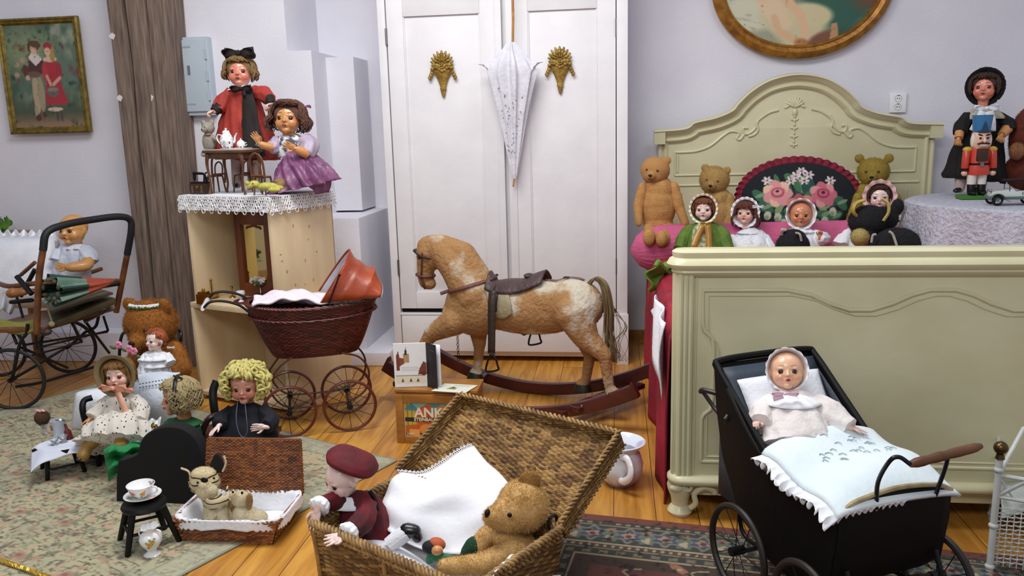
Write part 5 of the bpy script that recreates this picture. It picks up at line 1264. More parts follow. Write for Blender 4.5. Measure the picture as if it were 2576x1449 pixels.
# nutcracker
np_ = OZ(2455,500,TZ); t = thing('nutcracker', 'wooden nutcracker soldier in red coat and blue hat on a green base', 'nutcracker', (np_.x, np_.y, TZ)); k_ = 1/PPM(np_.y)
def NP(z): return z*k_
red = mat('nut_red','c23a26',rough=.3,coat=.4); blu = mat('nut_blue','2c6f9e',rough=.3,coat=.4); yel = mat('nut_yellow','c8a02c',rough=.35,coat=.3); wht_ = mat('nut_white','ded6ca',rough=.35,coat=.3); gre = mat('nut_green','3f7a2c',rough=.4); blk_ = M['black']; flesh = mat('nut_flesh','e0b49a',rough=.35,coat=.3)
obj('base', MB().bx(NP(-38),NP(28),-NP(18),NP(22),0,NP(9)), gre, t, bevel=.002)
for s in (-1,1):
    b = MB(); b.cap((NP(s*11-2),-NP(3),NP(16)),(NP(s*11-2),0,NP(34)),NP(9),NP(9)); b.ell((NP(s*11-2),-NP(8),NP(14)),(NP(9),NP(15),NP(6)),n=12); b.m = 1; b.lathe([(NP(9.5),NP(34)),(NP(11),NP(60))],16,TM((NP(s*11-2),0,0))); obj('leg', b, [blk_, wht_], t)
b = MB(); b.lathe([(NP(24),NP(56)),(NP(25),NP(70)),(NP(21),NP(84)),(NP(22),NP(110)),(NP(20),NP(118))],24,None,1,.7); obj('coat', b, red, t)
b = MB(); b.lathe([(NP(22.5),NP(76)),(NP(23),NP(83))],24,None,1,.7); obj('belt', b, blk_, t); obj('buckle', MB().bx(-NP(4),NP(4),-NP(18),-NP(15),NP(75),NP(84)), M['steel'], t)
b = MB(); b.bx(-NP(12),NP(12),-NP(19),-NP(10),NP(88),NP(116)); obj('jaw', b, mat('nut_beard','3a2216',rough=.6), t, bevel=.002)
b = MB(); b.lathe([(NP(17),NP(118)),(NP(20),NP(124)),(NP(20),NP(150)),(NP(18),NP(153))],24,None,1,.85); H_ = obj('head', b, flesh, t)
for s in (-1,1):
    b = MB(); b.ell((NP(s*8),-NP(17),NP(140)),(NP(3),NP(2),NP(2.2)),n=8); obj('eye', b, blk_, H_)
    b = MB(); b.ell((NP(s*8),-NP(16.5),NP(147)),(NP(6),NP(2),NP(1.5)),(0,-s*.3,0),n=8); obj('eyebrow', b, blk_, H_)
    b = MB(); b.ell((NP(s*18),-NP(2),NP(134)),(NP(5),NP(8),NP(16)),n=10); obj('white_hair', b, wht_, H_)
b = MB(); b.cap((0,-NP(18),NP(142)),(0,-NP(22),NP(133)),NP(2.5),NP(4)); obj('nose', b, flesh, H_)
b = MB(); [b.cap((0,-NP(19),NP(130)),(NP(s*13),-NP(17),NP(127)),NP(3),NP(1.5)) for s in (-1,1)]; obj('moustache', b, mat('nut_beard','3a2216'), H_); obj('teeth', MB().bx(-NP(7),NP(7),-NP(18),-NP(15),NP(122),NP(126)), wht_, H_)
b = MB(); b.lathe([(NP(18),NP(152)),(NP(22),NP(190)),(NP(22),NP(192)),(0,NP(192))],24,None,1,.85); hh = obj('hat', b, blu, t)
b = MB(); b.prism([(-.0,NP(178)),(NP(7),NP(160)),(0,NP(155)),(-NP(7),NP(160))], NP(2), TM((0,-NP(18.5),0))); b.ell((0,-NP(17),NP(155)),(NP(19),NP(4),NP(3)),n=16); obj('emblem', b, mat('nut_navy','1c3c58',rough=.4), hh)
for s in (-1,1):
    b = MB(); b.cap((NP(s*28),0,NP(108)),(NP(s*31),-NP(2),NP(72)),NP(9),NP(8)); a_o = obj('arm', b, red, t); b = MB(); b.ell((NP(s*27),0,NP(114)),(NP(11),NP(9),NP(7)),n=12); obj('epaulette', b, yel, a_o)
    b = MB(); b.lathe([(NP(8.6),NP(66)),(NP(8.8),NP(71))],14,TM((NP(s*31),-NP(2),0))); obj('cuff', b, blk_, a_o); b = MB(); b.ell((NP(s*31),-NP(2),NP(60)),(NP(7),NP(7),NP(7)),n=10); obj('hand', b, flesh, a_o)
# toy car
cp = OZ(2500,515,TZ); t = thing('toy_car', 'vintage white and green toy car with black roof on the corner table', 'toy car', (cp.x,cp.y,TZ), rad(-4)); gcar = mat('car_green','4c6656',rough=.3,coat=.4); wcar = mat('car_white','c8d0cc',rough=.3,coat=.4); blackm = M['black']
s_ = .165/.8
def wheel(b, c, r, w, ax, sp=8, tr=.12):
    b.torus(c, r*(1-tr), r*tr, ax, 28, 8)
b = MB(); b.prism([(-.02,.035),(-.02,.055),(.03,.062),(.06,.068),(.07,.058),(.15,.058),(.16,.08),(.24,.08),(.24,.035)], .06); obj('body', b, wcar, t, bevel=.004)
b = MB(); b.bx(-.025,.24,-.032,.032,.024,.036); obj('chassis', b, gcar, t, bevel=.003)
b = MB(); b.bx(.035,.24,-.036,.036,.098,.106); obj('roof', b, blackm, t, bevel=.003)
for x in (.045,.12,.2):
    b = MB(); b.cap((x,-.03,.06),(x,-.03,.1),.0015,.0015,n=6); b.cap((x,.03,.06),(x,.03,.1),.0015,.0015,n=6); obj('roof_post', b, blackm, t)
for x in (.0,.135):
    for s in (-1,1):
        b = MB(); b.torus((x,s*.037,.022),.018,.0045,(0,1,0),24,8); w_o = obj('wheel', b, blackm, t); b = MB()
        for i in range(8): a = i*pi/4; b.cap((x,s*.037,.022),(x+.017*cos(a),s*.037,.022+.017*sin(a)),.0012,.0012,n=5)
        b.ell((x,s*.040,.022),(.005,.003,.005),n=8); obj('spokes', b, mat('car_grey','5a6460',rough=.4), w_o)
        b = MB(); P = [V((x+.027*cos(a), s*.037, .022+.027*sin(a))) for a in np.linspace(.1,pi-.1,12)]; P = [P[0]+V((.02,0,-.008))]+P; ribbon(b, P, .018, [V((cos(a),0,sin(a))) for a in [0]+list(np.linspace(.1,pi-.1,12))]); obj('fender', b, gcar, t, solid=.0015)
b = MB(); b.ell((-.024,-.02,.06),(.006,.007,.007),n=10); b.ell((-.024,.02,.06),(.006,.007,.007),n=10); obj('headlamp', b, mat('steel2','8f8f8c',rough=.3,metal=.9), t)
text('1', .02, TM((.09,-.0315,.042)) @ up, blackm, t, nm='number', ext=.0006)
b = MB(); b.box((.094,-.0302,.049),(.03,.001,.022)); obj('number_plate', b, wcar, t)
f = Plush('plush_horse', 'large rust brown plush animal at the right edge behind the toy car', 'plush toy', 2575, 470, 4.1)
f.root.location.z = TZ
pb = plush_mat('rust','6e2a18','4e1c10'); f.part('body', [f.E(2595,350,0,52,40,84), f.E(2590,430,0,60,44,50)], pb, 5000, .008, vox=.008); f.part('muzzle', [f.E(2558,380,-.07,18,14,22)], plush_mat('tanface','9a6a44','7e5232'), 900, .006)
# ------------------------------------------------------------------ black doll pram
PO = V((.489,1.75,0)); pr = math.atan2(.442,.897); t = thing('doll_pram', 'black doll pram with a wooden push grip, in front of the footboard', 'doll pram', PO, pr); PR = t; PW, PL = .32, .50
def PX(x, y, z): return WM(PR) @ V((x,y,z))
pk = mat('pram_black','030304','060607',8,rough=.6,bump=.05,spec=.25); pin = mat('pram_inner','28323e','343f4c',8,rough=.55,bump=.1); pip = mat('piping','b5a67e','8f8058',30,rough=.6)
side_prof = [(.50,.575),(.485,.46),(.45,.33),(.36,.19),(.22,.135),(.07,.135),(.015,.19),(.0,.30),(.0,.365),(.05,.372),(.20,.388),(.262,.402)]
for x0_ in (0, PW):
    b = MB(); b.prism([(y,z) for y, z in side_prof], .010, TM((x0_,0,0),(0,0,rad(90)))); obj('side_panel', b, pk, t, bevel=.003)
# bottom/head/foot shell
hull = [(.50,.575),(.485,.46),(.45,.33),(.36,.19),(.22,.135),(.07,.135),(.015,.19),(.0,.30),(.0,.37)]
b = MB(); b.surf(lambda u, v: (PW*v, np.interp(u*8, range(9), [q[0] for q in hull]), np.interp(u*8, range(9), [q[1] for q in hull])+(.028*sin(pi*v)*max(0,u*8-7) )), 24, 14); obj('hull', b, pk, t, solid=.008)
b = MB(); b.surf(lambda u, v: (.012+(PW-.024)*v, .262+(.482-.262)*u, .30+.268*u), 10, 8)
for x in (.011, PW-.011): b.surf(lambda u, v: (x, .15+.335*u, .20+v*(np.interp(.15+.335*u,[.15,.262,.5],[.375,.395,.57])-.20)), 10, 4)
obj('lining', b, pin, t, solid=.003)
b = MB(); rim = [(-.0,.265,.405),(0,.50,.578),(PW,.50,.578),(PW,.265,.405)]
P = rs([rim[0],(0,.38,.49),(0,.485,.566),(.02,.503,.582),(PW/2,.505,.585),(PW-.02,.503,.582),(PW,.485,.566),(PW,.38,.49),rim[3]],5); b.sweep(P,.010,.012,n=8); obj('hood_rim', b, pk, t)
b = MB(); P = rs([(0,.262,.398),(0,.12,.38),(0,.01,.368)],5); b.sweep(P,.0045,n=8); P = rs([(PW,.262,.398),(PW,.12,.38),(PW,.01,.368)],5); b.sweep(P,.0045,n=8); P = rs([(0,-.003,.368),(.05,-.003,.388),(PW/2,-.003,.40),(PW-.05,-.003,.388),(PW,-.003,.368)],5); b.sweep(P,.006,n=8); obj('piping', b, pip, t)
b = MB(); b.sweep(rs([(0,.26,.38),(-.012,.32,.44),(-.012,.42,.53)],5),.005,n=8); b.ell((-.012,.262,.385),(.006,.010,.010),n=10); b.ell((-.012,.245,.372),(.006,.007,.007),n=10); obj('hood_bracket', b, M['steel'] if 0 else M['blackmetal'], t)
b = MB(); b.ell((-.014,.262,.388),(.005,.009,.009),n=10); b.ell((-.014,.240,.374),(.005,.008,.008),n=10); obj('wing_nut', b, M['steel'], t)
lm_ = mat('dark_handle','1c1513',rough=.45)
b = MB(); P = rs([PX(-.01,.43,.44),OY(1850,1010,2.16),OY(1775,982,2.22),OY(1762,985,2.24)],5); b.sweep([WM(PR).inverted() @ p for p in P],.007,n=8); P = rs([OY(1768,985,2.24),OY(1800,1030,2.2),OY(1830,1065,2.14)],5); b.sweep([WM(PR).inverted() @ p for p in P],.006,n=8); obj('hood_joint', b, lm_, t)
# handle
g0, g1 = OY(2290,1168,1.72), OY(2468,1122,1.80); I = WM(PR).inverted(); 
hrm = mat('iron_blue','1a1a24',rough=.35,metal=.4); b = MB(); P = rs([PX(.10,-.005,.36),PX(.09,-.015,.43),OY(2238,1160,1.73),OY(2262,1150,1.725),g0],6); b.sweep([I @ p for p in P],.005,n=8); obj('handle_rod', b, hrm, t); b = MB(); P = rs([PX(.27,-.005,.36),OY(2378,1175,1.79),OY(2385,1142,1.77)],6); b.sweep([I @ p for p in P],.005,n=8)
obj('handle_rod', b, mat('iron_blue','1a1a24',rough=.35,metal=.4), t)
b = MB(); P = [I @ g0.lerp(g1,i/12) for i in range(13)]; b.sweep(P,[.007,.0105,.011,.0095,.0108,.0112,.0095,.0108,.0112,.0108,.011,.010,.006],n=14); obj('grip', b, mat('grip_wood','6e4628','54321a',20,rough=.45,coat=.2), t)
def spoked(par, c, r, ax, tr, nsp, m, ms, nm='wheel'):
    b = MB(); b.torus(c, r-tr, tr, ax, 44, 8); w_o = obj(nm, b, m, par); F = frame(ax); b = MB()
    for i in range(nsp): a = 2*pi*i/nsp; b.cap(V(c)+F @ V((.014*cos(a+.4),.014*sin(a+.4),.008*(-1)**i)), V(c)+F @ V(((r-tr)*cos(a),(r-tr)*sin(a),0)), .0013,.0013,n=5)
    obj('spokes', b, ms, w_o); b = MB(); b.sweep([V(c)-F.col[2]*.02, V(c)+F.col[2]*.02],[.012,.012],n=14); obj('hub', b, ms, w_o); return w_o
dw = mat('wheel_dark','241e1a',rough=.5)
for y in (.31,.045):
    for x in (-.045, PW+.03): spoked(t, (x,y,.125 if y > .1 else .115), .125 if y > .1 else .115, (1,0,0), .009, 12, dw, M['blackmetal'])
    b = MB(); b.cap((-.05,y,.12),(PW+.04,y,.12),.006,.006,n=8); obj('axle', b, M['blackmetal'], t)
b = MB()
for x in (.03,PW-.03): b.sweep(rs([(x,.42,.28),(x,.40,.13),(x,.31,.112),(x,.18,.10),(x,.045,.105),(x,-.02,.15),(x,.0,.22)],5),.006,n=8)
obj('spring', b, M['blackmetal'], t)
# pillow, blanket, baby
t = thing('pillow', 'white embroidered pillow behind the baby in the black pram', 'pillow', PX(.16,.42,.44))
b = MB(); 
def pil(u, v):
    x = (u-.5)*2; y = (v-.5)*2; k = max(0,(1-x**4)*(1-y**4))**.5; return PX(.165+.125*x*(1+.05*y*y), .385+.06*y, .455+.085*y)+ (WM(PR).to_3x3() @ V((0,-.6,.6)))*(.022*k)
b.surf(pil, 20, 16); obj('pillow_cover', b, M['white_cloth'], t, world=True, solid=.006)
t = thing('blanket', 'puffy white embroidered blanket with frilled edge covering the baby in the black pram', 'blanket', PX(.16,.12,.40))
def blk(u, v):
    x = -.012+(PW+.03)*u; y = .262-.275*v; k = sin(pi*min(1,max(0,u)))**.5; z = .405-.03*v+.035*k*(1-.35*v)+.008*sin(9*v+3*u)-.02*(v**6); return PX(x,y,z+.0)
b = MB(); b.surf(blk, 36, 36); obj('cover', b, mat('quilt','e4f0f4','dce9ee',8,rough=.8,bump=.12,bscale=50), t, world=True, solid=.01)
b = MB(); b.surf(lambda u, v: V(blk(.0-.0, u)) + WM(PR).to_3x3() @ V((-.030*v*(1+.2*sin(u*90)), .006*sin(u*70+2)*v, -.012*v+.010*sin(u*80)*v)), 130, 4); b.surf(lambda u, v: V(blk(u*.55, 1)) + WM(PR).to_3x3() @ V((.004*sin(u*60)*v, -.004*v+.02*v, -.022*v+.008*sin(u*70)*v)), 80, 4); obj('frill', b, lacem, t, world=True, solid=.0015, ang=180)
b = MB(); q_ = random.Random(3)
for i in range(26):
    u, v = .25+.6*q_.random(), .12+.35*q_.random(); c = V(blk(u,v)); b.sweep(rs([c+V((-.008*q_.random(),0,.0078)), c+V((.004,.006,.0088)), c+V((.012,.0,.0075))],3),.0011,n=5)
obj('embroidery', b, mat('thread','9db0b4',rough=.7), t, world=True)
f = Fig('baby_doll', 'baby doll in a cream dress and lace bonnet lying in the black pram', 'doll', 1990, 1120, 2.12)
f.y = 2.20; f.p = FPX/((OY(1990,1000,2.2)-CP).dot(_f))
f.head(1979,934,47, dy=-.03, yaw=4, pitch=-14, roll=-3, sk='baby', kind='baby', iris='3a2010', brow='c4936c', lip='b03038')
bonnet(f.h, lacem, lacem, n=16, rw=.10, open_y=-.30, R0=1.10, amp=.06)
crm = mat('cream_cotton','e6e0dc','ded6d2',14,rough=.85,bump=.3,bscale=60,sheen=.2)
f.loft('dress', [(1990,985,-.03,18,16),(1992,1000,-.045,60,36),(1995,1030,-.07,68,42),(2000,1075,-.12,76,48),(2008,1125,-.17,84,46)], crm, pleat=(9,[0,.02,.03,.04,.05]))
f.arm([(1945,1008,-.05,24),(1922,1040,-.09,32),(1912,1068,-.14,28)], crm, 'bisque', hs=f.hr*.85, D=(-.45,-.5,.35), Nn=(0,-.6,-1), mirror=True, hk='curl')
f.arm([(2045,1008,-.05,24),(2090,1042,-.09,33),(2138,1076,-.13,24)], crm, 'bisque', hs=f.hr*.8, D=(1,-.1,-.15), Nn=(0,-.3,-1), hk='open')
collar(f,1990,990,-.075,18,70,lacem,drop=20,n=12,amp=.05)
f.bow(1975,990,-.12,30,mat('pink_ribbon','e6c2d0',rough=.5),[([(1970,996,-.12),(1945,1004,-.12)],12)], h=12)
# ------------------------------------------------------------------ white bassinet
P1 = V((1.008,2.17,0)); t = thing('wicker_bassinet', 'white painted wire and wicker bassinet with a brass ball post at the right edge', 'bassinet', P1, 0); wm_ = mat('white_enamel','cdd0cc','b9bdb8',12,rough=.45)
def post(x, y):
    b = MB(); b.sweep([(x,y,0),(x,y,.30),(x,y,.335)],[.009,.009,.008],n=12)
    for z in (.02,.14,.30): b.ell((x,y,z),(.013,.013,.010),n=12)
    p = obj('post', b, wm_, t); b = MB(); b.ell((x,y,.362),(.018,.018,.018),n=18); b.lathe([(.012,.332),(.009,.345)],14,TM((x,y,0))); lab(obj('ball_finial', b, mat('old_brass','5c4a2c',rough=.3,metal=.8), p), 'dark brass ball'); return p
post(0,0); post(.36,-.16); post(.14,.32)
b = MB()
for z in (.285,.225):
    b.cap((0,0,z),(.36,-.16,z-.0),.006,.006,n=8); b.cap((0,0,z),(.14,.32,z),.006,.006,n=8)
b.cap((.0,0,.225),(.18,-.08,.40),.006,.006,n=8); b.cap((.36,-.16,.225),(.18,-.08,.40),.006,.006,n=8); b.cap((.0,.0,.285),(.1,.1,.38),.006,.006,n=8); b.cap((.1,.1,.38),(.3,.05,.30),.006,.006,n=8)
for i in range(7):
    a = i/6; b.cap((.36*a,-.16*a,.285),(.36*(a*.8+.1),-.16*(a*.8+.1),.225),.003,.003,n=6)
obj('rail', b, wm_, t)
nr_ = 26; b = MB()
for i in range(nr_+1):
    a = i/nr_; b.cap((.36*a,-.16*a,.19),(.36*a,-.16*a,.03),.0018,.0018,n=5)
for j in range(14):
    z = .035+.155*j/13; b.sweep([(.36*i/40,-.16*i/40+.003*(-1)**(i+j),z+.02*sin(pi*i/40)) for i in range(41)],.0022,n=5)
for i in range(24): a = i/24; b.cap((.14*a,.32*a,.19),(.14*a,.32*a,.03),.0018,.0018,n=5)
obj('mesh_side', b, wm_, t)
b = MB(); b.surf(lambda u, v: (.02+.33*u+.10*v, -.13*u+.28*v, .16+.03*sin(u*5)+.03*sin(v*4+u*3)), 20, 16); o = obj('bassinet_cloth', b, mat('dull_white','b4bab6',rough=.9,bump=.3)); o.location = P1; tag(o, 'dull white cloth lying inside the white bassinet', 'cloth')
# ------------------------------------------------------------------ rugs
def rug_mesh(nm, O, ang, w, h, nu, nv, draw, m, label, th=.006):
    t = None; P, F, U, W_ = npgrid(lambda U, W_: np.stack([U*w, W_*h, th+0*U+.0006*np.sin(U*90)], 1), nu, nv)
    me = npmesh(nm, P, F, draw(U*w, W_*h)); o = obj(nm, me, m, X=Matrix.Translation(O) @ Matrix.Rotation(ang,4,'Z'), ang=180)
    md = o.modifiers.new('t','SOLIDIFY'); md.thickness = th-.001; md.offset = -1; return tag(o, label, 'rug')
def draw_floral(x, y):
    c = Canvas(x, y, 'b9b08a'); c.noise(7,'a7a487',.45,3,1); c.noise(10,'c3b792',.55,4,2)
    c.noise(40,'7f8a70',.58,9,3,1,1.8); c.noise(60,'4a4c3c',.64,14,4,1.5,.8); c.noise(34,'a8806a',.66,10,6); c.noise(50,'8a5a50',.68,14,7,1,1.6); c.noise(75,'3a3a30',.66,16,9,.6,2.0); c.noise(22,'c49a80',.68,10,11)
    for i in range(90):
        cx, cy = rng.uniform(0,2.0), rng.uniform(0,2.2); c.ell(cx,cy,.03,.016,'9c6a5c',rng.uniform(-1,1),.9,60); c.ell(cx+.01,cy,.012,.008,'7d3f3c',0,.5); c.ell(cx-.03,cy-.01,.02,.008,'5f6b50',rng.uniform(-1,1),.6,60)
    c.c = c.c*.62+hx('ada68a')*.38; b_ = np.minimum(np.minimum(x, 2.0-x), np.minimum(y, 2.2-y)); c.mix(((b_ < .10)).astype(float)*.55, 'a9ab93'); c.mix((np.abs(b_-.10) < .004).astype(float)*.8, '8f9078'); c.mix((b_ < .008).astype(float), '8d9080')
    return c.c
RC = V((-.825,2.81,0)); ea = math.atan2(3.3-2.81, -1.86+.825)
rug_mesh('floral_rug', RC, ea, 2.0, 2.2, 560, 560, draw_floral, paint_mat('carpet', rough=.95, bump=.35, bscale=500), 'pale greenish floral rug under the doll tea party on the left')
def draw_persian(x, y):
    c = Canvas(x, y, '6a3830'); Wd, Hd = 2.2, 1.5; b_ = np.minimum(np.minimum(x, Wd-x), np.minimum(y, Hd-y)); al = np.where((y < x)&(y < Wd-x)|(y>Hd-x), x, y)
    al = np.where(np.minimum(y,Hd-y) <= np.minimum(x,Wd-x), x, y)
    dk = '1c2228'; 
    c.mix((b_ < .30).astype(float), '4a382e'); c.mix((b_ < .035).astype(float), '7a3a2e')
    band = (b_ > .035)&(b_ < .24); c.mix(band.astype(float), '3a3e3a')
    def rep(per, b0, rx, ry, col, off=0, k=0):
        u = np.mod(al+off, per)-per/2; v = b_-b0; d = np.sqrt((u/rx)**2+(v/ry)**2)
        if k: d = d*(1+.22*np.cos(k*np.arctan2(v/ry,u/rx)))
        c.mix((1-d)/.25+.5, col)
    rep(.03,.05,.008,.006,'a08a64'); rep(.03,.05,.004,.003,'4a5870'); c.mix((np.abs(b_-.064)<.003).astype(float),'8a7450')
    rep(.11,.115,.045,.038,'8a7d62',0,6); rep(.11,.115,.036,.03,'3c4a62',0,6); rep(.11,.115,.02,.018,'9a7a5c',0,5); rep(.11,.12,.009,.009,'6a2c2c')
    rep(.11,.13,.022,.03,'5c6a58',.055,4); rep(.11,.135,.012,.016,'a88f70',.055,3); rep(.11,.085,.014,.008,'94604a',.055,3)
    c.mix((np.abs(b_-.175)<.004).astype(float),'a08a64'); rep(.024,.19,.007,.007,'9a8868'); rep(.024,.19,.007,.007,'5a3a34',.012); c.mix((np.abs(b_-.205)<.0035).astype(float),'8a7450'); rep(.05,.225,.014,.010,'7a6a50',0,4); c.mix((np.abs(b_-.243)<.004).astype(float),'a08a64')
    fld = b_ > .25
    q = random.Random(4)
    for i in range(130):
        cx, cy = q.uniform(.26,1.9), q.uniform(.26,1.2); col = q.choice(['3c4a5e','8f8060','4f5c48','a06a4c','2a3038','8c7f66']); c.ell(cx,cy,q.uniform(.015,.04),q.uniform(.01,.024),col,q.uniform(-1.5,1.5),.25,50); c.ell(cx,cy,.008,.006,'b49a74',0,.4)
    for i in range(26):
        cx, cy = q.uniform(.3,1.9), q.uniform(.28,1.2); r = .05
        pts = [(cx+r*cos(a)*(1+.4*sin(2*a)), cy+r*.7*sin(a)) for a in np.linspace(0,4.5,14)]; c.line(pts,.0035,'9a8a64')
    c.noise(60,'2a2420',.60,5,3); g = c.c.mean(1, keepdims=True); return (c.c*.75+g*.25)*1.06
PO_ = V((-.33,2.455,0)); 
P, F, U_, W_ = npgrid(lambda U, W_: np.stack([U*2.2, -W_*1.5, .007+0*U], 1), 700, 480)
me = npmesh('persian_rug', P, F, draw_persian(U_*2.2, W_*1.5), flip=True); o = obj('persian_rug', me, paint_mat('carpet'), X=Matrix.Translation(PO_) @ Matrix.Rotation(-.14,4,'Z'), ang=180)
md = o.modifiers.new('t','SOLIDIFY'); md.thickness = .006; md.offset = -1; tag(o, 'dark red and navy patterned oriental rug under the black pram', 'rug')
t = None
b = MB(); P = [OZ(-30,1398,.014).lerp(OZ(150,1462,.014), i/90) for i in range(91)]; rope(b, P, .004, .0036, 22, 2)
tag(obj('gold_cord', b, mat('gold_thread','c9a640',rough=.3,metal=.6)), 'twisted gold cord lying across the floral rug at the bottom left corner', 'cord')
# ------------------------------------------------------------------ pine cabinet
ca = math.atan2(-.19,.49); CO = V((-1.97,3.52,0)); t = thing('pine_cabinet', 'open plain pine cabinet with a shelf, left of the white wall step', 'cabinet', CO, ca); CAB = t
def CX(x, y, z): return WM(CAB) @ V((x,y,z))
CW, CD, CHt = .525, .40, .965; SH = OY(465,757,3.52).z
pine = mat('pine','e6d2ae','d6bb8f',4,rough=.5,bump=.05,stretch=(3,3,.5),contrast=.2); pinev = pine
def panel(nm, *a): return obj(nm, MB().bx(*a), pine, t, bevel=.0015)
tk = .018
panel('side_panel', 0, tk, 0, CD, SH, CHt); panel('side_panel', CW-tk, CW, 0, CD, SH, CHt); panel('top_panel', 0, CW, 0, CD, CHt-tk, CHt); panel('shelf', 0, CW+.06, -.03, CD, SH-.025, SH); panel('back_panel', 0, CW, CD-.01, CD, 0, CHt)
panel('side_panel', 0, tk, -.03, CD, 0, SH-.02); panel('side_panel', CW+.06-tk, CW+.06, -.03, CD, 0, SH-.02); panel('bottom_panel', 0, CW+.06, -.03, CD, .02, .04)
b = MB(); q_ = random.Random(9)
for i in range(12): b.ell((CW+.0005, .04+.33*q_.random(), SH+.05+.38*q_.random()), (.001, .003+.004*q_.random(), .003+.006*q_.random()), n=8)
lab(obj('knot', b, mat('knot','b8905e',rough=.6), t), 'brown knots in the pine')
# lace runner over the top
tl = thing('lace_runner', 'white crochet lace cloth hanging over the top edges of the pine cabinet', 'lace cloth', CX(0,0,CHt))
b = MB(); b.bx(-.01,CW+.01,-.01,CD+.005,CHt,CHt+.003); obj('cloth', b, mat('linen','f0f2f7'), tl, world=True, X=WM(CAB))
b = MB(); q_ = random.Random(2)
def lacerun(p, q, nrm, hang):
    p, q = V(p), V(q); L = (q-p).length; n = int(L/.0125); d = (q-p)/n; nn = V(nrm)
    for i in range(n+1):
        c = p+d*i; sw = .006*sin(i*.9)
        for k, (dz, r) in enumerate(((.006,.0062),(.019,.0066),(.033,.0062),(.046,.0068),(.058,.005))):
            if dz > hang: continue
            off = d*(.5 if k % 2 else 0); cc = c+off+nn*(.004+sw*dz/hang+.004*(dz/hang))+V((0,0,-dz)); b.torus(cc, r, .0021, (nn+V((0,0,.15))), 9, 4)
            if (i+k) % 3 == 0: b.ell(cc,(.003,.003,.003),n=6)
        if i % 4 == 0: b.torus(c+nn*.008+V((0,0,-hang-.004)), .010, .0022, nn, 11, 4)
lacerun(CX(-.012,-.014,CHt),CX(CW+.012,-.014,CHt),WM(CAB).to_3x3()@V((0,-1,0)),.062); lacerun(CX(CW+.014,-.012,CHt),CX(CW+.014,CD,CHt),WM(CAB).to_3x3()@V((1,0,0)),.062); lacerun(CX(-.014,CD,CHt),CX(-.014,-.012,CHt),WM(CAB).to_3x3()@V((-1,0,0)),.055)
obj('lace_edge', b, lacem, tl, world=True)
# mirror and miniatures inside
p = OY(645,620,3.63); p.z = SH; t = thing('framed_mirror', 'mirror in a reddish wooden frame standing inside the pine cabinet', 'mirror', p, ca)
mw = mat('red_wood','7a3c20','5e2a15',10,rough=.4,stretch=(1,1,.3),coat=.2)
b = MB(); [b.bx(*a) for a in ((-.115,-.075,-.02,0,0,.40),(.075,.115,-.02,0,0,.40),(-.075,.075,-.02,0,0,.065),(-.075,.075,-.02,0,.345,.40))]; obj('frame', b, mw, t, bevel=.002); obj('glass', MB().bx(-.078,.078,-.008,-.004,.06,.35), mat('mirror','d8c890',rough=.04,metal=1), t)
b = MB(); [b.ell((-.0+.02*i,-.010,.34-.004*abs(i)),(.012,.003,.006),(0,.3*i,0),n=8) for i in range(-2,3)]; obj('carving', b, mw, t)
t = thing('doily', 'small maroon doily on the cabinet shelf under the silver dish', 'doily', CX(.30,.13,SH)); b = MB(); b.lathe([(0,0),(.13,0),(.135,.002),(0,.003)],32,None,1,.75); obj('cloth', b, mat('maroon','5c1a26',rough=.85), t)
brs, slv, pch = M['brass'], mat('silver','c0c0bc',rough=.18,metal=1), M['porcelain']
def mini(nm, label, cat, px, py, y, parts, grp=None):
    p = OY(px,py,y); p.z = SH; t_ = thing(nm, label, cat, p, grp) if 0 else thing(nm, label, cat, p)
    for pn, pb, pm_ in parts: obj(pn, pb, pm_, t_)
def LT(*pr, n=20, X=None): return MB().lathe(list(pr), n, X)
mini('toy_iron', 'tiny brass box shaped iron with a knob at the left end of the cabinet shelf', 'toy iron', 513,748,3.47, [('body', MB().bx(-.028,.028,-.02,.02,0,.045), brs), ('lid', MB().bx(-.022,.022,-.015,.015,.045,.055), brs), ('knob', MB().ell((0,0,.063),(.008,.008,.008),n=12), brs)])
mini('toy_basket', 'small brass wire bowl with a tall upright handle behind the toy iron', 'toy bowl', 533,735,3.58, [('bowl', LT((.012,0),(.02,.003),(.032,.018),(.034,.028),(.032,.028),(.018,.008),(0,.006)), brs), ('handle', MB().cap((0,0,.01),(0,0,.085),.003,.003), brs), ('knob', MB().ell((0,0,.088),(.006,.006,.008),n=10), brs)])
mini('candlestick', 'small brass candlestick left of the white egg cup', 'candlestick', 583,728,3.6, [('base', LT((.016,0),(.014,.004),(.004,.01),(.003,.04),(.006,.045),(.007,.055),(.004,.056)), brs)])
mini('egg_cup', 'white ceramic egg cup on the cabinet shelf', 'egg cup', 605,737,3.50, [('cup', LT((.016,0),(.012,.004),(.005,.012),(.006,.018),(.018,.028),(.022,.042),(.019,.052),(.017,.052),(.018,.04),(0,.024)), pch)])
mini('silver_dish', 'oval silver dish on the maroon doily', 'dish', 645,733,3.50, [('dish', MB().lathe([(0,.003),(.02,.003),(.034,.01),(.04,.012),(.034,.007),(.0,.0)],28,None,1,.7), slv), ('handle', MB().torus((0,0,.014),.008,.0015,(0,1,0),14,5), slv)])
mini('fruit_stand', 'tall silver stand holding pink and white flowers in front of the mirror', 'fruit stand', 655,720,3.60, [('stand', LT((.022,0),(.018,.004),(.004,.01),(.004,.05),(.01,.055),(.03,.062),(.032,.066),(.0,.064)), slv)])
fs = [o for o in COL.objects if o.name == 'fruit_stand'][0]
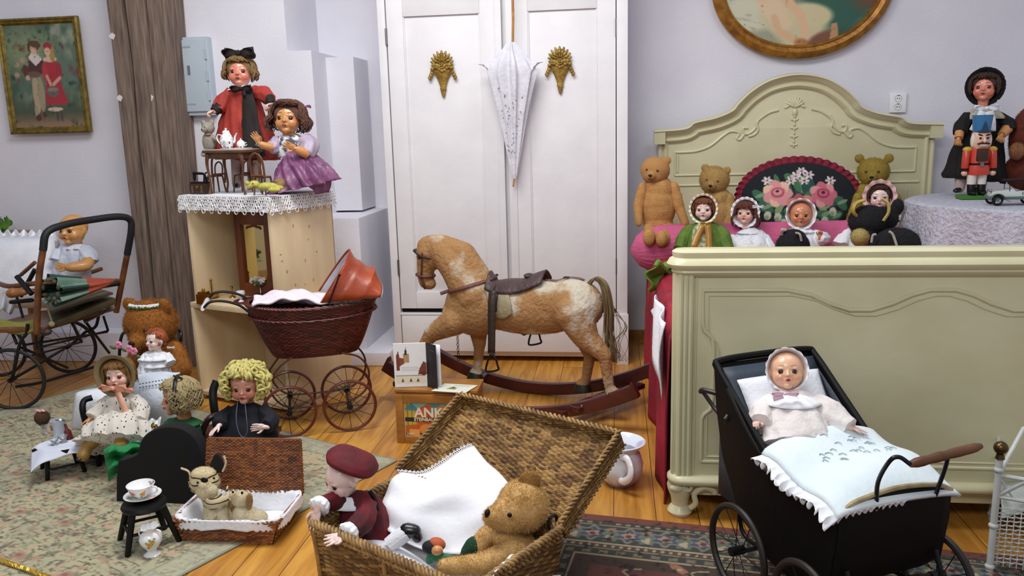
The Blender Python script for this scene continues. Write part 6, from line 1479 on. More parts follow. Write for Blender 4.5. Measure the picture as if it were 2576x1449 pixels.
for i in range(13):
    a = rng.uniform(0,6.28); r = .028*rng.random()**.5; c = ('e6c6cc' if i % 2 else 'e8e6e0'); b = MB()
    for k in range(5): b.ell((r*1.6*cos(a)+.006*cos(k*1.26), r*sin(a)-.0+.004*sin(k*1.26)-.006, .075+.022*rng.random()+.005*sin(k*1.26)),(.005,.004,.005),n=6)
    obj('flower', b, mat('flo_'+c, c, rough=.7), fs)
b = MB(); [b.ell((.04*(rng.random()-.5)*2,-.01,.068+.012*rng.random()),(.011,.003,.005),(0,rng.random(),rng.random()),n=6) for i in range(12)]; obj('leaves', b, mat('leafg','4a6a34',rough=.6), fs)
mini('toy_pot', 'small copper pot with ring handle right of the silver dish', 'toy pot', 678,742,3.44, [('pot', LT((.014,0),(.017,.003),(.018,.02),(.016,.024),(.014,.022),(0,.006)), brs), ('handle', MB().torus((0,0,.03),.014,.0014,(0,1,0),18,5), brs)])
mini('toy_jug', 'tiny clear glass bottle behind the silver dish', 'toy bottle', 630,722,3.64, [('bottle', LT((.009,0),(.01,.015),(.006,.022),(.004,.03),(.005,.034),(0,.034)), mat('clearglass','e8eef0',rough=.05,trans=.9))])
# toys on the cabinet
TZc = CHt+.003
def onc(px, py, z=TZc): return OZ(px,py,z)
wd = mat('toy_wood','6b4526','523218',14,rough=.4,bump=.1,coat=.2); wtop = mat('toy_tabletop','c9c4bc',rough=.4)
def onc(px, y):
    p = OY(px,480,y); p.z = TZc; return p
p = onc(592,3.52); tb = p.copy(); t = thing('toy_table', 'small brown wooden toy table with a pale top and curved legs on the lace cloth', 'toy table', (p.x,p.y,TZc), ca); TH = OY(592,384,3.50).z-TZc
b = MB(); b.prism([(-.12,TH),(.125,TH),(.125,TH+.012),(-.12,TH+.012)], .13); obj('tabletop', b, wd, t, bevel=.004); b = MB(); b.bx(-.112,.117,-.058,.058,TH+.012,TH+.016); lab(obj('table_cover', b, wtop, t, bevel=.002), 'pale white table cover')
obj('apron', MB().bx(-.10,.105,-.05,.05,TH-.025,TH), wd, t, bevel=.002)
for x in (-.10,.105):
    for y in (-.05,.05):
        s = 1 if x > 0 else -1; b = MB(); b.sweep(rs([(x,y,TH-.002),(x+s*.010,y,TH-.05),(x-s*.002,y,.05),(x+s*.010,y,.004)],5),[.010,.0095,.009,.008,.0075,.007,.006,.0055,.005,.005,.005,.005,.005,.005,.006,.007], n=8) ; obj('leg', b, wd, t)
def toy_chair(px, py, rz, label, back=True):
    p = onc(px,py); t = thing('toy_chair', label, 'toy chair', (p.x,p.y,TZc), rz, group='toy chairs'); sh = .075
    b = MB(); b.lathe([(0,sh),(.034,sh),(.036,sh+.004),(.034,sh+.008),(0,sh+.008)],20); obj('seat', b, wd, t)
    for x in (-.024,.024):
        for y in (-.022,.022): b = MB(); b.cap((x,y,sh),(x*1.3,y*1.25,.004),.0042,.0035,n=8); obj('leg', b, wd, t)
    b = MB(); b.sweep(rs([(-.03,-.028,sh-.03),(-.034,-.032,sh+.03),(-.03,-.038,sh+.085),(0,-.04,sh+.108),(.03,-.038,sh+.085),(.034,-.032,sh+.03),(.03,-.028,sh-.03)],5),.0048,n=8); b.sweep(rs([(-.018,-.03,sh),(-.018,-.036,sh+.05),(0,-.038,sh+.068),(.018,-.036,sh+.05),(.018,-.03,sh)],5),.0036,n=8); b.cap((-.03,-.035,sh+.012),(.03,-.035,sh+.012),.004,.004,n=8); obj('backrest', b, wd, t); return t
toy_chair(664,3.42,ca+.12,'brown toy chair with rounded bentwood back in front of the toy table'); toy_chair(545,3.62,ca+1.4,'brown toy chair under the grey plush mouse'); toy_chair(612,3.63,ca+3.2,'brown toy chair half hidden behind the toy table')
# tea set
tz = TZc+TH+.016; chi = bpy.data.materials.new('china'); chi.use_nodes = True; nt = chi.node_tree; bs = nt.nodes['Principled BSDF']; v_n = nt.nodes.new('ShaderNodeTexVoronoi'); v_n.inputs['Scale'].default_value = 75; tcn = nt.nodes.new('ShaderNodeTexCoord'); nt.links.new(tcn.outputs['Object'], v_n.inputs[0]); rp3 = nt.nodes.new('ShaderNodeValToRGB'); nt.links.new(v_n.outputs[0], rp3.inputs[0]); rp3.color_ramp.elements[0].color = C3('4a3450'); rp3.color_ramp.elements[0].position = .22; rp3.color_ramp.elements[1].color = C3('eeeeee'); rp3.color_ramp.elements[1].position = .34; nt.links.new(rp3.outputs[0], bs.inputs['Base Color']); bs.inputs['Roughness'].default_value = .12
ty = tb.y+.01
def tea(nm, label, px, dy, parts):
    p = OZ(px, 372, tz); p = OY(px, 370, ty+dy); p.z = tz; t_ = thing(nm, label, nm.replace('_',' '), p)
    for pn, pb, pm_ in parts: obj(pn, pb, pm_, t_)
tea('tray', 'oval white china tray on the toy table', 594, 0, [('dish', MB().lathe([(0,0),(.07,0),(.078,.005),(.07,.003),(0,.002)],36,None,1,.6), M['porcelain'])])
tz += .003
tea('teapot', 'tall speckled china coffee pot with curved spout on the toy table', 572, .005, [('body', LT((.018,0),(.022,.005),(.030,.022),(.031,.035),(.026,.052),(.018,.066),(.017,.07),(0,.07)), chi), ('lid', LT((.018,.07),(.014,.078),(.004,.082),(.006,.088),(0,.092)), chi), ('spout', MB().sweep(rs([(.024,0,.025),(.036,0,.03),(.040,0,.05),(.050,0,.066)],5), [.007,.0068,.0066,.006,.0056,.0052,.005,.0048,.0046,.0044,.0042,.004,.004,.0038,.0036,.0036],n=8), chi), ('handle', MB().sweep(rs([(-.022,0,.058),(-.04,0,.062),(-.046,0,.045),(-.036,0,.025),(-.028,0,.022)],5), .0028, n=8), chi)])
tea('creamer', 'small speckled china creamer in front of the coffee pot', 575, -.035, [('body', LT((.012,0),(.014,.004),(.020,.018),(.022,.032),(.020,.032),(.017,.016),(0,.004)), chi), ('handle', MB().torus((-.024,0,.018),.009,.002,(0,1,0),16,6), chi)])
tea('sugar_bowl', 'speckled china sugar bowl with knobbed lid', 607, -.02, [('body', LT((.011,0),(.018,.012),(.019,.022),(.015,.028),(0,.028)), chi), ('lid', LT((.015,.028),(.01,.034),(.003,.037),(.004,.042),(0,.044)), chi), ('handle', MB().torus((.021,0,.018),.007,.0016,(0,1,0),14,5), chi)])
tea('tea_cup', 'small speckled china cup at the right end of the toy table', 658, -.01, [('cup', LT((.008,0),(.015,.010),(.018,.024),(.016,.024),(.012,.008),(0,.003)), chi), ('handle', MB().torus((-.019,0,.014),.006,.0015,(0,1,0),14,5), chi)])
# sewing machine on a studded box
p = onc(506,3.55); t = thing('sewing_box', 'small studded wooden box under the toy sewing machine', 'box', (p.x,p.y,TZc), ca+.1); obj('box_body', MB().bx(-.046,.046,-.025,.025,0,.05), mat('dark_box','3e2418','2c170f',14,rough=.45), t, bevel=.003)
b = MB(); [b.ell((x,-.026,z),(.0025,.0015,.0025),n=6) for x in (-.03,-.024,.024,.03) for z in (.012,.02,.028,.036)]; b.ell((0,-.026,.034),(.006,.002,.006),n=10); obj('stud', b, brs, t)
t2 = thing('toy_sewing_machine', 'tiny black toy sewing machine standing on the studded box', 'toy sewing machine', (p.x,p.y,TZc+.0505), ca+.1)
obj('bed_plate', MB().bx(-.042,.042,-.02,.02,0,.006), M['black'], t2, bevel=.001); b = MB(); b.sweep(rs([(.03,0,.006),(.03,0,.03),(.022,0,.042),(-.02,0,.044),(-.032,0,.042)],5),[.010,.009,.0085,.008,.0075,.007,.006,.006,.006,.006,.006,.006,.006,.006,.006,.0065,.007,.007,.007,.007,.007],n=10); b.cap((-.032,0,.046),(-.032,0,.018),.007,.006); b.cap((-.032,0,.018),(-.032,0,.006),.0015,.0015,n=6); obj('machine_arm', b, M['black'], t2); b = MB(); b.torus((.043,0,.036),.012,.003,(1,0,0),18,6); obj('hand_wheel', b, M['black'], t2)
# red coated doll
f = Fig('doll', 'standing doll in a red coat with dark bow and tie behind the toy table', 'doll', 615, 470, 3.70); f.root.location.z = TZc
f.y = 3.68
f.head(604,184,36, yaw=-12, pitch=-4, sk='red', iris='4a3026', brow='8a6a44', lip='7a2018', teeth=True); hair(f.h,'7c6038','96774a', bangs=.35, length=.42, n=150, vol=.20, wave=.06, flare=.5, curl=.3, seed=11, side=.2)
dbr = mat('dark_brown_cloth','1e1410','150d0a',14,rough=.8); redc = mat('coat_red','a83428','8c281f',10,rough=.75,bump=.15,bscale=50,sheen=.3)
f.loft('coat', [(612,214,0,12,11),(612,228,0,36,24),(612,262,0,44,30),(614,310,0,60,40),(618,360,0,74,50),(620,400,0,78,54)], redc, pleat=(15,[0,.01,.03,.06,.09,.10]))
f.loft('front_panel', [(622,224,-.046,10,3),(624,250,-.060,15,5),(630,310,-.082,22,7),(637,360,-.103,27,8),(640,396,-.112,28,8)], dbr)
for x in (596,636): b = MB(); b.cap(f.K(x,395,.0), f.K(x,462,.0), f.L(15), f.L(12)); obj('leg', b, mat('stocking','c4aca4'), f.root, world=True); f.shoe(x,466,-.02,26,0)
f.arm([(582,232,0,15),(562,256,-.03,19),(548,274,-.06,15)], redc); f.arm([(642,230,0,15),(664,238,-.04,19),(680,250,-.08,15)], redc)
for P_, D, mi in (([(552,268,-.055,13),(540,280,-.075,12)], (-.5,-.4,-.2), True), ([(676,246,-.075,13),(684,262,-.09,10)], (-.35,-.5,-.15), False)):
    b = MB(); Q = [f.K(*q[:3]) for q in P_]; b.sweep(Q, [f.L(q[3]) for q in P_], n=12); obj('cuff', b, dbr, f.root, world=True); hand(f.root, Q[-1], D, (0,-.5,-1), f.hr*.85, 'bisque', mi, 'curl')
collar(f,608,214,0,12,38,lacem,drop=12,n=6,amp=.05); f.bow(607,222,-.068,26,dbr,[([(612,228,-.075),(614,240,-.085)],10)])
f.bow(602,134,-.02,38,dbr,nm='hair_bow',h=26)
# purple doll
f = Fig('doll', 'seated doll with wild brown hair, white lace bodice and purple skirt', 'doll', 745, 468, 3.56); f.root.location.z = TZc
f.head(725,300,40, yaw=-16, pitch=-4, roll=2, sk='tan', iris='241710', brow='5c3a20', lip='7c2418', teeth=True); hair(f.h,'5a382c','744a3a', bangs=.12, length=.75, n=260, vol=.30, wave=.10, flare=.5, curl=.2, seed=12, r=.05); 
f.bow(768,268,-.0,14,mat('mauve_net','9a5c84',rough=.6))
pur = mat('purple_satin','8e5a80','6a3a60',14,rough=.4,bump=.2,bscale=30,sheen=.5); lil = mat('lilac_satin','b8a8bc','a596ac',12,rough=.45,bump=.2,bscale=40,sheen=.3)
f.loft('bodice', [(735,338,0,14,12),(735,348,0,36,24),(733,375,0,42,30),(735,392,0,36,28)], mat('white_lace_black','dcdce0','55505a',42,rough=.85,contrast=.85))
f.loft('skirt', [(738,388,0,34,28),(746,405,-.01,50,40),(754,430,-.02,62,50),(762,455,-.03,76,60),(766,470,-.03,84,64)], pur, pleat=(15,[.02,.06,.11,.15,.17]), n=90)
f.loft('skirt_drape', [(768,408,-.03,24,18),(790,432,-.045,34,24),(805,462,-.05,27,20),(812,486,-.05,14,10)], pur, pleat=(9,[.05,.08,.08,.1]))
f.arm([(766,350,.0,17),(778,368,-.02,25),(768,390,-.06,19)], lil); f.arm([(700,352,0,15),(690,368,-.03,18),(680,372,-.05,14)], lil)
for P_, D, mi, sk_ in (([(772,386,-.06,14),(752,378,-.09,11),(745,374,-.095,9)], (-.6,-.3,.3), False, 'tan'), ([(684,370,-.05,11),(664,366,-.075,9),(655,362,-.08,8)], (-.5,-.2,1), True, 'tan')):
    b = MB(); Q = [f.K(*q[:3]) for q in P_]; b.sweep(Q, [f.L(q[3]) for q in P_], n=12); obj('arm', b, skinp(sk_), f.root, world=True); hand(f.root, Q[-1], D, (0,-1,-.2), f.hr*.8, sk_, mi, 'spread')
b = MB(); b.cap(f.K(740,455,-.07), f.K(705,466,-.13), f.L(14), f.L(11)); b.ell(f.K(718,462,-.11),(f.L(30),f.L(11),f.L(11)),(0,.25,.1),n=14); obj('leg', b, mat('beige_sock','8c6f48',rough=.8), f.root, world=True)
# grey mouse plush and yellow rabbit
f = Plush('plush_mouse', 'small grey plush mouse sitting on the toy chair left of the toy table', 'plush toy', 535, 395, 3.58); gm_ = plush_mat('mouse','8f8a7e','a39d90')
f.part('head', [f.E(524,322,0,16,14,15), f.E(514,326,-.03,8,8,7), f.E(512,310,0,7,4,8), f.E(532,308,0,7,4,8)], gm_, 900, .003, vox=.003); f.part('body', [f.E(526,358,0,17,14,26), f.Cc((534,346,0),(548,352,-.03),6,5), f.Cc((520,378,0),(512,388,-.03),7,7)], gm_, 900, .003, vox=.003)
b = MB(); b.ell(f.K(515,320,-.04),(.0025,.002,.0025),n=6); b.ell(f.K(507,326,-.045),(.003,.003,.003),n=6); obj('eye', b, M['black'], f.root, world=True); b = MB(); b.ell(f.K(524,338,-.02),(.013,.01,.004),n=10); obj('neck_bow', b, mat('pinkbow','c87a74',rough=.6), f.root, world=True)
f = Plush('plush_rabbit', 'yellow green plush rabbit lying on its side at the front of the lace cloth', 'plush toy', 665, 480, 3.33); f.root.location.z = TZc
yg = plush_mat('yellowgreen','b5b04a','c8c268'); f.part('body', [f.E(672,469,0,30,15,10), f.E(700,472,-.005,14,8,6), f.E(690,478,-.02,16,6,5)], yg, 1500, .003, vox=.003); f.part('head', [f.E(640,464,-.01,14,11,10), f.E(630,470,-.02,8,7,6)], yg, 700, .003, vox=.003)
f.part('ear', [f.E(624,462,.0,10,5,6,(0,.5,0))], yg, 300, .003, vox=.003); f.part('ear', [f.E(632,472,-.03,13,5,4,(0,-.4,0))], plush_mat('tanear','a88a50','94784a'), 300, .003, vox=.003)
b = MB(); b.ell(f.K(636,462,-.045),(.003,.002,.003),n=6); obj('eye', b, M['black'], f.root, world=True)
# ------------------------------------------------------------------ wicker doll pram
WO = V((-1.255,3.17,0)); wr = rad(22); t = thing('wicker_doll_pram', 'red brown wicker doll pram with orange leather hood in front of the pine cabinet', 'doll pram', WO, wr); WPm = t
rw_ = wmat('red_wicker','3a100c','541a12','6e281c',60,30,.35); 
zt, zb = .535, .325; LX = .27; 
def hullw(U, Wv):
    a = 2*np.pi*U; k = Wv; ex = .75; ca_, sa_ = np.cos(a), np.sin(a); cx = np.sign(ca_)*np.abs(ca_)**ex; sy = np.sign(sa_)*np.abs(sa_)**ex
    rx = (.165+(.262-.165)*k**.75); ry = .085+.045*k**.8; x = cx*rx+.03*(1-k)*0; z = zb+(zt-zb)*k-.02*(1-k)*np.cos(a*1)*0+.022*k*np.cos(2*a)*0+.02*k*cx*cx
    P = np.stack([x, sy*ry, z], 1); N_ = np.stack([ca_*.6, sa_, -.3+0*a], 1); N_ /= np.linalg.norm(N_, axis=1)[:,None]; return P, N_
weave('wicker_body', hullw, 30, 100, rw_, t, amp=.0025, th=.004, sv=3, su=4)
b = MB(); b.lathe([(0,0),(1,0)],40,TM((0,0,zb+.002),(0,0,0),(.165,.085,1))); obj('body_base', b, mat('redwood2','4c1a10'), t)
rimP = [V((np.sign(cos(a))*abs(cos(a))**.75*.262, np.sign(sin(a))*abs(sin(a))**.75*.13, zt+.02*abs(cos(a))**1.5)) for a in np.linspace(0,2*pi,90)[:-1]]
b = MB(); rope(b, rimP+[rimP[0]], .0065, .006, 30, 3); rope(b, [V((p.x*.985,p.y*.985,p.z-.05)) for p in rimP+[rimP[0]]], .004,.004,30,2); obj('rim', b, mat('redrim','5c2016','431510',30,rough=.35,coat=.2), t, ang=80)
# hood
hl = mat('hood_leather','a8451c','8a3312',9,rough=.42,bump=.15,bscale=20,coat=.15); hin = mat('hood_lining','c4c8ce','a9aeb6',10,rough=.5)
b = MB(); fr0 = V((.045,0,zt+.01)); 
def hood(u, v, k=1.0):
    a = pi*v; y = -cos(a)*.132*k; s = sin(a)**.75
    arcs = [((.03,.015),(.165,.205)),((.10,.015),(.205,.155)),((.19,.02),(.262,.125)),((.268,.02),(.285,.06))]
    q = u*3; i = min(2, int(q)); f_ = q-i; (b0, t0), (b1, t1) = arcs[i], arcs[i+1]; bx_ = b0[0]*(1-f_)+b1[0]*f_; tx = t0[0]*(1-f_)+t1[0]*f_; bz = b0[1]; tz_ = t0[1]*(1-f_)+t1[1]*f_
    sag = 1-.07*sin(pi*f_); return V((bx_+(tx-bx_)*s*k, y*(1-.10*s*(1 if i == 0 else .5)), zt+.01+bz*(1-s)+(tz_*sag*k)*s))
b.surf(lambda u, v: hood(u, v), 24, 24); obj('hood', b, hl, t, solid=.003); b = MB(); b.surf(lambda u, v: hood(u, v, .975)+V((.004,0,-.002)), 24, 24); lab(obj('hood_lining', b, hin, t), 'silvery white hood lining')
b = MB(); b.sweep([hood(0, i/24) for i in range(25)], .0035, n=8); obj('hood_hoop', b, hl, t)
b = MB(); b.sweep([(.06,-.138,zt+.02),(.11,-.142,zt+.135)],.0035,n=8); b.sweep([(.06,-.138,zt+.02),(.20,-.142,zt+.02)],.003,n=8); b.ell((.11,-.143,zt+.135),(.006,.004,.006),n=8); b.ell((.20,-.143,zt+.02),(.006,.004,.006),n=8); obj('hood_strut', b, M['blackmetal'], t)
wr_m = mat('red_rim','6a2c1c','521f14',20,rough=.35,coat=.3)
for y in (-.115,.115):
    for x in (-.125,.118): spoked(t, (x,y,.112), .112, (0,1,0), .0065, 12, wr_m, M['blackmetal'])
b = MB()
for x in (-.125,.118): obj('axle', MB().cap((x,-.12,.112),(x,.12,.112),.006,.006,n=10), M['blackmetal'], t)
for y in (-.09,.09):
    b = MB(); b.sweep(rs([(-.20,y,.24),(-.18,y,.17),(-.125,y,.125),(0,y,.118),(.118,y,.125),(.19,y,.17),(.205,y,.25),(.17,y,.31),(.10,y,.335)],6),.0042,n=8); b.sweep(rs([(-.2,y,.24),(-.15,y,.30),(-.10,y,.335)],5),.0042,n=8); obj('spring', b, mat('redspring','4a2218',rough=.4), t)
b = MB(); I = WM(t).inverted()
for y in (-.10,.10): obj('push_rod', MB().sweep(rs([(-.245,y,zt-.0),(-.285,y,zt+.035),(-.34,y,zt+.055),(-.39,y,zt+.055),(-.42,y,zt+.03)],6),.0052,n=8), M['blackmetal'], t)
b = MB(); b.sweep([(-.42,-.105+.21*i/10,zt+.03) for i in range(11)],[.007,.010,.011,.0105,.010,.0105,.010,.0105,.011,.010,.007],n=14); lab(obj('grip', b, M['porcelain'], t), 'white porcelain grip')
b = MB(); b.surf(lambda u, v: (-.235+.33*u, -.105+.21*v, zt+.012+.03*sin(pi*min(1,u*1.15))*(.6+.4*sin(v*7+u*3))+.03*max(0,.45-u)+.006*sin(u*22+v*9)+.005*sin(v*25)), 36, 24); o = obj('pram_bedding', b, mat('pinkish_white','e6dfe8','dcd3df',12,rough=.85,bump=.2,bscale=50), X=WM(t), solid=.008); tag(o, 'crumpled white bedding inside the wicker doll pram', 'bedding')
# ------------------------------------------------------------------ black framed stroller
t = thing('doll_stroller', 'old black metal and wood doll stroller with a tall push handle', 'stroller', OZ(140,1000,0)); ST = t
bw = mat('stroller_wood','7c4a22','57321a',18,rough=.4,bump=.1,coat=.3); bmt = M['blackmetal']; rubber = mat('rubber','17171a',rough=.6)
H = [OY(92,838,3.30),OY(98,700,3.30),OY(108,630,3.31),OY(118,585,3.33),OY(165,565,3.42),OY(230,553,3.56),OY(295,545,3.68),OY(326,552,3.74),OY(330,580,3.75),OY(320,640,3.76),OY(292,785,3.78)]
b = MB(); P = rs(H[:3],5); b.sweep(P,.0145,n=12); obj('handle_post', b, bw, t, world=True); b = MB(); P = rs(H[9:],6); b.sweep(P,.0145,n=12); obj('handle_post', b, bw, t, world=True)
b = MB(); P = rs(H[2:10],6); b.sweep(P,.0165,n=12); obj('handle_bar', b, rubber, t, world=True)
W1, W2 = OY(24,912,3.28), OY(172,872,3.86); W1.z = W2.z = .148; ax = (W2-W1).normalized(); ax.z = 0
fw = V((-ax.y, ax.x, 0))  # toward the left rear
for c, r in ((W1,.150),(W2,.148)):
    spoked(t, I_c := c, r, ax, .009, 14, rubber, bmt)
for o in t.children:
    if o.name.startswith('wheel'): o.matrix_parent_inverse = WM(t).inverted()
c3, c4 = W1+fw*.36, W2+fw*.36
for c in (W1-fw*0+V((.11,-.16,-.03)),):
    pass
for c in (c3, c4): 
    w_o = spoked(t, c, .115 if 0 else .148, ax, .009, 14, rubber, bmt); w_o.matrix_parent_inverse = WM(t).inverted()
def rod(nm, pts, r=.0055, m=bmt, par=None): b = MB(); P = rs(pts,5) if len(pts) > 2 else [V(p) for p in pts]; b.sweep(P, r, n=8); return obj(nm, b, m, par or t, world=True)
rod('axle', [W1-ax*.03, W2+ax*.03], .007); rod('axle', [c3-ax*.03, c4+ax*.03], .007)
rod('frame_rod', [OY(60,868,3.30),OY(270,835,3.78)]); rod('frame_rod', [OY(90,876,3.28),OY(272,832,3.78)], .005); rod('frame_rod', [OY(68,898,3.28),OY(200,862,3.75)], .005)
rod('frame_rod', [OY(90,845,3.29),OY(92,878,3.29)], .006); rod('frame_rod', [OY(260,795,3.76),OY(272,832,3.78)], .006)
rod('curved_spring', [OY(248,795,3.74),OY(240,822,3.74),OY(215,835,3.74),OY(200,850,3.8),OY(172,872,3.86)], .008); rod('curved_spring', [OY(70,815,3.3),OY(66,840,3.3),OY(50,865,3.29),W1], .008)
rod('cross_rod', [OY(212,805,3.7),OY(275,888,3.95)], .007); rod('cross_rod', [OY(55,875,3.3),OY(170,925,3.62)], .007); rod('cross_rod', [OY(20,810,3.35),OY(42,865,3.3)], .007); rod('cross_rod', [OY(182,812,3.6),OY(205,860,3.8)], .008)
rod('footrest_bar', [OY(40,973,3.25),OY(105,962,3.38),OY(180,940,3.62),OY(265,915,3.90)], .0075)
# seat tray and arms
b = MB(); A = [OY(100,810,3.34),OY(290,742,3.72),OY(292,768,3.74),OY(130,838,3.36)]
def slab(nm, q, th, m, par=t, bev=.004):
    b = MB(); q = [V(p) for p in q]; vs = q+[p-V((0,0,th)) for p in q]; b.add(vs, [(0,1,2,3),(7,6,5,4)]+[(i,4+i,4+(i+1) % 4,(i+1) % 4) for i in range(4)]); return obj(nm, b, m, par, world=True, bevel=bev)
s0 = OY(115,828,3.32); s1 = OY(285,775,3.74); zz = .42
q = [V((s0.x,s0.y,zz-.03)),V((s1.x,s1.y,zz-.03)),V((s1.x,s1.y,zz-.03))+fw*.34,V((s0.x,s0.y,zz-.03))+fw*.34]; slab('seat_board', q, .02, bw)
rod('arm_rest', [OY(-20,706,3.5),OY(20,720,3.42),OY(62,716,3.40),OY(95,712,3.36)], .012, bw); rod('arm_strut', [OY(52,745,3.5),OY(88,678,3.5)], .011, bmt); rod('arm_strut', [OY(42,695,3.38),OY(80,740,3.36)], .012, bmt); rod('arm_strut', [OY(52,692,3.45),OY(88,660,3.42)], .009, bw); rod('arm_rest', [OY(200,693,3.72),OY(235,683,3.8),OY(255,676,3.85)], .011, bw); rod('cross_bar', [OY(100,745,3.34),OY(300,714,3.76)], .010, bmt)
rod('arm_strut', [OY(32,725,3.42),OY(45,755,3.42),OY(58,800,3.4)], .006); b = MB(); b.cap(OY(28,760,3.40),OY(80,755,3.40),.010,.010); obj('strap_bar', b, bmt, t, world=True)
b = MB(); b.ell(OY(118,835,3.32)-V((0,0,.0)),(.022,.02,.016),n=12); b.cap(OY(100,832,3.32),OY(112,836,3.32),.012,.018); obj('end_knob', b, mat('knob_brown','3c3028',rough=.5), t, world=True)
b = MB(); b.ell(OY(32,736,3.36),(.026,.022,.022),n=14); b.cap(OY(28,738,3.36),OY(62,733,3.37),.022,.018); b.cap(OY(62,733,3.37),OY(128,730,3.38),.012,.010); lab(obj('turned_bar', b, mat('orange_wood','a06a34','7c4a22',14,rough=.35,coat=.3), t, world=True), 'turned orange wooden bar')
b = MB(); b.surf(lambda u, v: V((0,0,.008*sin(6*u)+.0)) + OY(-30+120*u, 800+10*sin(pi*u)+30*v, 3.34-.04*v), 14, 6); tag(obj('yellow_cloth', b, mat('yellow_green_cloth','8f8c3c','77742e',12,rough=.7), solid=.012), 'yellow green cloth on the stroller seat edge, far left', 'cloth')
# leather bags
lb = mat('old_leather','5e5436','463c26',12,rough=.5,bump=.3,bscale=30); lb2 = mat('old_leather2','6b6046','4f4632',12,rough=.55,bump=.3,bscale=30)
t = thing('leather_bag', 'flat worn olive brown leather bag lying on the stroller under the folded parasol', 'bag', OY(200,800,3.5)); 
q = [OY(128,812,3.36),OY(292,748,3.66),OY(240,735,3.86),OY(120,770,3.62)]; slab('bag_body', q, .035, lb, t, .012)
q = [OY(118,785,3.37),OY(285,735,3.64),OY(235,722,3.84),OY(115,748,3.60)]; slab('bag_flap', q, .012, lb2, t, .005)
b = MB(); b.sweep(rs([OY(125,730,3.37),OY(120,770,3.35),OY(130,808,3.34)],5),.004,n=8); b.ell(OY(130,815,3.33),(.015,.012,.014),n=12); lab(obj('tassel', b, mat('tassel','a89a78',rough=.9), t, world=True), 'pale cord with a tassel')
t = thing('cardboard_folder', 'grey brown board sticking out under the leather bag on the stroller', 'board', OY(260,790,3.7)); q = [OY(212,812,3.60),OY(290,772,3.72),OY(282,766,3.74),OY(208,802,3.64)]; slab('board', q, .006, mat('board','8a7c68',rough=.7), t, .001)
# folded parasol lying on it
t = thing('folded_parasol', 'folded striped parasol in orange and grey green lying across the stroller', 'parasol', OY(200,720,3.45)); a0, a1 = OY(125,712,3.30), OY(283,706,3.60)
par_g = mat('parasol_green','7f9a8c','5f7c70',10,rough=.6,bump=.2,bscale=40); par_d = mat('parasol_dark','2f4a3e','243a32',10,rough=.6); par_o = mat('parasol_orange','b8563c','9a4430',10,rough=.6,bump=.2,bscale=40)
dr = (a1-a0); L_ = dr.length; Fm = frame(dr.normalized(), (0,-1,0)); b = MB(); n_ = 40; nl = 12; vs = []; fs = []
for i in range(nl+1):
    s = i/nl; rad_ = .058*(1-s)**.8+.012; 
    for j in range(n_):
        a = 2*pi*j/n_; rr = rad_*(1+.28*(1-s)*sin(8*a)); ctr = a0+dr*s+V((0,0,-.035*(1-s)**.7)); vs.append(ctr+Fm @ V((cos(a)*rr*1.0, sin(a)*rr*.85, 0)))
for i in range(nl):
    for j in range(n_): fs.append((i*n_+j, i*n_+(j+1) % n_, (i+1)*n_+(j+1) % n_, (i+1)*n_+j)); b.mi.append(2 if i > 5 else (1 if (j//5) % 2 else 0))
b.v = [tuple(v) for v in vs]; b.f = fs; obj('canopy', b, [par_g, par_d, par_o], t, world=True, ang=60)
b = MB(); b.cap(a1-dr*.05, a1+dr*.08, .009, .010); obj('tip', b, bw, t, world=True); b = MB(); b.cap(a0-dr*.08, a0+dr*.3, .007,.008); obj('stick', b, bw, t, world=True)
b = MB()
for i in range(9): a = i*.7; c = a0+Fm @ V((cos(a)*.05, sin(a)*.045, -.01+.02*rng.random()))+V((0,0,-.03)); b.ell(c,(.011,.010,.014),(a,a,0),n=8)
lab(obj('frayed_tie', b, mat('frayed','5c5640','3e3a2c',30,rough=.9), t, world=True), 'frayed cloth ends at the open end')
# white pillow with a frill, planter with ivy behind
t = thing('frilled_pillow', 'large white pillow with a ruffled top edge standing in the stroller', 'pillow', OY(60,770,3.62)); b = MB()
def fp_(u, v):
    px = -90+235*u; py = 768-168*v; k = (max(0,1-(2*u-1)**4)*max(0,1-(2*v-1)**4))**.5; return OY(px, py, 3.72-.10*k+.10*v)
b.surf(fp_, 20, 16); obj('pillow_cover', b, M['white_cloth'], t, world=True, solid=.03); b = MB(); b.surf(lambda u, v: OY(-90+230*u, 602-20*v-5*v*sin(u*70), 3.81+.02*v*sin(u*60)), 140, 4); obj('ruffle', b, lacem, t, world=True, solid=.002, ang=180)
b = MB(); b.surf(lambda u, v: OY(-20+70*u-20*v*u, 740+45*v+6*sin(u*9), 3.45-.03*sin(u*17)*v), 24, 8); obj('hanging_frill', b, M['white_cloth'], t, world=True, solid=.004)
t = thing('wooden_planter', 'brown wooden planter box behind the white pillow at the left edge', 'planter', OY(10,640,4.03)); q = [OY(-90,588,3.96),OY(75,585,3.96),OY(80,578,4.12),OY(-90,580,4.12)]; slab('box', q, .10, mat('planter','8f6a38','75542a',10,rough=.5), t, .004)
b = MB(); q0 = OY(60,640,4.05); b.cap((q0.x,q0.y,.0),(q0.x,q0.y,q0.z+.02),.02,.02); b.cap((q0.x-.55,q0.y,.0),(q0.x-.55,q0.y,q0.z+.02),.02,.02); obj('leg', b, mat('planter','8f6a38'), t, world=True)
t = thing('ivy_plant', 'green ivy leaves in the wooden planter at the left edge', 'plant', OY(10,590,4.02)); lf = mat('ivy','5a8c2c','3f7020',10,rough=.45)
q_ = random.Random(5)
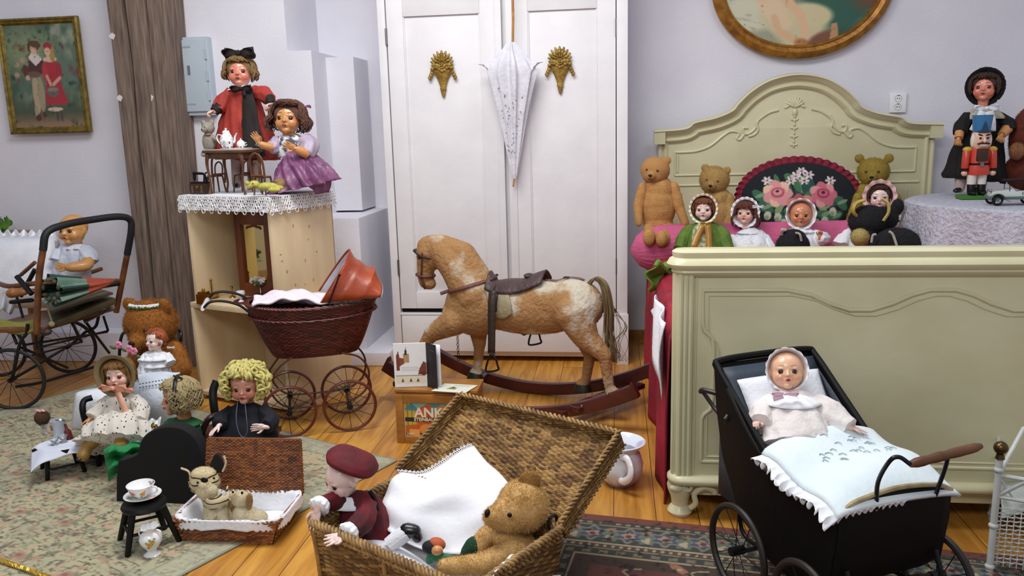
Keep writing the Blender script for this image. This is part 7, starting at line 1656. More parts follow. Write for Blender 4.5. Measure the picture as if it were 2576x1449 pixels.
for i in range(11):
    c = OY(-14+46*q_.random(), 548+32*q_.random(), 4.0+.05*q_.random()); b = MB(); s = .022+.012*q_.random(); a0_ = q_.uniform(-1,1)
    pts = [(0,-1),(.55,-.75),(.9,-.1),(.5,.1),(.55,.6),(.2,.4),(0,1),(-.2,.4),(-.55,.6),(-.5,.1),(-.9,-.1),(-.55,-.75)]; b.prism([(x*s,z*s) for x, z in pts], .001, TM(c,(q_.uniform(-.6,.3),a0_,q_.uniform(-.6,.6)))); b.cap(c, OY(6,588,4.05), .0012,.0012,n=5); obj('leaf', b, lf, t, world=True)
# celluloid doll
f = Fig('baby_doll', 'bald celluloid baby doll in a white ruffled shirt sitting in the stroller', 'doll', 190, 745, 3.72)
f.head(184,578,38, yaw=-42, pitch=2, roll=0, sk='cell', kind='baby', iris='4a3424', brow='a87848', lip='8c3c24'); f.h.material_slots[0].material if 0 else None
shirt = mat('shirt_white','dfe4ee','ccd3e2',12,rough=.85,bump=.25,bscale=50)
f.loft('shirt', [(188,612,0,14,13),(188,622,0,32,26),(184,650,0,42,34),(180,690,0,46,38),(178,745,0,46,38)], shirt, pleat=(9,[0,.03,.04,.04,.04]))
f.arm([(212,628,0,15),(222,645,-.02,20),(226,660,-.03,20)], shirt, nm='short_sleeve'); f.arm([(150,630,-.02,13),(140,655,-.05,15)], shirt, nm='short_sleeve')
b = MB(); P = [f.K(224,652,-.03),f.K(214,668,-.08),f.K(180,672,-.12),f.K(168,672,-.13)]; b.sweep(rs(P,4),[f.L(x) for x in (15,15,15,15,14,13,13,12,12,11,10,9,9)],n=14); obj('arm', b, skinp('cell'), f.root, world=True); hand(f.root, f.K(170,672,-.13), (-1,-.1,.15), (.1,-1,.3), f.hr*.8, 'cell', False, 'open')
collar(f,188,616,0,13,34,shirt,drop=8,n=11,amp=.12)
# ------------------------------------------------------------------ big bear and little doll
gb = plush_mat('ginger','a86a24','8a5218'); f = Plush('teddy_bear', 'big ginger teddy bear wearing a wreath of small white flowers, beside the pine cabinet', 'teddy bear', 410, 985, 3.30)
h = bear_head(f.root, f.K(380,812), f.L(64), gb, yaw=-38, pitch=14, muz=.95, ears=((-1,.75),(1,.75)), key='b', fz=9000, ln=.09, er=.30, ec=.75); 
f.part('body', [f.E(412,925,.04,64,52,78), f.E(405,880,.02,48,40,40)], gb, 7000, .011, vox=.008); f.part('arm', [f.Cc((440,880,-.02),(462,930,-.06),22,20), f.Cc((462,930,-.06),(440,935,-.14),19,15)], gb, 2500, .010); f.part('arm', [f.Cc((350,885,-.02),(325,925,-.06),20,17)], gb, 1500, .010); f.part('leg', [f.Cc((370,975,0),(340,990,-.16),26,22)], gb, 1800, .010); f.part('leg', [f.Cc((440,980,0),(450,1000,-.16),26,22)], gb, 1800, .010)
t = thing('flower_wreath', 'wreath of tiny white flowers and leaves on the big bear head', 'wreath', f.K(362,757,-.02)); q_ = random.Random(3); bf = MB(); bl_ = MB()
hc = f.K(380,812); R_ = f.L(64)
for i in range(34):
    a = -2.6+2.9*i/33; c = hc+V((cos(a)*R_*.66, sin(a)*R_*.66-.0, R_*.74+.004*q_.random())); 
    for k in range(4): bf.ell(c+V((.004*cos(k*1.57),-.002,.004*sin(k*1.57)+.004*q_.random())),(.0042,.003,.0042),n=6)
    bl_.ell(c+V((.01*(q_.random()-.5),-.003,-.004)),(.010,.003,.005),(0,q_.uniform(-1,1),q_.random()),n=6)
obj('blossoms', bf, lacem, t, world=True)['kind'] = 'stuff'; obj('leaves', bl_, mat('leafg','4a6a34'), t, world=True)['kind'] = 'stuff'
t = thing('iron_chair', 'black iron doll chair holding the big ginger bear', 'chair', f.K(400,1000)); 
for s in (0,1): rod('side_arc', [f.K(300+150*s,1000,.02),f.K(300+150*s,900,.02),f.K(306+150*s,845,.02),f.K(325+125*s,830,.05)], .007, bmt, t)
obj('seat', MB().box(f.K(395,990,-.02), (.26,.24,.02)), M['black'], t, world=True)
for px_ in (315,455):
    for dy_ in (-.13,.08): c = f.K(px_,990,dy_); b = MB(); b.cap((c.x,c.y,.0),(c.x,c.y,c.z),.008,.008,n=8); obj('leg', b, bmt, t, world=True)
f = Fig('doll', 'tiny doll with red curls and white frilly dress on the big bear lap', 'doll', 392, 945, 3.08)
f.head(391,856,26, yaw=-58, pitch=0, sk='pale', kind='child', iris='38506a', brow='a8603c', lip='a84048'); curls(f.h,'b5623c','a04f2e',n=90,size=.12,seed=4,R0=.92)
f.loft('dress', [(393,882,0,10,9),(393,890,0,30,22),(390,915,0,34,26),(388,945,0,44,34)], whit, pleat=(11,[0,.05,.08,.10])); collar(f,393,886,0,9,40,lacem,drop=15,n=9,amp=.10); collar(f,392,905,0,26,40,lacem,drop=14,n=10,amp=.08,nm='frill')
f.arm([(420,895,0,11),(430,915,-.02,13)], whit); f.bow(430,874,.02,10,whit); f.arm([(368,896,-.01,11),(358,912,-.03,12)], whit)
# ------------------------------------------------------------------ straw bonnet doll, cushions
t = thing('white_cushion', 'white cushion with an openwork band behind the straw bonnet doll', 'cushion', OY(395,1060,3.0)); b = MB()
b.surf(lambda u, v: OY(338+112*u, 1085-140*v-8*u, 2.98-.08*sin(pi*u)*sin(pi*v)), 16, 16); obj('cover', b, mat('cool_white','d5dde6','c6d0dc',10,rough=.85,bump=.15), t, world=True, solid=.03)
b = MB(); [b.box(OY(352+8*i, 966-1.4*i+r_*9, 2.925-.02*sin(pi*i/10)), (.006,.004,.0035)) for i in range(10) for r_ in (0,1)]; obj('openwork', b, mat('openwork','6a7280',rough=.9), t, world=True)
t = thing('white_pillow', 'white pillow with pointed corner on the doll armchair left of the striped dress doll', 'pillow', OY(225,1040,2.92)); b = MB()
b.surf(lambda u, v: OY(188+95*u+10*v, 1075-98*v+(14*(1-u))*v, 2.95-.06*(max(0,sin(pi*u))*max(0,sin(pi*v)))**.5), 14, 14); obj('cover', b, M['white_cloth'], t, world=True, solid=.03)
t = thing('doll_armchair', 'low black doll armchair under the straw bonnet doll', 'chair', OZ(290,1190,0)); c0 = OZ(300,1185,0)
b = MB(); b.sweep(rs([OY(218,1072,2.80),OY(208,1030,2.80),OY(212,1008,2.82),OY(232,1000,2.84)],5),.012,n=10); obj('arm', b, M['black'], t, world=True)
obj('seat', MB().box(OY(290,1120,2.78), (.22,.20,.03)), M['black'], t, world=True)
for x_, y_ in ((250,1160),(345,1165)): c = OZ(x_,y_+15,0); zc = OY(290,1120,2.78).z; b = MB(); b.cap((c.x,c.y,0.008),(c.x,c.y,zc),.010,.010); obj('leg', b, M['black'], t, world=True)
b = MB(); cb = OZ(330,1130,0); b.cap((cb.x,cb.y,.0),(cb.x,cb.y,.12),.010,.010); obj('leg', b, M['black'], t, world=True)
stp = bpy.data.materials.new('striped_dress'); stp.use_nodes = True; nt = stp.node_tree; bs = nt.nodes['Principled BSDF']; tcn = nt.nodes.new('ShaderNodeTexCoord'); mpn = nt.nodes.new('ShaderNodeMapping'); mpn.inputs['Rotation'].default_value = (0,rad(25),0); mpn.inputs['Scale'].default_value = (52,30,30); brn_ = nt.nodes.new('ShaderNodeTexBrick'); brn_.inputs['Color1'].default_value = C3('cfc8bc'); brn_.inputs['Color2'].default_value = C3('d8d2c6'); brn_.inputs['Mortar'].default_value = C3('2a2c38'); brn_.inputs['Mortar Size'].default_value = .0; 
wv = nt.nodes.new('ShaderNodeTexVoronoi'); wv.inputs['Scale'].default_value = 1; wv.inputs['Randomness'].default_value = .6; mpn.inputs['Scale'].default_value = (80,80,24); rp4 = nt.nodes.new('ShaderNodeValToRGB'); rp4.color_ramp.elements[0].color = C3('22242e'); rp4.color_ramp.elements[0].position = .20; rp4.color_ramp.elements[1].color = C3('d2ccc0'); rp4.color_ramp.elements[1].position = .26
nt.nodes.remove(brn_); nt.links.new(tcn.outputs['Object'], mpn.inputs[0]); nt.links.new(mpn.outputs[0], wv.inputs[0]); nt.links.new(wv.outputs[0], rp4.inputs[0]); nt.links.new(rp4.outputs[0], bs.inputs['Base Color']); bs.inputs['Roughness'].default_value = .85
f = Fig('doll', 'doll in straw bonnet and dark dashed white dress with peach ribbon', 'doll', 300, 1110, 2.72)
f.head(300,942,37, yaw=-28, pitch=2, roll=-4, sk='bisque', iris='5a5040', brow='6a4630', lip='a04a44'); hair(f.h,'7a5228','96703c', bangs=.4, length=.75, n=120, vol=.10, flare=.1, seed=14)
strw = mat('straw_hat','a8946a','8f7a50',40,rough=.8,bump=.6,bscale=60,stretch=(1,1,6)); bonnet(f.h, strw, strw, n=3, rw=.34, open_y=-.48, amp=.07, R0=1.22, name='straw_bonnet')
pch_ = mat('peach_ribbon','ecb296','dea084',10,rough=.5,sheen=.3,bump=.15); q_ = random.Random(8)
for px_, py_ in ((298,868),(325,878),(337,884)):
    b = MB()
    for k in range(6): b.ell(f.K(px_+5*cos(k*1.05),py_+5*sin(k*1.05),-.015),(.008,.006,.008),n=7)
    obj('bonnet_flower', b, mat('flower_pink','cf7c9a',rough=.6), f.root, world=True)
for px_, py_ in ((284,874),(312,880),(345,896)): b = MB(); b.ell(f.K(px_,py_,-.01),(.014,.004,.007),(0,.4,0),n=8); obj('bonnet_leaf', b, mat('leafg','4a6a34'), f.root, world=True)
f.loft('dress', [(306,988,0,13,12),(306,998,0,36,24),(304,1025,0,44,32),(302,1052,-.01,50,40),(298,1080,-.05,76,60),(292,1100,-.09,88,66),(288,1118,-.11,94,66)], stp, pleat=(13,[0,.03,.04,.05,.06,.07,.08]))
f.arm([(274,1004,0,14),(250,1030,-.03,19),(232,1050,-.06,17)], stp, 'tan', hs=f.hr*.85, D=(-.5,-.4,-.3), Nn=(0,-.3,-1), mirror=True)
f.arm([(338,1004,0,14),(356,1030,-.03,19),(352,1058,-.07,17)], stp, 'tan', hs=f.hr*.85, D=(-.2,-.6,-.3), Nn=(0,-.3,-1))
f.bow(286,976,-.055,34,pch_,[([(296,985,-.06),(305,1010,-.075),(318,1040,-.08),(328,1068,-.09)],17)])
f.bow(312,982,-.055,24,pch_,nm='bow')
for P_ in ([(240,1108,-.12,15),(218,1125,-.15,14),(210,1145,-.17,15)],[(305,1108,-.13,15),(302,1125,-.16,16),(298,1140,-.17,13)]):
    b = MB(); b.sweep([f.K(*q[:3]) for q in P_],[f.L(q[3]) for q in P_],n=14); b.ell(f.K(*P_[-1][:3]),f.L(P_[-1][3]),n=12); obj('leg', b, mat('composition','a8823c','8c6a2e',10,rough=.4,coat=.2), f.root, world=True)
f.shoe(206,1152,-.18,24,-.5)
b = MB(); b.surf(lambda u, v: f.K(300+105*u-10*v, 1070+60*v-18*u*(1-v)+4*sin(u*30), -.06-.06*v+.015*sin(u*22)), 40, 10); obj('petticoat', b, whit, f.root, world=True, solid=.002)
# ------------------------------------------------------------------ ribbon doll seen from behind
f = Fig('doll', 'blond doll with a black hair ribbon seen from behind in the black armchair', 'doll', 450, 1180, 2.58)
f.head(450,1000,44, yaw=-85, pitch=4, sk='orange', iris='3a2a1c', brow='8a6a3c'); hair(f.h,'a89464','c4b488', bangs=.3, length=.55, n=190, vol=.20, wave=.14, flare=.2, curl=.25, seed=15, front=48, th_side=100)
rb = mat('black_ribbon','16161a',rough=.4,sheen=.3); b = MB(); c = f.K(452,995); R_ = f.hr
P = [c+V((R_*1.22*sin(a)*.25-.012*0, -R_*1.18*sin(a)*.9, R_*(.1+1.08*cos(a)))) for a in np.linspace(-.3,1.9,14)]; ribbon(b, P, .012, [ (p-c).normalized() for p in P]); b.torus(c+V((.012,-.02,R_*1.17)),.014,.003,(.3,.5,1),16,5); obj('hair_ribbon', b, rb, f.root, world=True, solid=.0015)
gr2 = mat('green_dress','1f6a3a','175530',9,rough=.65,bump=.2,sheen=.4); collar(f,458,1052,0,16,48,gr2,drop=14,n=5,amp=.05); f.loft('dress', [(458,1052,0,14,12),(458,1066,0,44,30),(455,1110,0,52,40),(450,1160,0,58,46)], gr2, pleat=(9,[0,.03,.04,.05])); collar(f,450,1058,-.004,18,36,lacem,drop=8,n=9,amp=.05,nm='lace_trim')
b = MB(); b.surf(lambda u, v: f.K(372-112*u+14*v, 1108+20*u+(30+48*u)*v+4*sin(u*14), -.02-.10*u+.02*sin(v*12+u*3)+.01*sin(u*20)), 26, 22); obj('skirt', b, mat('skirt_green','1f8a4c','167540',9,rough=.6,bump=.2,sheen=.4), f.root, world=True, solid=.004)
b = MB(); b.torus(f.K(388,1072,-.08),.010,.003,(0,1,0),14,6); b.ell(f.K(388,1072,-.085),(.006,.004,.006),n=8); obj('brooch', b, brs, f.root, world=True)
# black high backed chair in front of her
t = thing('doll_chair', 'black high backed doll chair with a scrolled top seen from behind', 'chair', OZ(420,1300,0)); yb = 2.42
out = [(306,1164),(322,1150),(345,1142),(358,1132),(362,1112),(372,1092),(392,1077),(425,1068),(458,1070),(484,1082),(503,1102),(515,1135),(522,1180),(526,1240),(520,1300),(500,1322),(330,1322),(306,1300)]
P = rs([OY(x,y,yb) for x, y in out], 3, True); ctr = OY(420,1200,yb); b = MB(); vb = bpy.data.materials.new; bkv = mat('black_velvet','070707','0b0b0c',20,rough=.9)
b.prism([(p.x,p.z) for p in P], .05, TM((0,yb+.0,0))); obj('backrest', b, bkv, t, world=True, bevel=.012, seg=3)
for x_ in (318,508): a_ = OY(x_,1180,yb); b = MB(); b.bx(a_.x-.014,a_.x+.014,yb,yb+.16,.06,a_.z-.02); obj('arm', b, bkv, t, world=True, bevel=.008)
a_, b2 = OY(320,1250,yb), OY(506,1250,yb); b = MB(); b.bx(a_.x,b2.x,yb,yb+.18,.07,.12); obj('seat', b, bkv, t, world=True, bevel=.01)
for x_ in (a_.x+.012,b2.x-.012):
    for y_ in (yb+.01,yb+.16): b = MB(); b.cap((x_,y_,0.006),(x_,y_,.08),.009,.009); obj('leg', b, M['black'], t, world=True)
# ------------------------------------------------------------------ stool, cup, pitcher
s1 = OZ(322,1404,0); stz = OY(355,1262,2.12).z; sc_ = OZ(362,1262,stz); t = thing('black_stool', 'small black wooden stool carrying the flowered cup and saucer', 'stool', (sc_.x,sc_.y,0), rad(-20)); b = MB(); b.lathe([(.0,stz-.016),(.062,stz-.016),(.066,stz-.008),(.062,stz),(0,stz)],28); obj('seat', b, M['black'], t)
fr_ = WM(t).inverted(); feet = [OZ(322,1404,0),OZ(452,1366,0),OZ(303,1362,0),OZ(415,1335,0)]
for p in feet: q = fr_ @ p; b = MB(); b.cap((q.x,q.y,.008),(q.x*.55,q.y*.55,stz-.012),.0085,.011,n=10); obj('leg', b, M['black'], t)
for i, j in ((0,1),(2,3),(0,2)):
    p, q = fr_ @ feet[i], fr_ @ feet[j]; b = MB(); b.cap((p.x*.8,p.y*.8,stz*.42),(q.x*.8,q.y*.8,stz*.42),.005,.005,n=8); obj('stretcher', b, M['black'], t)
def flowers_on(root, pts, nm='painted_flower'):
    for (c, n_, cols) in pts:
        b = MB(); F2 = frame(n_)
        for k in range(6): b.ell(V(c)+F2 @ V((.0045*cos(k*1.05),.0045*sin(k*1.05),0)),(.0035,.0035,.0035),n=6)
        obj(nm, b, mat('pf_'+cols,cols,rough=.3), root)
        b = MB(); [b.ell(V(c)+F2 @ V((.010*cos(a),.010*sin(a),0)),(.004,.0025,.0025),n=6) for a in (1,2.5,4.4)]; obj('painted_leaf', b, mat('pf_leaf','6a8a5c',rough=.3), root)
sc2 = OZ(360,1255,stz); t = thing('saucer', 'white flowered saucer on the small black stool', 'saucer', (sc2.x,sc2.y,stz)); b = MB(); b.lathe([(0,.002),(.022,.001),(.03,.004),(.052,.014),(.054,.016),(.05,.015),(.028,.007),(0,.005)],36,None,1,1); obj('dish', b, pch, t); flowers_on(t, [((.036,-.012,.0115),(0,0,1),'c9a0a0'),((-.03,-.022,.0115),(0,0,1),'8aa08a')])
t = thing('tea_cup', 'white porcelain cup with flowers standing on the saucer', 'cup', (sc2.x-.003,sc2.y,stz+.006)); b = MB(); b.lathe([(0,.002),(.016,.002),(.018,.006),(.030,.016),(.036,.030),(.041,.042),(.0395,.043),(.034,.030),(.026,.016),(0,.008)],36); obj('cup', b, pch, t); b = MB(); b.sweep(rs([(.036,0,.036),(.052,-.004,.036),(.054,-.004,.024),(.044,0,.016),(.032,0,.016)],5),.003,n=8); obj('handle', b, pch, t); flowers_on(t, [((-.006,-.033,.024),(0,-1,0),'c98a8a'),((.022,.024,.032),(0,-1,.3),'b09ab0'),((.02,-.026,.022),(.5,-1,0),'cfa040')])
vp = OZ(384,1398,0); t = thing('porcelain_vase', 'small white porcelain vase with ruffled rim and a yellow flower on the rug', 'vase', vp); b = MB()
prof = [(.0,.002),(.024,.002),(.025,.006),(.014,.014),(.013,.020),(.022,.032),(.031,.046),(.033,.058),(.027,.072),(.018,.080),(.019,.088),(.026,.096),(.024,.096),(.015,.082),(.0,.07)]
b.lathe(prof,40); b.v = [(x*(1+.12*sin(6*math.atan2(y,x))*max(0,(z-.08)/.016)),y*(1+.12*sin(6*math.atan2(y,x))*max(0,(z-.08)/.016)),z+.003*sin(5*math.atan2(y,x))*max(0,(z-.08)/.016)) for x,y,z in b.v]; obj('vase', b, pch, t)
for s in (-1,1): b = MB(); b.sweep(rs([(s*.022,0,.086),(s*.034,0,.080),(s*.034,0,.066),(s*.030,0,.06)],4),.0025,n=8); obj('handle', b, pch, t)
flowers_on(t, [((.014,-.031,.052),(.4,-1,0),'d9a030'),((.022,-.026,.060),(.6,-1,0),'c9b070')])
# ------------------------------------------------------------------ little table with cloth
tpz = OY(150,1112,2.62).z; tcn_ = OZ(146,1118,tpz); t = thing('doll_tea_table', 'small black table under a white cloth with vase, bottle and glasses', 'table', (tcn_.x,tcn_.y,0)); b = MB(); b.bx(-.07,.07,-.05,.05,tpz-.014,tpz-.002); obj('tabletop', b, M['black'], t, bevel=.003); fr_ = WM(t).inverted()
for x_, y_, k_ in ((120,1214,0),(214,1192,0),(107,1185,0),(195,1170,0)): q = fr_ @ OZ(x_,y_-2,0); b = MB(); b.cap((q.x,q.y,.007),(q.x*.75,q.y*.75,tpz-.012),.0075,.009,n=10); obj('leg', b, M['black'], t)
q1, q2 = fr_ @ OZ(120,1214,0), fr_ @ OZ(214,1192,0); b = MB(); b.cap((q1.x*.9,q1.y*.9,.045),(q2.x*.9,q2.y*.9,.045),.004,.004,n=8); obj('stretcher', b, M['black'], t)
t = thing('table_napkin', 'white cloth draped over the small black tea table', 'cloth', (tcn_.x,tcn_.y,tpz)); b = MB()
def nap(u, v):
    x, y = (u-.5)*2, (v-.5)*2; X_, Y_ = x*.088, y*.085; d = max(abs(x)-.72,0)+max(abs(y)-.62,0); X2 = X_*cos(.6)-Y_*sin(.6)*.9; Y2 = X_*sin(.6)+Y_*cos(.6); e_ = max(0, math.hypot(X2/.075,Y2/.055)-1); return (X2,Y2,.001-.055*e_*(1.0+.2*sin(5*math.atan2(Y2,X2))))
b.surf(nap, 36, 36); obj('cloth', b, mat('napkin','d8dce8','c9cfde',12,rough=.85), t, solid=.002)
def ontab(px, py): return OZ(px,py,tpz+.003)
gl = mat('clearglass','e8eef0'); 
p = ontab(150,1098); t = thing('porcelain_jug', 'tall pale porcelain beaker with a rose standing on the small tea table', 'beaker', p); b = MB(); b.lathe([(.0,.001),(.020,.001),(.021,.02),(.024,.05),(.027,.066),(.025,.066),(.020,.02),(0,.006)],28); obj('beaker', b, mat('grey_porcelain','b9c0c4',rough=.2,coat=.5), t); flowers_on(t, [((-.012,-.020,.040),(-.4,-1,0),'b05a6a')]); b = MB(); b.torus((.012,.0,.066),.014,.003,(0,.3,1),18,6); obj('silver_rim', b, slv, t)
p = ontab(112,1092); t = thing('brown_ball', 'round brown furry ball with a pink bow beside the beaker on the tea table', 'ball', (p.x,p.y,tpz+.003)); b = MB(); b.lathe([(.012,0),(.010,.02),(.016,.04),(.0,.045)],18); obj('stand', b, gl, t)
plush(t,'ball',[('e',(0,0,.066),(.028,.028,.028))],plush_mat('brownball','4e3418','3a2510'),700,.003,.0005,.004,world=False); b = MB(); [b.ell((.012*i,-.006,.094+.002*abs(i)),(.009,.006,.005),(0,.3*i,0),n=8) for i in (-1,0,1)]; obj('pink_bow', b, mat('flower_pink2','d8a0ac',rough=.6), t)
for px_, py_, l_ in ((138,1118,'low clear glass bowl in front on the tea table'),(160,1112,'stemmed clear glass beside the red bottle on the tea table')):
    p = ontab(px_,py_); t = thing('glass_bowl', l_, 'glass', p); b = MB(); b.lathe([(.014,0),(.012,.002),(.004,.006),(.012,.014),(.017,.026),(.016,.026),(.010,.014),(0,.008)],24); obj('glass', b, gl, t)
p = ontab(176,1104); t = thing('wine_bottle', 'tiny leaning dark red bottle on the tea table', 'bottle', p, rot=(0,rad(-12),0)); b = MB(); b.lathe([(0,0),(.012,0),(.0125,.03),(.005,.042),(.0045,.06),(0,.06)],20); obj('bottle', b, mat('red_bottle','5a1414',rough=.15,coat=.5), t)
# ------------------------------------------------------------------ wicker case with plush toys
c00 = OZ(463,1364,0); c10 = OZ(685,1370,0); wv_ = wmat('case_wicker','5c2e14','8a4c22','a8682f',40,20,.4); dx = (c10-c00); ca2 = math.atan2(dx.y,dx.x); Wc = dx.length; t = thing('wicker_case', 'small open red brown wicker case lined with white lace cloth on the floral rug', 'wicker case', c00, ca2); CS = t
D_, Hc = .20, .075; e_ = .026
lo = [(0,0,0),(Wc,0,0),(Wc,D_,0),(0,D_,0)]; hi = [(-e_,-e_*.3,Hc),(Wc+e_,-e_*.3,Hc),(Wc+e_,D_+e_*.4,Hc),(-e_,D_+e_*.4,Hc)]
for i in range(4): j = (i+1) % 4; weave('side', quad(lo[i],lo[j],hi[j],hi[i]), 13, 34 if i % 2 == 0 else 22, wv_, t, amp=.003, th=.004)
obj('base', MB().bx(0,Wc,0,D_,.001,.006), mat('redbase','6a3818'), t); b = MB(); P = []
for i in range(4): P += lerp_pts(hi[i],hi[(i+1) % 4],40)[:-1]
rope(b,P+[P[0]],.004,.0035,40,2); obj('rim', b, mat('case_rim','8f5426','6e3c18',30,rough=.4), t, ang=80)
tl_ = V((-e_,D_+e_*.4,Hc+.004)); LHt = .165
weave('lid', quad(tl_,(Wc+e_,D_+e_*.4,Hc+.004),(Wc+e_-.008,D_+.045,Hc+LHt),(-e_+.008,D_+.045,Hc+LHt)), 34, 44, wv_, t, amp=.0028, th=.006, su=4)
b = MB(); rope(b, lerp_pts((-e_+.008,D_+.045,Hc+LHt),(Wc+e_-.008,D_+.045,Hc+LHt),60),.0042,.0036,30,2); rope(b, lerp_pts(tl_,(-e_+.008,D_+.045,Hc+LHt),30),.003,.003,20,2); rope(b, lerp_pts((Wc+e_,D_+e_*.4,Hc),(Wc+e_-.008,D_+.045,Hc+LHt),30),.003,.003,20,2); obj('lid_rim', b, mat('case_rim','8f5426'), t, ang=80)
I2 = WM(CS)
t = thing('lace_liner', 'white cloth liner with scalloped lace edge inside the small wicker case', 'liner', I2 @ V((Wc/2,0,Hc))); b = MB()
def lin(u, v):
    a = 2*pi*u; ex = .35; cx = math.copysign(abs(cos(a))**ex, cos(a)); sy = math.copysign(abs(sin(a))**ex, sin(a)); mx_, my_ = Wc/2, D_/2+.004; rx, ry = Wc/2+e_, D_/2+e_*.35
    if v < .5: k = v/.5; r = .80+.2*k; z = .012+(Hc-.0)*k+.003*sin(a*20)*k; return (mx_+cx*rx*(r-.02), my_+sy*ry*(r-.02), z)
    k = (v-.5)/.5; return (mx_+cx*(rx+.008+.003*k), my_+sy*(ry+.008+.003*k), Hc+.007-(.026+.009*abs(sin(a*22)))*k)
b.surf(lin, 160, 14, cu=True); obj('cloth', b, M['white_cloth'], t, world=True, X=I2, solid=.002, ang=180); b = MB(); b.surf(lambda u, v: (.01+(Wc-.02)*u,.01+(D_-.02)*v,.014+.006*sin(u*9)*sin(v*7)),14,10); obj('cloth_bottom', b, M['white_cloth'], t, world=True, X=I2)
f = Plush('plush_tiger', 'cream and brown striped plush tiger with a black lined ear in the wicker case', 'plush toy', 540, 1310, 2.26)
tg = bpy.data.materials.new('tiger'); tg.use_nodes = True; nt = tg.node_tree; bs = nt.nodes['Principled BSDF']; tcn = nt.nodes.new('ShaderNodeTexCoord'); wvn = nt.nodes.new('ShaderNodeTexWave'); wvn.bands_direction = 'Z'; wvn.inputs['Scale'].default_value = 14; wvn.inputs['Distortion'].default_value = 6; wvn.inputs['Detail'].default_value = 1; rp5 = nt.nodes.new('ShaderNodeValToRGB'); rp5.color_ramp.elements[0].color = C3('3a2818'); rp5.color_ramp.elements[0].position = .07; rp5.color_ramp.elements[1].color = C3('ccbd96'); rp5.color_ramp.elements[1].position = .14; nt.links.new(tcn.outputs['Object'], wvn.inputs[0]); nt.links.new(wvn.outputs[0], rp5.inputs[0]); nt.links.new(rp5.outputs[0], bs.inputs['Base Color']); bs.inputs['Roughness'].default_value = .9
crp = plush_mat('creamfur','d8cba8','c6b894'); f.part('head', [f.E(515,1213,0,38,32,34), f.E(512,1192,0,32,26,16)], tg, 2500, .004, vox=.0045); f.part('muzzle', [f.E(521,1236,-.03,27,22,22), f.E(515,1222,-.035,16,14,12)], crp, 1500, .004, vox=.004)
b = MB(); b.ell(f.K(514,1208,-.055),(f.L(10),.004,f.L(7)),n=10); obj('nose', b, M['black'], f.root, world=True)
b = MB(); b.surf(lambda u, v: f.K(522+38*u+4*v, 1188-48*sin(pi*(u*.85+.05))*v*(1) , .02), 10, 8); obj('ear', b, mat('ear_black','101010',rough=.9), f.root, world=True, solid=.006)
b = MB(); b.sweep(rs([f.K(560,1186,.018),f.K(568,1165,.018),f.K(563,1146,.02)],5),.0035,n=6); b.sweep(rs([f.K(480,1205,.0),f.K(474,1186,.0),f.K(456,1178,.01)],5),.0035,n=6); obj('ear_trim', b, crp, f.root, world=True)
f.part('body', [f.E(548,1285,.01,36,30,40), f.E(575,1285,.05,40,30,34), f.Cc((530,1270,-.02),(528,1305,-.04),16,15), f.Cc((560,1275,-.02),(562,1305,-.04),15,14)], crp, 4000, .004, vox=.005)
b = MB(); P = rs([f.K(510,1262,-.03),f.K(535,1268,-.065),f.K(565,1252,-.04),f.K(572,1235,.0)],5); ribbon(b,P,f.L(28),[V((0,-1,.0))]*len(P)); obj('striped_scarf', b, tg, f.root, world=True, solid=.005)
b = MB(); b.ell(f.K(497,1214,-.045),(.004,.003,.004),n=8); b.ell(f.K(538,1203,-.045),(.004,.003,.004),n=8); obj('eye', b, M['black'], f.root, world=True)
f = Plush('plush_dog', 'small cream plush dog with tan ears looking up, right of the striped tiger', 'plush dog', 620, 1312, 2.24)
f.part('head', [f.E(606,1255,0,24,20,22,(0,-.3,0)), f.Cc((592,1248,-.01),(586,1244,-.02),13,10)], crp, 1800, .003, vox=.004); f.part('ear', [f.E(627,1262,-.03,9,6,24,(0,.15,0))], plush_mat('tanear2','a8804c','8f6a3c'), 500, .003, vox=.003); f.part('ear', [f.E(584,1275,.0,8,6,20,(0,-.3,0))], plush_mat('tanear2','a8804c','8f6a3c'), 400, .003, vox=.003)
f.part('body', [f.E(622,1300,.01,36,24,26), f.E(605,1295,-.01,20,18,26), f.E(650,1302,.01,24,20,18)], crp, 2500, .003, vox=.0045); b = MB(); b.ell(f.K(609,1240,-.05),(.0045,.003,.005),n=8); b.ell(f.K(586,1238,-.045),(.004,.004,.004),n=8); obj('eye', b, M['black'], f.root, world=True)
# ------------------------------------------------------------------ curly doll
f = Fig('doll', 'doll with big blond curls in a navy velvet dress and bead necklace', 'doll', 620, 1130, 2.62)
f.head(617,972,42, yaw=-16, pitch=2, sk='pink', iris='3a2418', brow='8a6a40', lip='9c3038'); curls(f.h,'c2b560','ddd488', n=260, size=.22, seed=21, R0=1.28, face=56)
nv_ = mat('navy_velvet','06070f','0a0d1c',14,rough=.85)
f.loft('dress', [(622,1012,0,15,13),(622,1024,0,42,28),(622,1050,0,62,38),(622,1085,-.01,76,50),(620,1125,-.02,84,58)], nv_, pleat=(9,[0,.02,.03,.03,.04]))
f.arm([(584,1032,0,17),(560,1055,-.04,21),(552,1070,-.08,17)], nv_, 'pale', hs=f.hr*.8, D=(-.3,-.6,-.3), Nn=(0,-.5,-1), mirror=True)
f.arm([(660,1030,0,17),(680,1058,-.03,22),(668,1074,-.08,16)], nv_, 'pale', hs=f.hr*.8, D=(-.8,-.4,.1), Nn=(0,-1,0), hk='open')
b = MB(); P = rs([f.K(598,1010,-.045),f.K(594,1050,-.085),f.K(600,1085,-.10),f.K(612,1100,-.105),f.K(622,1085,-.10),f.K(620,1050,-.09),f.K(616,1012,-.05)],6); b.sweep(P,.0014,n=5); obj('necklace', b, mat('beads','5c6478',rough=.3), f.root, world=True)
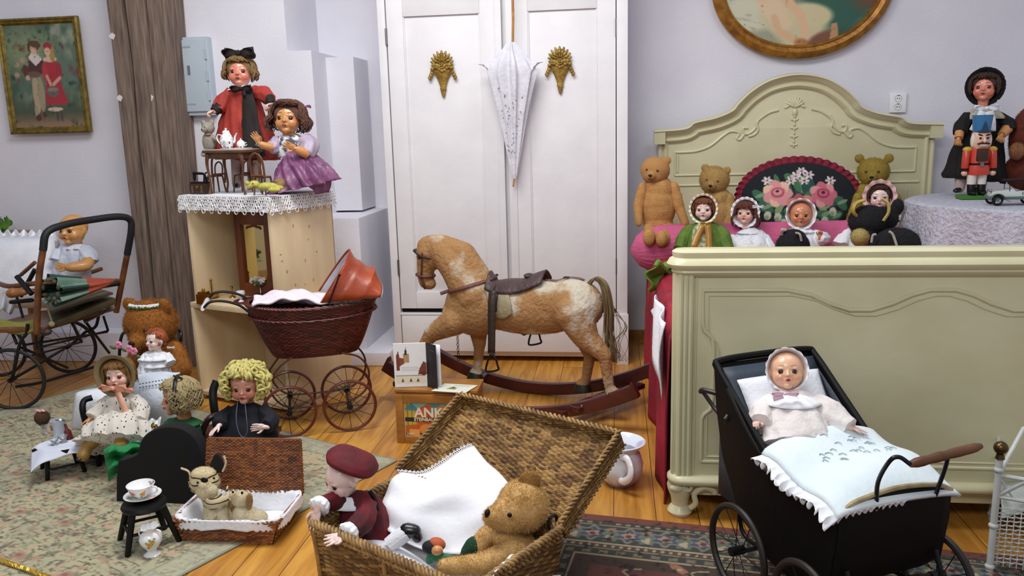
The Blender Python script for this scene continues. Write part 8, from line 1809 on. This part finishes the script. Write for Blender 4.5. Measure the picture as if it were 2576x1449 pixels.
t = thing('brown_doll_bench', 'small dark brown wooden doll bench with curved arm between the blond dolls', 'bench', OZ(530,1150,0)); b = MB(); b.sweep(rs([OY(498,1112,2.70),OY(520,1060,2.70),OY(545,1045,2.72),OY(575,1048,2.74)],6),.012,.018,n=10); obj('arm', b, mat('bench_wood','3c1c14','2a120c',10,rough=.4,coat=.2), t, world=True); a_ = OY(500,1100,2.70); obj('seat', MB().box((a_.x+.13,2.73,a_.z),(.30,.16,.02)), mat('bench_wood','3c1c14'), t, world=True, bevel=.003)
for x_ in (a_.x+.0,a_.x+.26):
    for y_ in (2.67,2.80): b = MB(); b.cap((x_,y_,.008),(x_,y_,a_.z),.009,.009); obj('leg', b, mat('bench_wood','3c1c14'), t, world=True)
t = thing('black_doll_seat', 'black curved chair back behind the curly haired doll', 'chair', OZ(548,1060,0)); a_ = OY(545,1000,2.95); b = MB(); b.sweep(rs([OY(546,1075,2.92),OY(538,1020,2.93),OY(536,985,2.95),OY(545,958,2.97)],5),.016,n=10); obj('backrest', b, M['black'], t, world=True); b = MB(); c = OY(546,1075,2.92); b.cap((c.x,c.y,.008),(c.x,c.y,c.z),.012,.012); obj('leg', b, M['black'], t, world=True)
# ------------------------------------------------------------------ toys in the hamper
f = Fig('doll', 'doll in a dark red velvet beret leaning over the hamper rim', 'doll', 890, 1400, 1.96)
f.head(862,1205,50, yaw=-62, pitch=14, roll=0, sk='pale', iris='3a2a20', brow='c09a78', lip='c08070')
vr = mat('wine_velvet','6a0a18','40060e',14,rough=.8,bump=.15); c = f.K(884,1168,-.0)
b = MB(); F2 = Matrix.Rotation(rad(22),3,'Y')
def ber(u, v):
    a = 2*pi*u; prof_ = [(.62,-.25),(.80,-.12),(1.12,.02),(1.18,.18),(1.0,.42),(.62,.58),(.0,.62)]; q = v*6; i = min(5,int(q)); fr = q-i; r = prof_[i][0]*(1-fr)+prof_[i+1][0]*fr; z = prof_[i][1]*(1-fr)+prof_[i+1][1]*fr; return c+F2 @ V((cos(a)*r*f.hr*1.12, sin(a)*r*f.hr*1.1, (z+.05*sin(3*a)*(r))*f.hr*1.05))
b.surf(ber, 40, 18, cu=True); obj('beret', b, vr, f.root, world=True, ang=80)
hair(f.h,'c9b090','d8c4a4', bangs=0, length=.05, n=40, vol=.02, seed=31, th_side=70) if False else None
f.loft('jacket', [(895,1240,.0,18,16),(900,1256,.0,48,36),(908,1290,.0,62,46),(915,1340,.0,66,50),(920,1400,.0,66,50)], vr, pleat=(7,[0,.02,.03,.03,.03]))
f.arm([(858,1262,-.02,20),(832,1262,-.05,22),(808,1268,-.08,19)], vr); f.arm([(925,1270,-.03,22),(914,1310,-.10,27),(884,1335,-.155,22)], vr)
for P_, D, mi in (([(812,1262,-.085,22),(800,1278,-.105,24)], (-.25,-.3,-1), True), ([(888,1330,-.150,24),(872,1344,-.168,26)], (-1,-.5,-.2), False)):
    b = MB(); Q = [f.K(*q[:3]) for q in P_]; b.sweep(rs(Q,4), [f.L(20),f.L(22),f.L(23),f.L(25),f.L(24)], n=40, pleat=(11,[.03,.05,.07,.09,.12],.1)); obj('lace_cuff', b, lacem, f.root, world=True, ang=180); hand(f.root, Q[-1]+V(D)*.004, D, (-.3,-1,.1) if mi else (0,-.6,.8), f.hr*.95, 'pale', mi, 'spread')
collar(f,884,1244,-.0,20,58,lacem,drop=22,n=9,amp=.08); b = MB(); b.sweep(rs([f.K(930,1235,-.02),f.K(945,1262,-.02),f.K(955,1300,-.01)],5),f.L(6),n=6); obj('strap', b, M['black'], f.root, world=True)
tdm = plush_mat('straw','dcb478','bc9250'); f = Plush('teddy_bear', 'large straw coloured teddy bear with green paw sitting in the wicker hamper', 'teddy bear', 1310, 1400, 1.86)
b0 = MB(); 
f.part('head', [f.E(1315,1272,0,64,56,68,(0,.25,0)), f.E(1285,1292,-.03,48,42,46), ('c', f.K(1275,1300,-.03), f.K(1240,1300,-.06), f.L(36), f.L(25)), f.E(1290,1232,.03,16,12,18,(0,-.2,0))], tdm, 11000, .006, .0006, .0045); f.part('ear', [f.E(1332,1212,.0,27,12,30,(0,.35,0))], plush_mat('straw_ear','a87c3c','8f6a34'), 1500, .005, vox=.004)
b = MB(); b.ell(f.K(1282,1296,-.088),(.006,.004,.006),n=10); obj('eye', b, M['black'], f.root, world=True); b = MB(); b.ell(f.K(1268,1262,-.04),(.006,.004,.006),n=10); obj('eye', b, M['black'], f.root, world=True); b = MB(); b.ell(f.K(1226,1292,-.075),(.007,.008,.012),(0,.2,0),n=12); b.cap(f.K(1226,1302,-.078),f.K(1230,1315,-.075),.002,.0018,n=6); obj('nose', b, M['black'], f.root, world=True)
f.part('torso', [f.E(1290,1385,.0,62,50,62), f.E(1275,1345,-.01,46,40,34)], tdm, 6000, .005, vox=.005); f.part('arm', [f.Cc((1258,1330,.0),(1222,1350,-.02),27,24), f.Cc((1222,1350,-.02),(1195,1382,-.03),24,20)], tdm, 3000, .005, vox=.005)
f.part('paw', [f.Cc((1192,1372,-.03),(1178,1392,-.035),23,21)], plush_mat('greenfelt','0f4226','0b3520'), 0, 0, vox=.004, label='dark green felt paw')
f.part('arm', [f.Cc((1300,1385,-.06),(1215,1418,-.09),30,27), f.Cc((1215,1418,-.09),(1120,1425,-.10),26,20)], tdm, 4500, .005, vox=.005)
f = Fig('small_doll', 'little green clad doll with an orange cap lying in the hamper', 'doll', 1095, 1400, 1.86)
b = MB(); b.ell(f.K(1100,1368,0),(f.L(22),f.L(18),f.L(15)),(0,.3,0),n=16); obj('cap', b, mat('cap_orange','b5562c',rough=.7), f.root, world=True); b = MB(); b.ell(f.K(1085,1376,-.005),(f.L(24),f.L(18),f.L(17)),n=16); obj('hair', b, mat('dark_hair','12141c',rough=.8), f.root, world=True); b = MB(); b.ell(f.K(1100,1385,-.02),(f.L(15),f.L(13),f.L(13)),n=16); obj('head', b, skinp('tan'), f.root, world=True)
b = MB(); b.cap(f.K(1095,1400,-.015),f.K(1145,1404,-.02),f.L(13),f.L(6)); b.cap(f.K(1088,1396,-.01),f.K(1080,1410,-.0),f.L(13),f.L(10)); obj('coat', b, mat('coat_green','0f6a44',rough=.6), f.root, world=True)
t = thing('doll_boot', 'black doll boot with a white ribbed stocking poking out inside the hamper', 'boot', OY(1020,1345,1.90)); b = MB(); b.sweep([OY(978,1372,1.88),OY(1000,1355,1.89),OY(1022,1340,1.90)],[.020,.022,.021],n=36,pleat=(16,[.04]*3)); obj('stocking', b, M['white_cloth'], t, world=True); b = MB(); b.cap(OY(1024,1334,1.90),OY(1042,1336,1.90),.020,.018); b.cap(OY(1042,1336,1.90),OY(1050,1352,1.895),.015,.014); obj('boot', b, mat('boot_black','121014',rough=.3,coat=.3), t, world=True)
# ------------------------------------------------------------------ light
def area(nm, loc, size, power, col=(1,1,1), rot=(0,0,0)):
    l = bpy.data.lights.new(nm, 'AREA'); l.shape = 'RECTANGLE'; l.size, l.size_y = size; l.energy = power; l.color = col
    o = bpy.data.objects.new(nm, l); COL.objects.link(o); o.location = loc; o.rotation_euler = rot; return o
area('ceiling_lamp', (-.9, 2.3, 2.9), (1.6, .9), 52, (1,.98,.97), (rad(8),0,0))
area('ceiling_lamp', (.9, 2.6, 2.9), (.8, .6), 10, (.95,.97,1))
area('ceiling_lamp', (-.6, -.6, 2.7), (1.4, .8), 30, (1,.98,.96), (rad(48),0,rad(-6)))
w = bpy.data.worlds.new('w'); scene.world = w; w.use_nodes = True
w.node_tree.nodes['Background'].inputs[0].default_value = (.80,.86,1,1); w.node_tree.nodes['Background'].inputs[1].default_value = .32
vs_ = scene.view_settings; vs_.view_transform = 'Standard'; vs_.look = 'None'; vs_.gamma = 1; vs_.exposure = 0.25
scene.display_settings.display_device = 'sRGB'
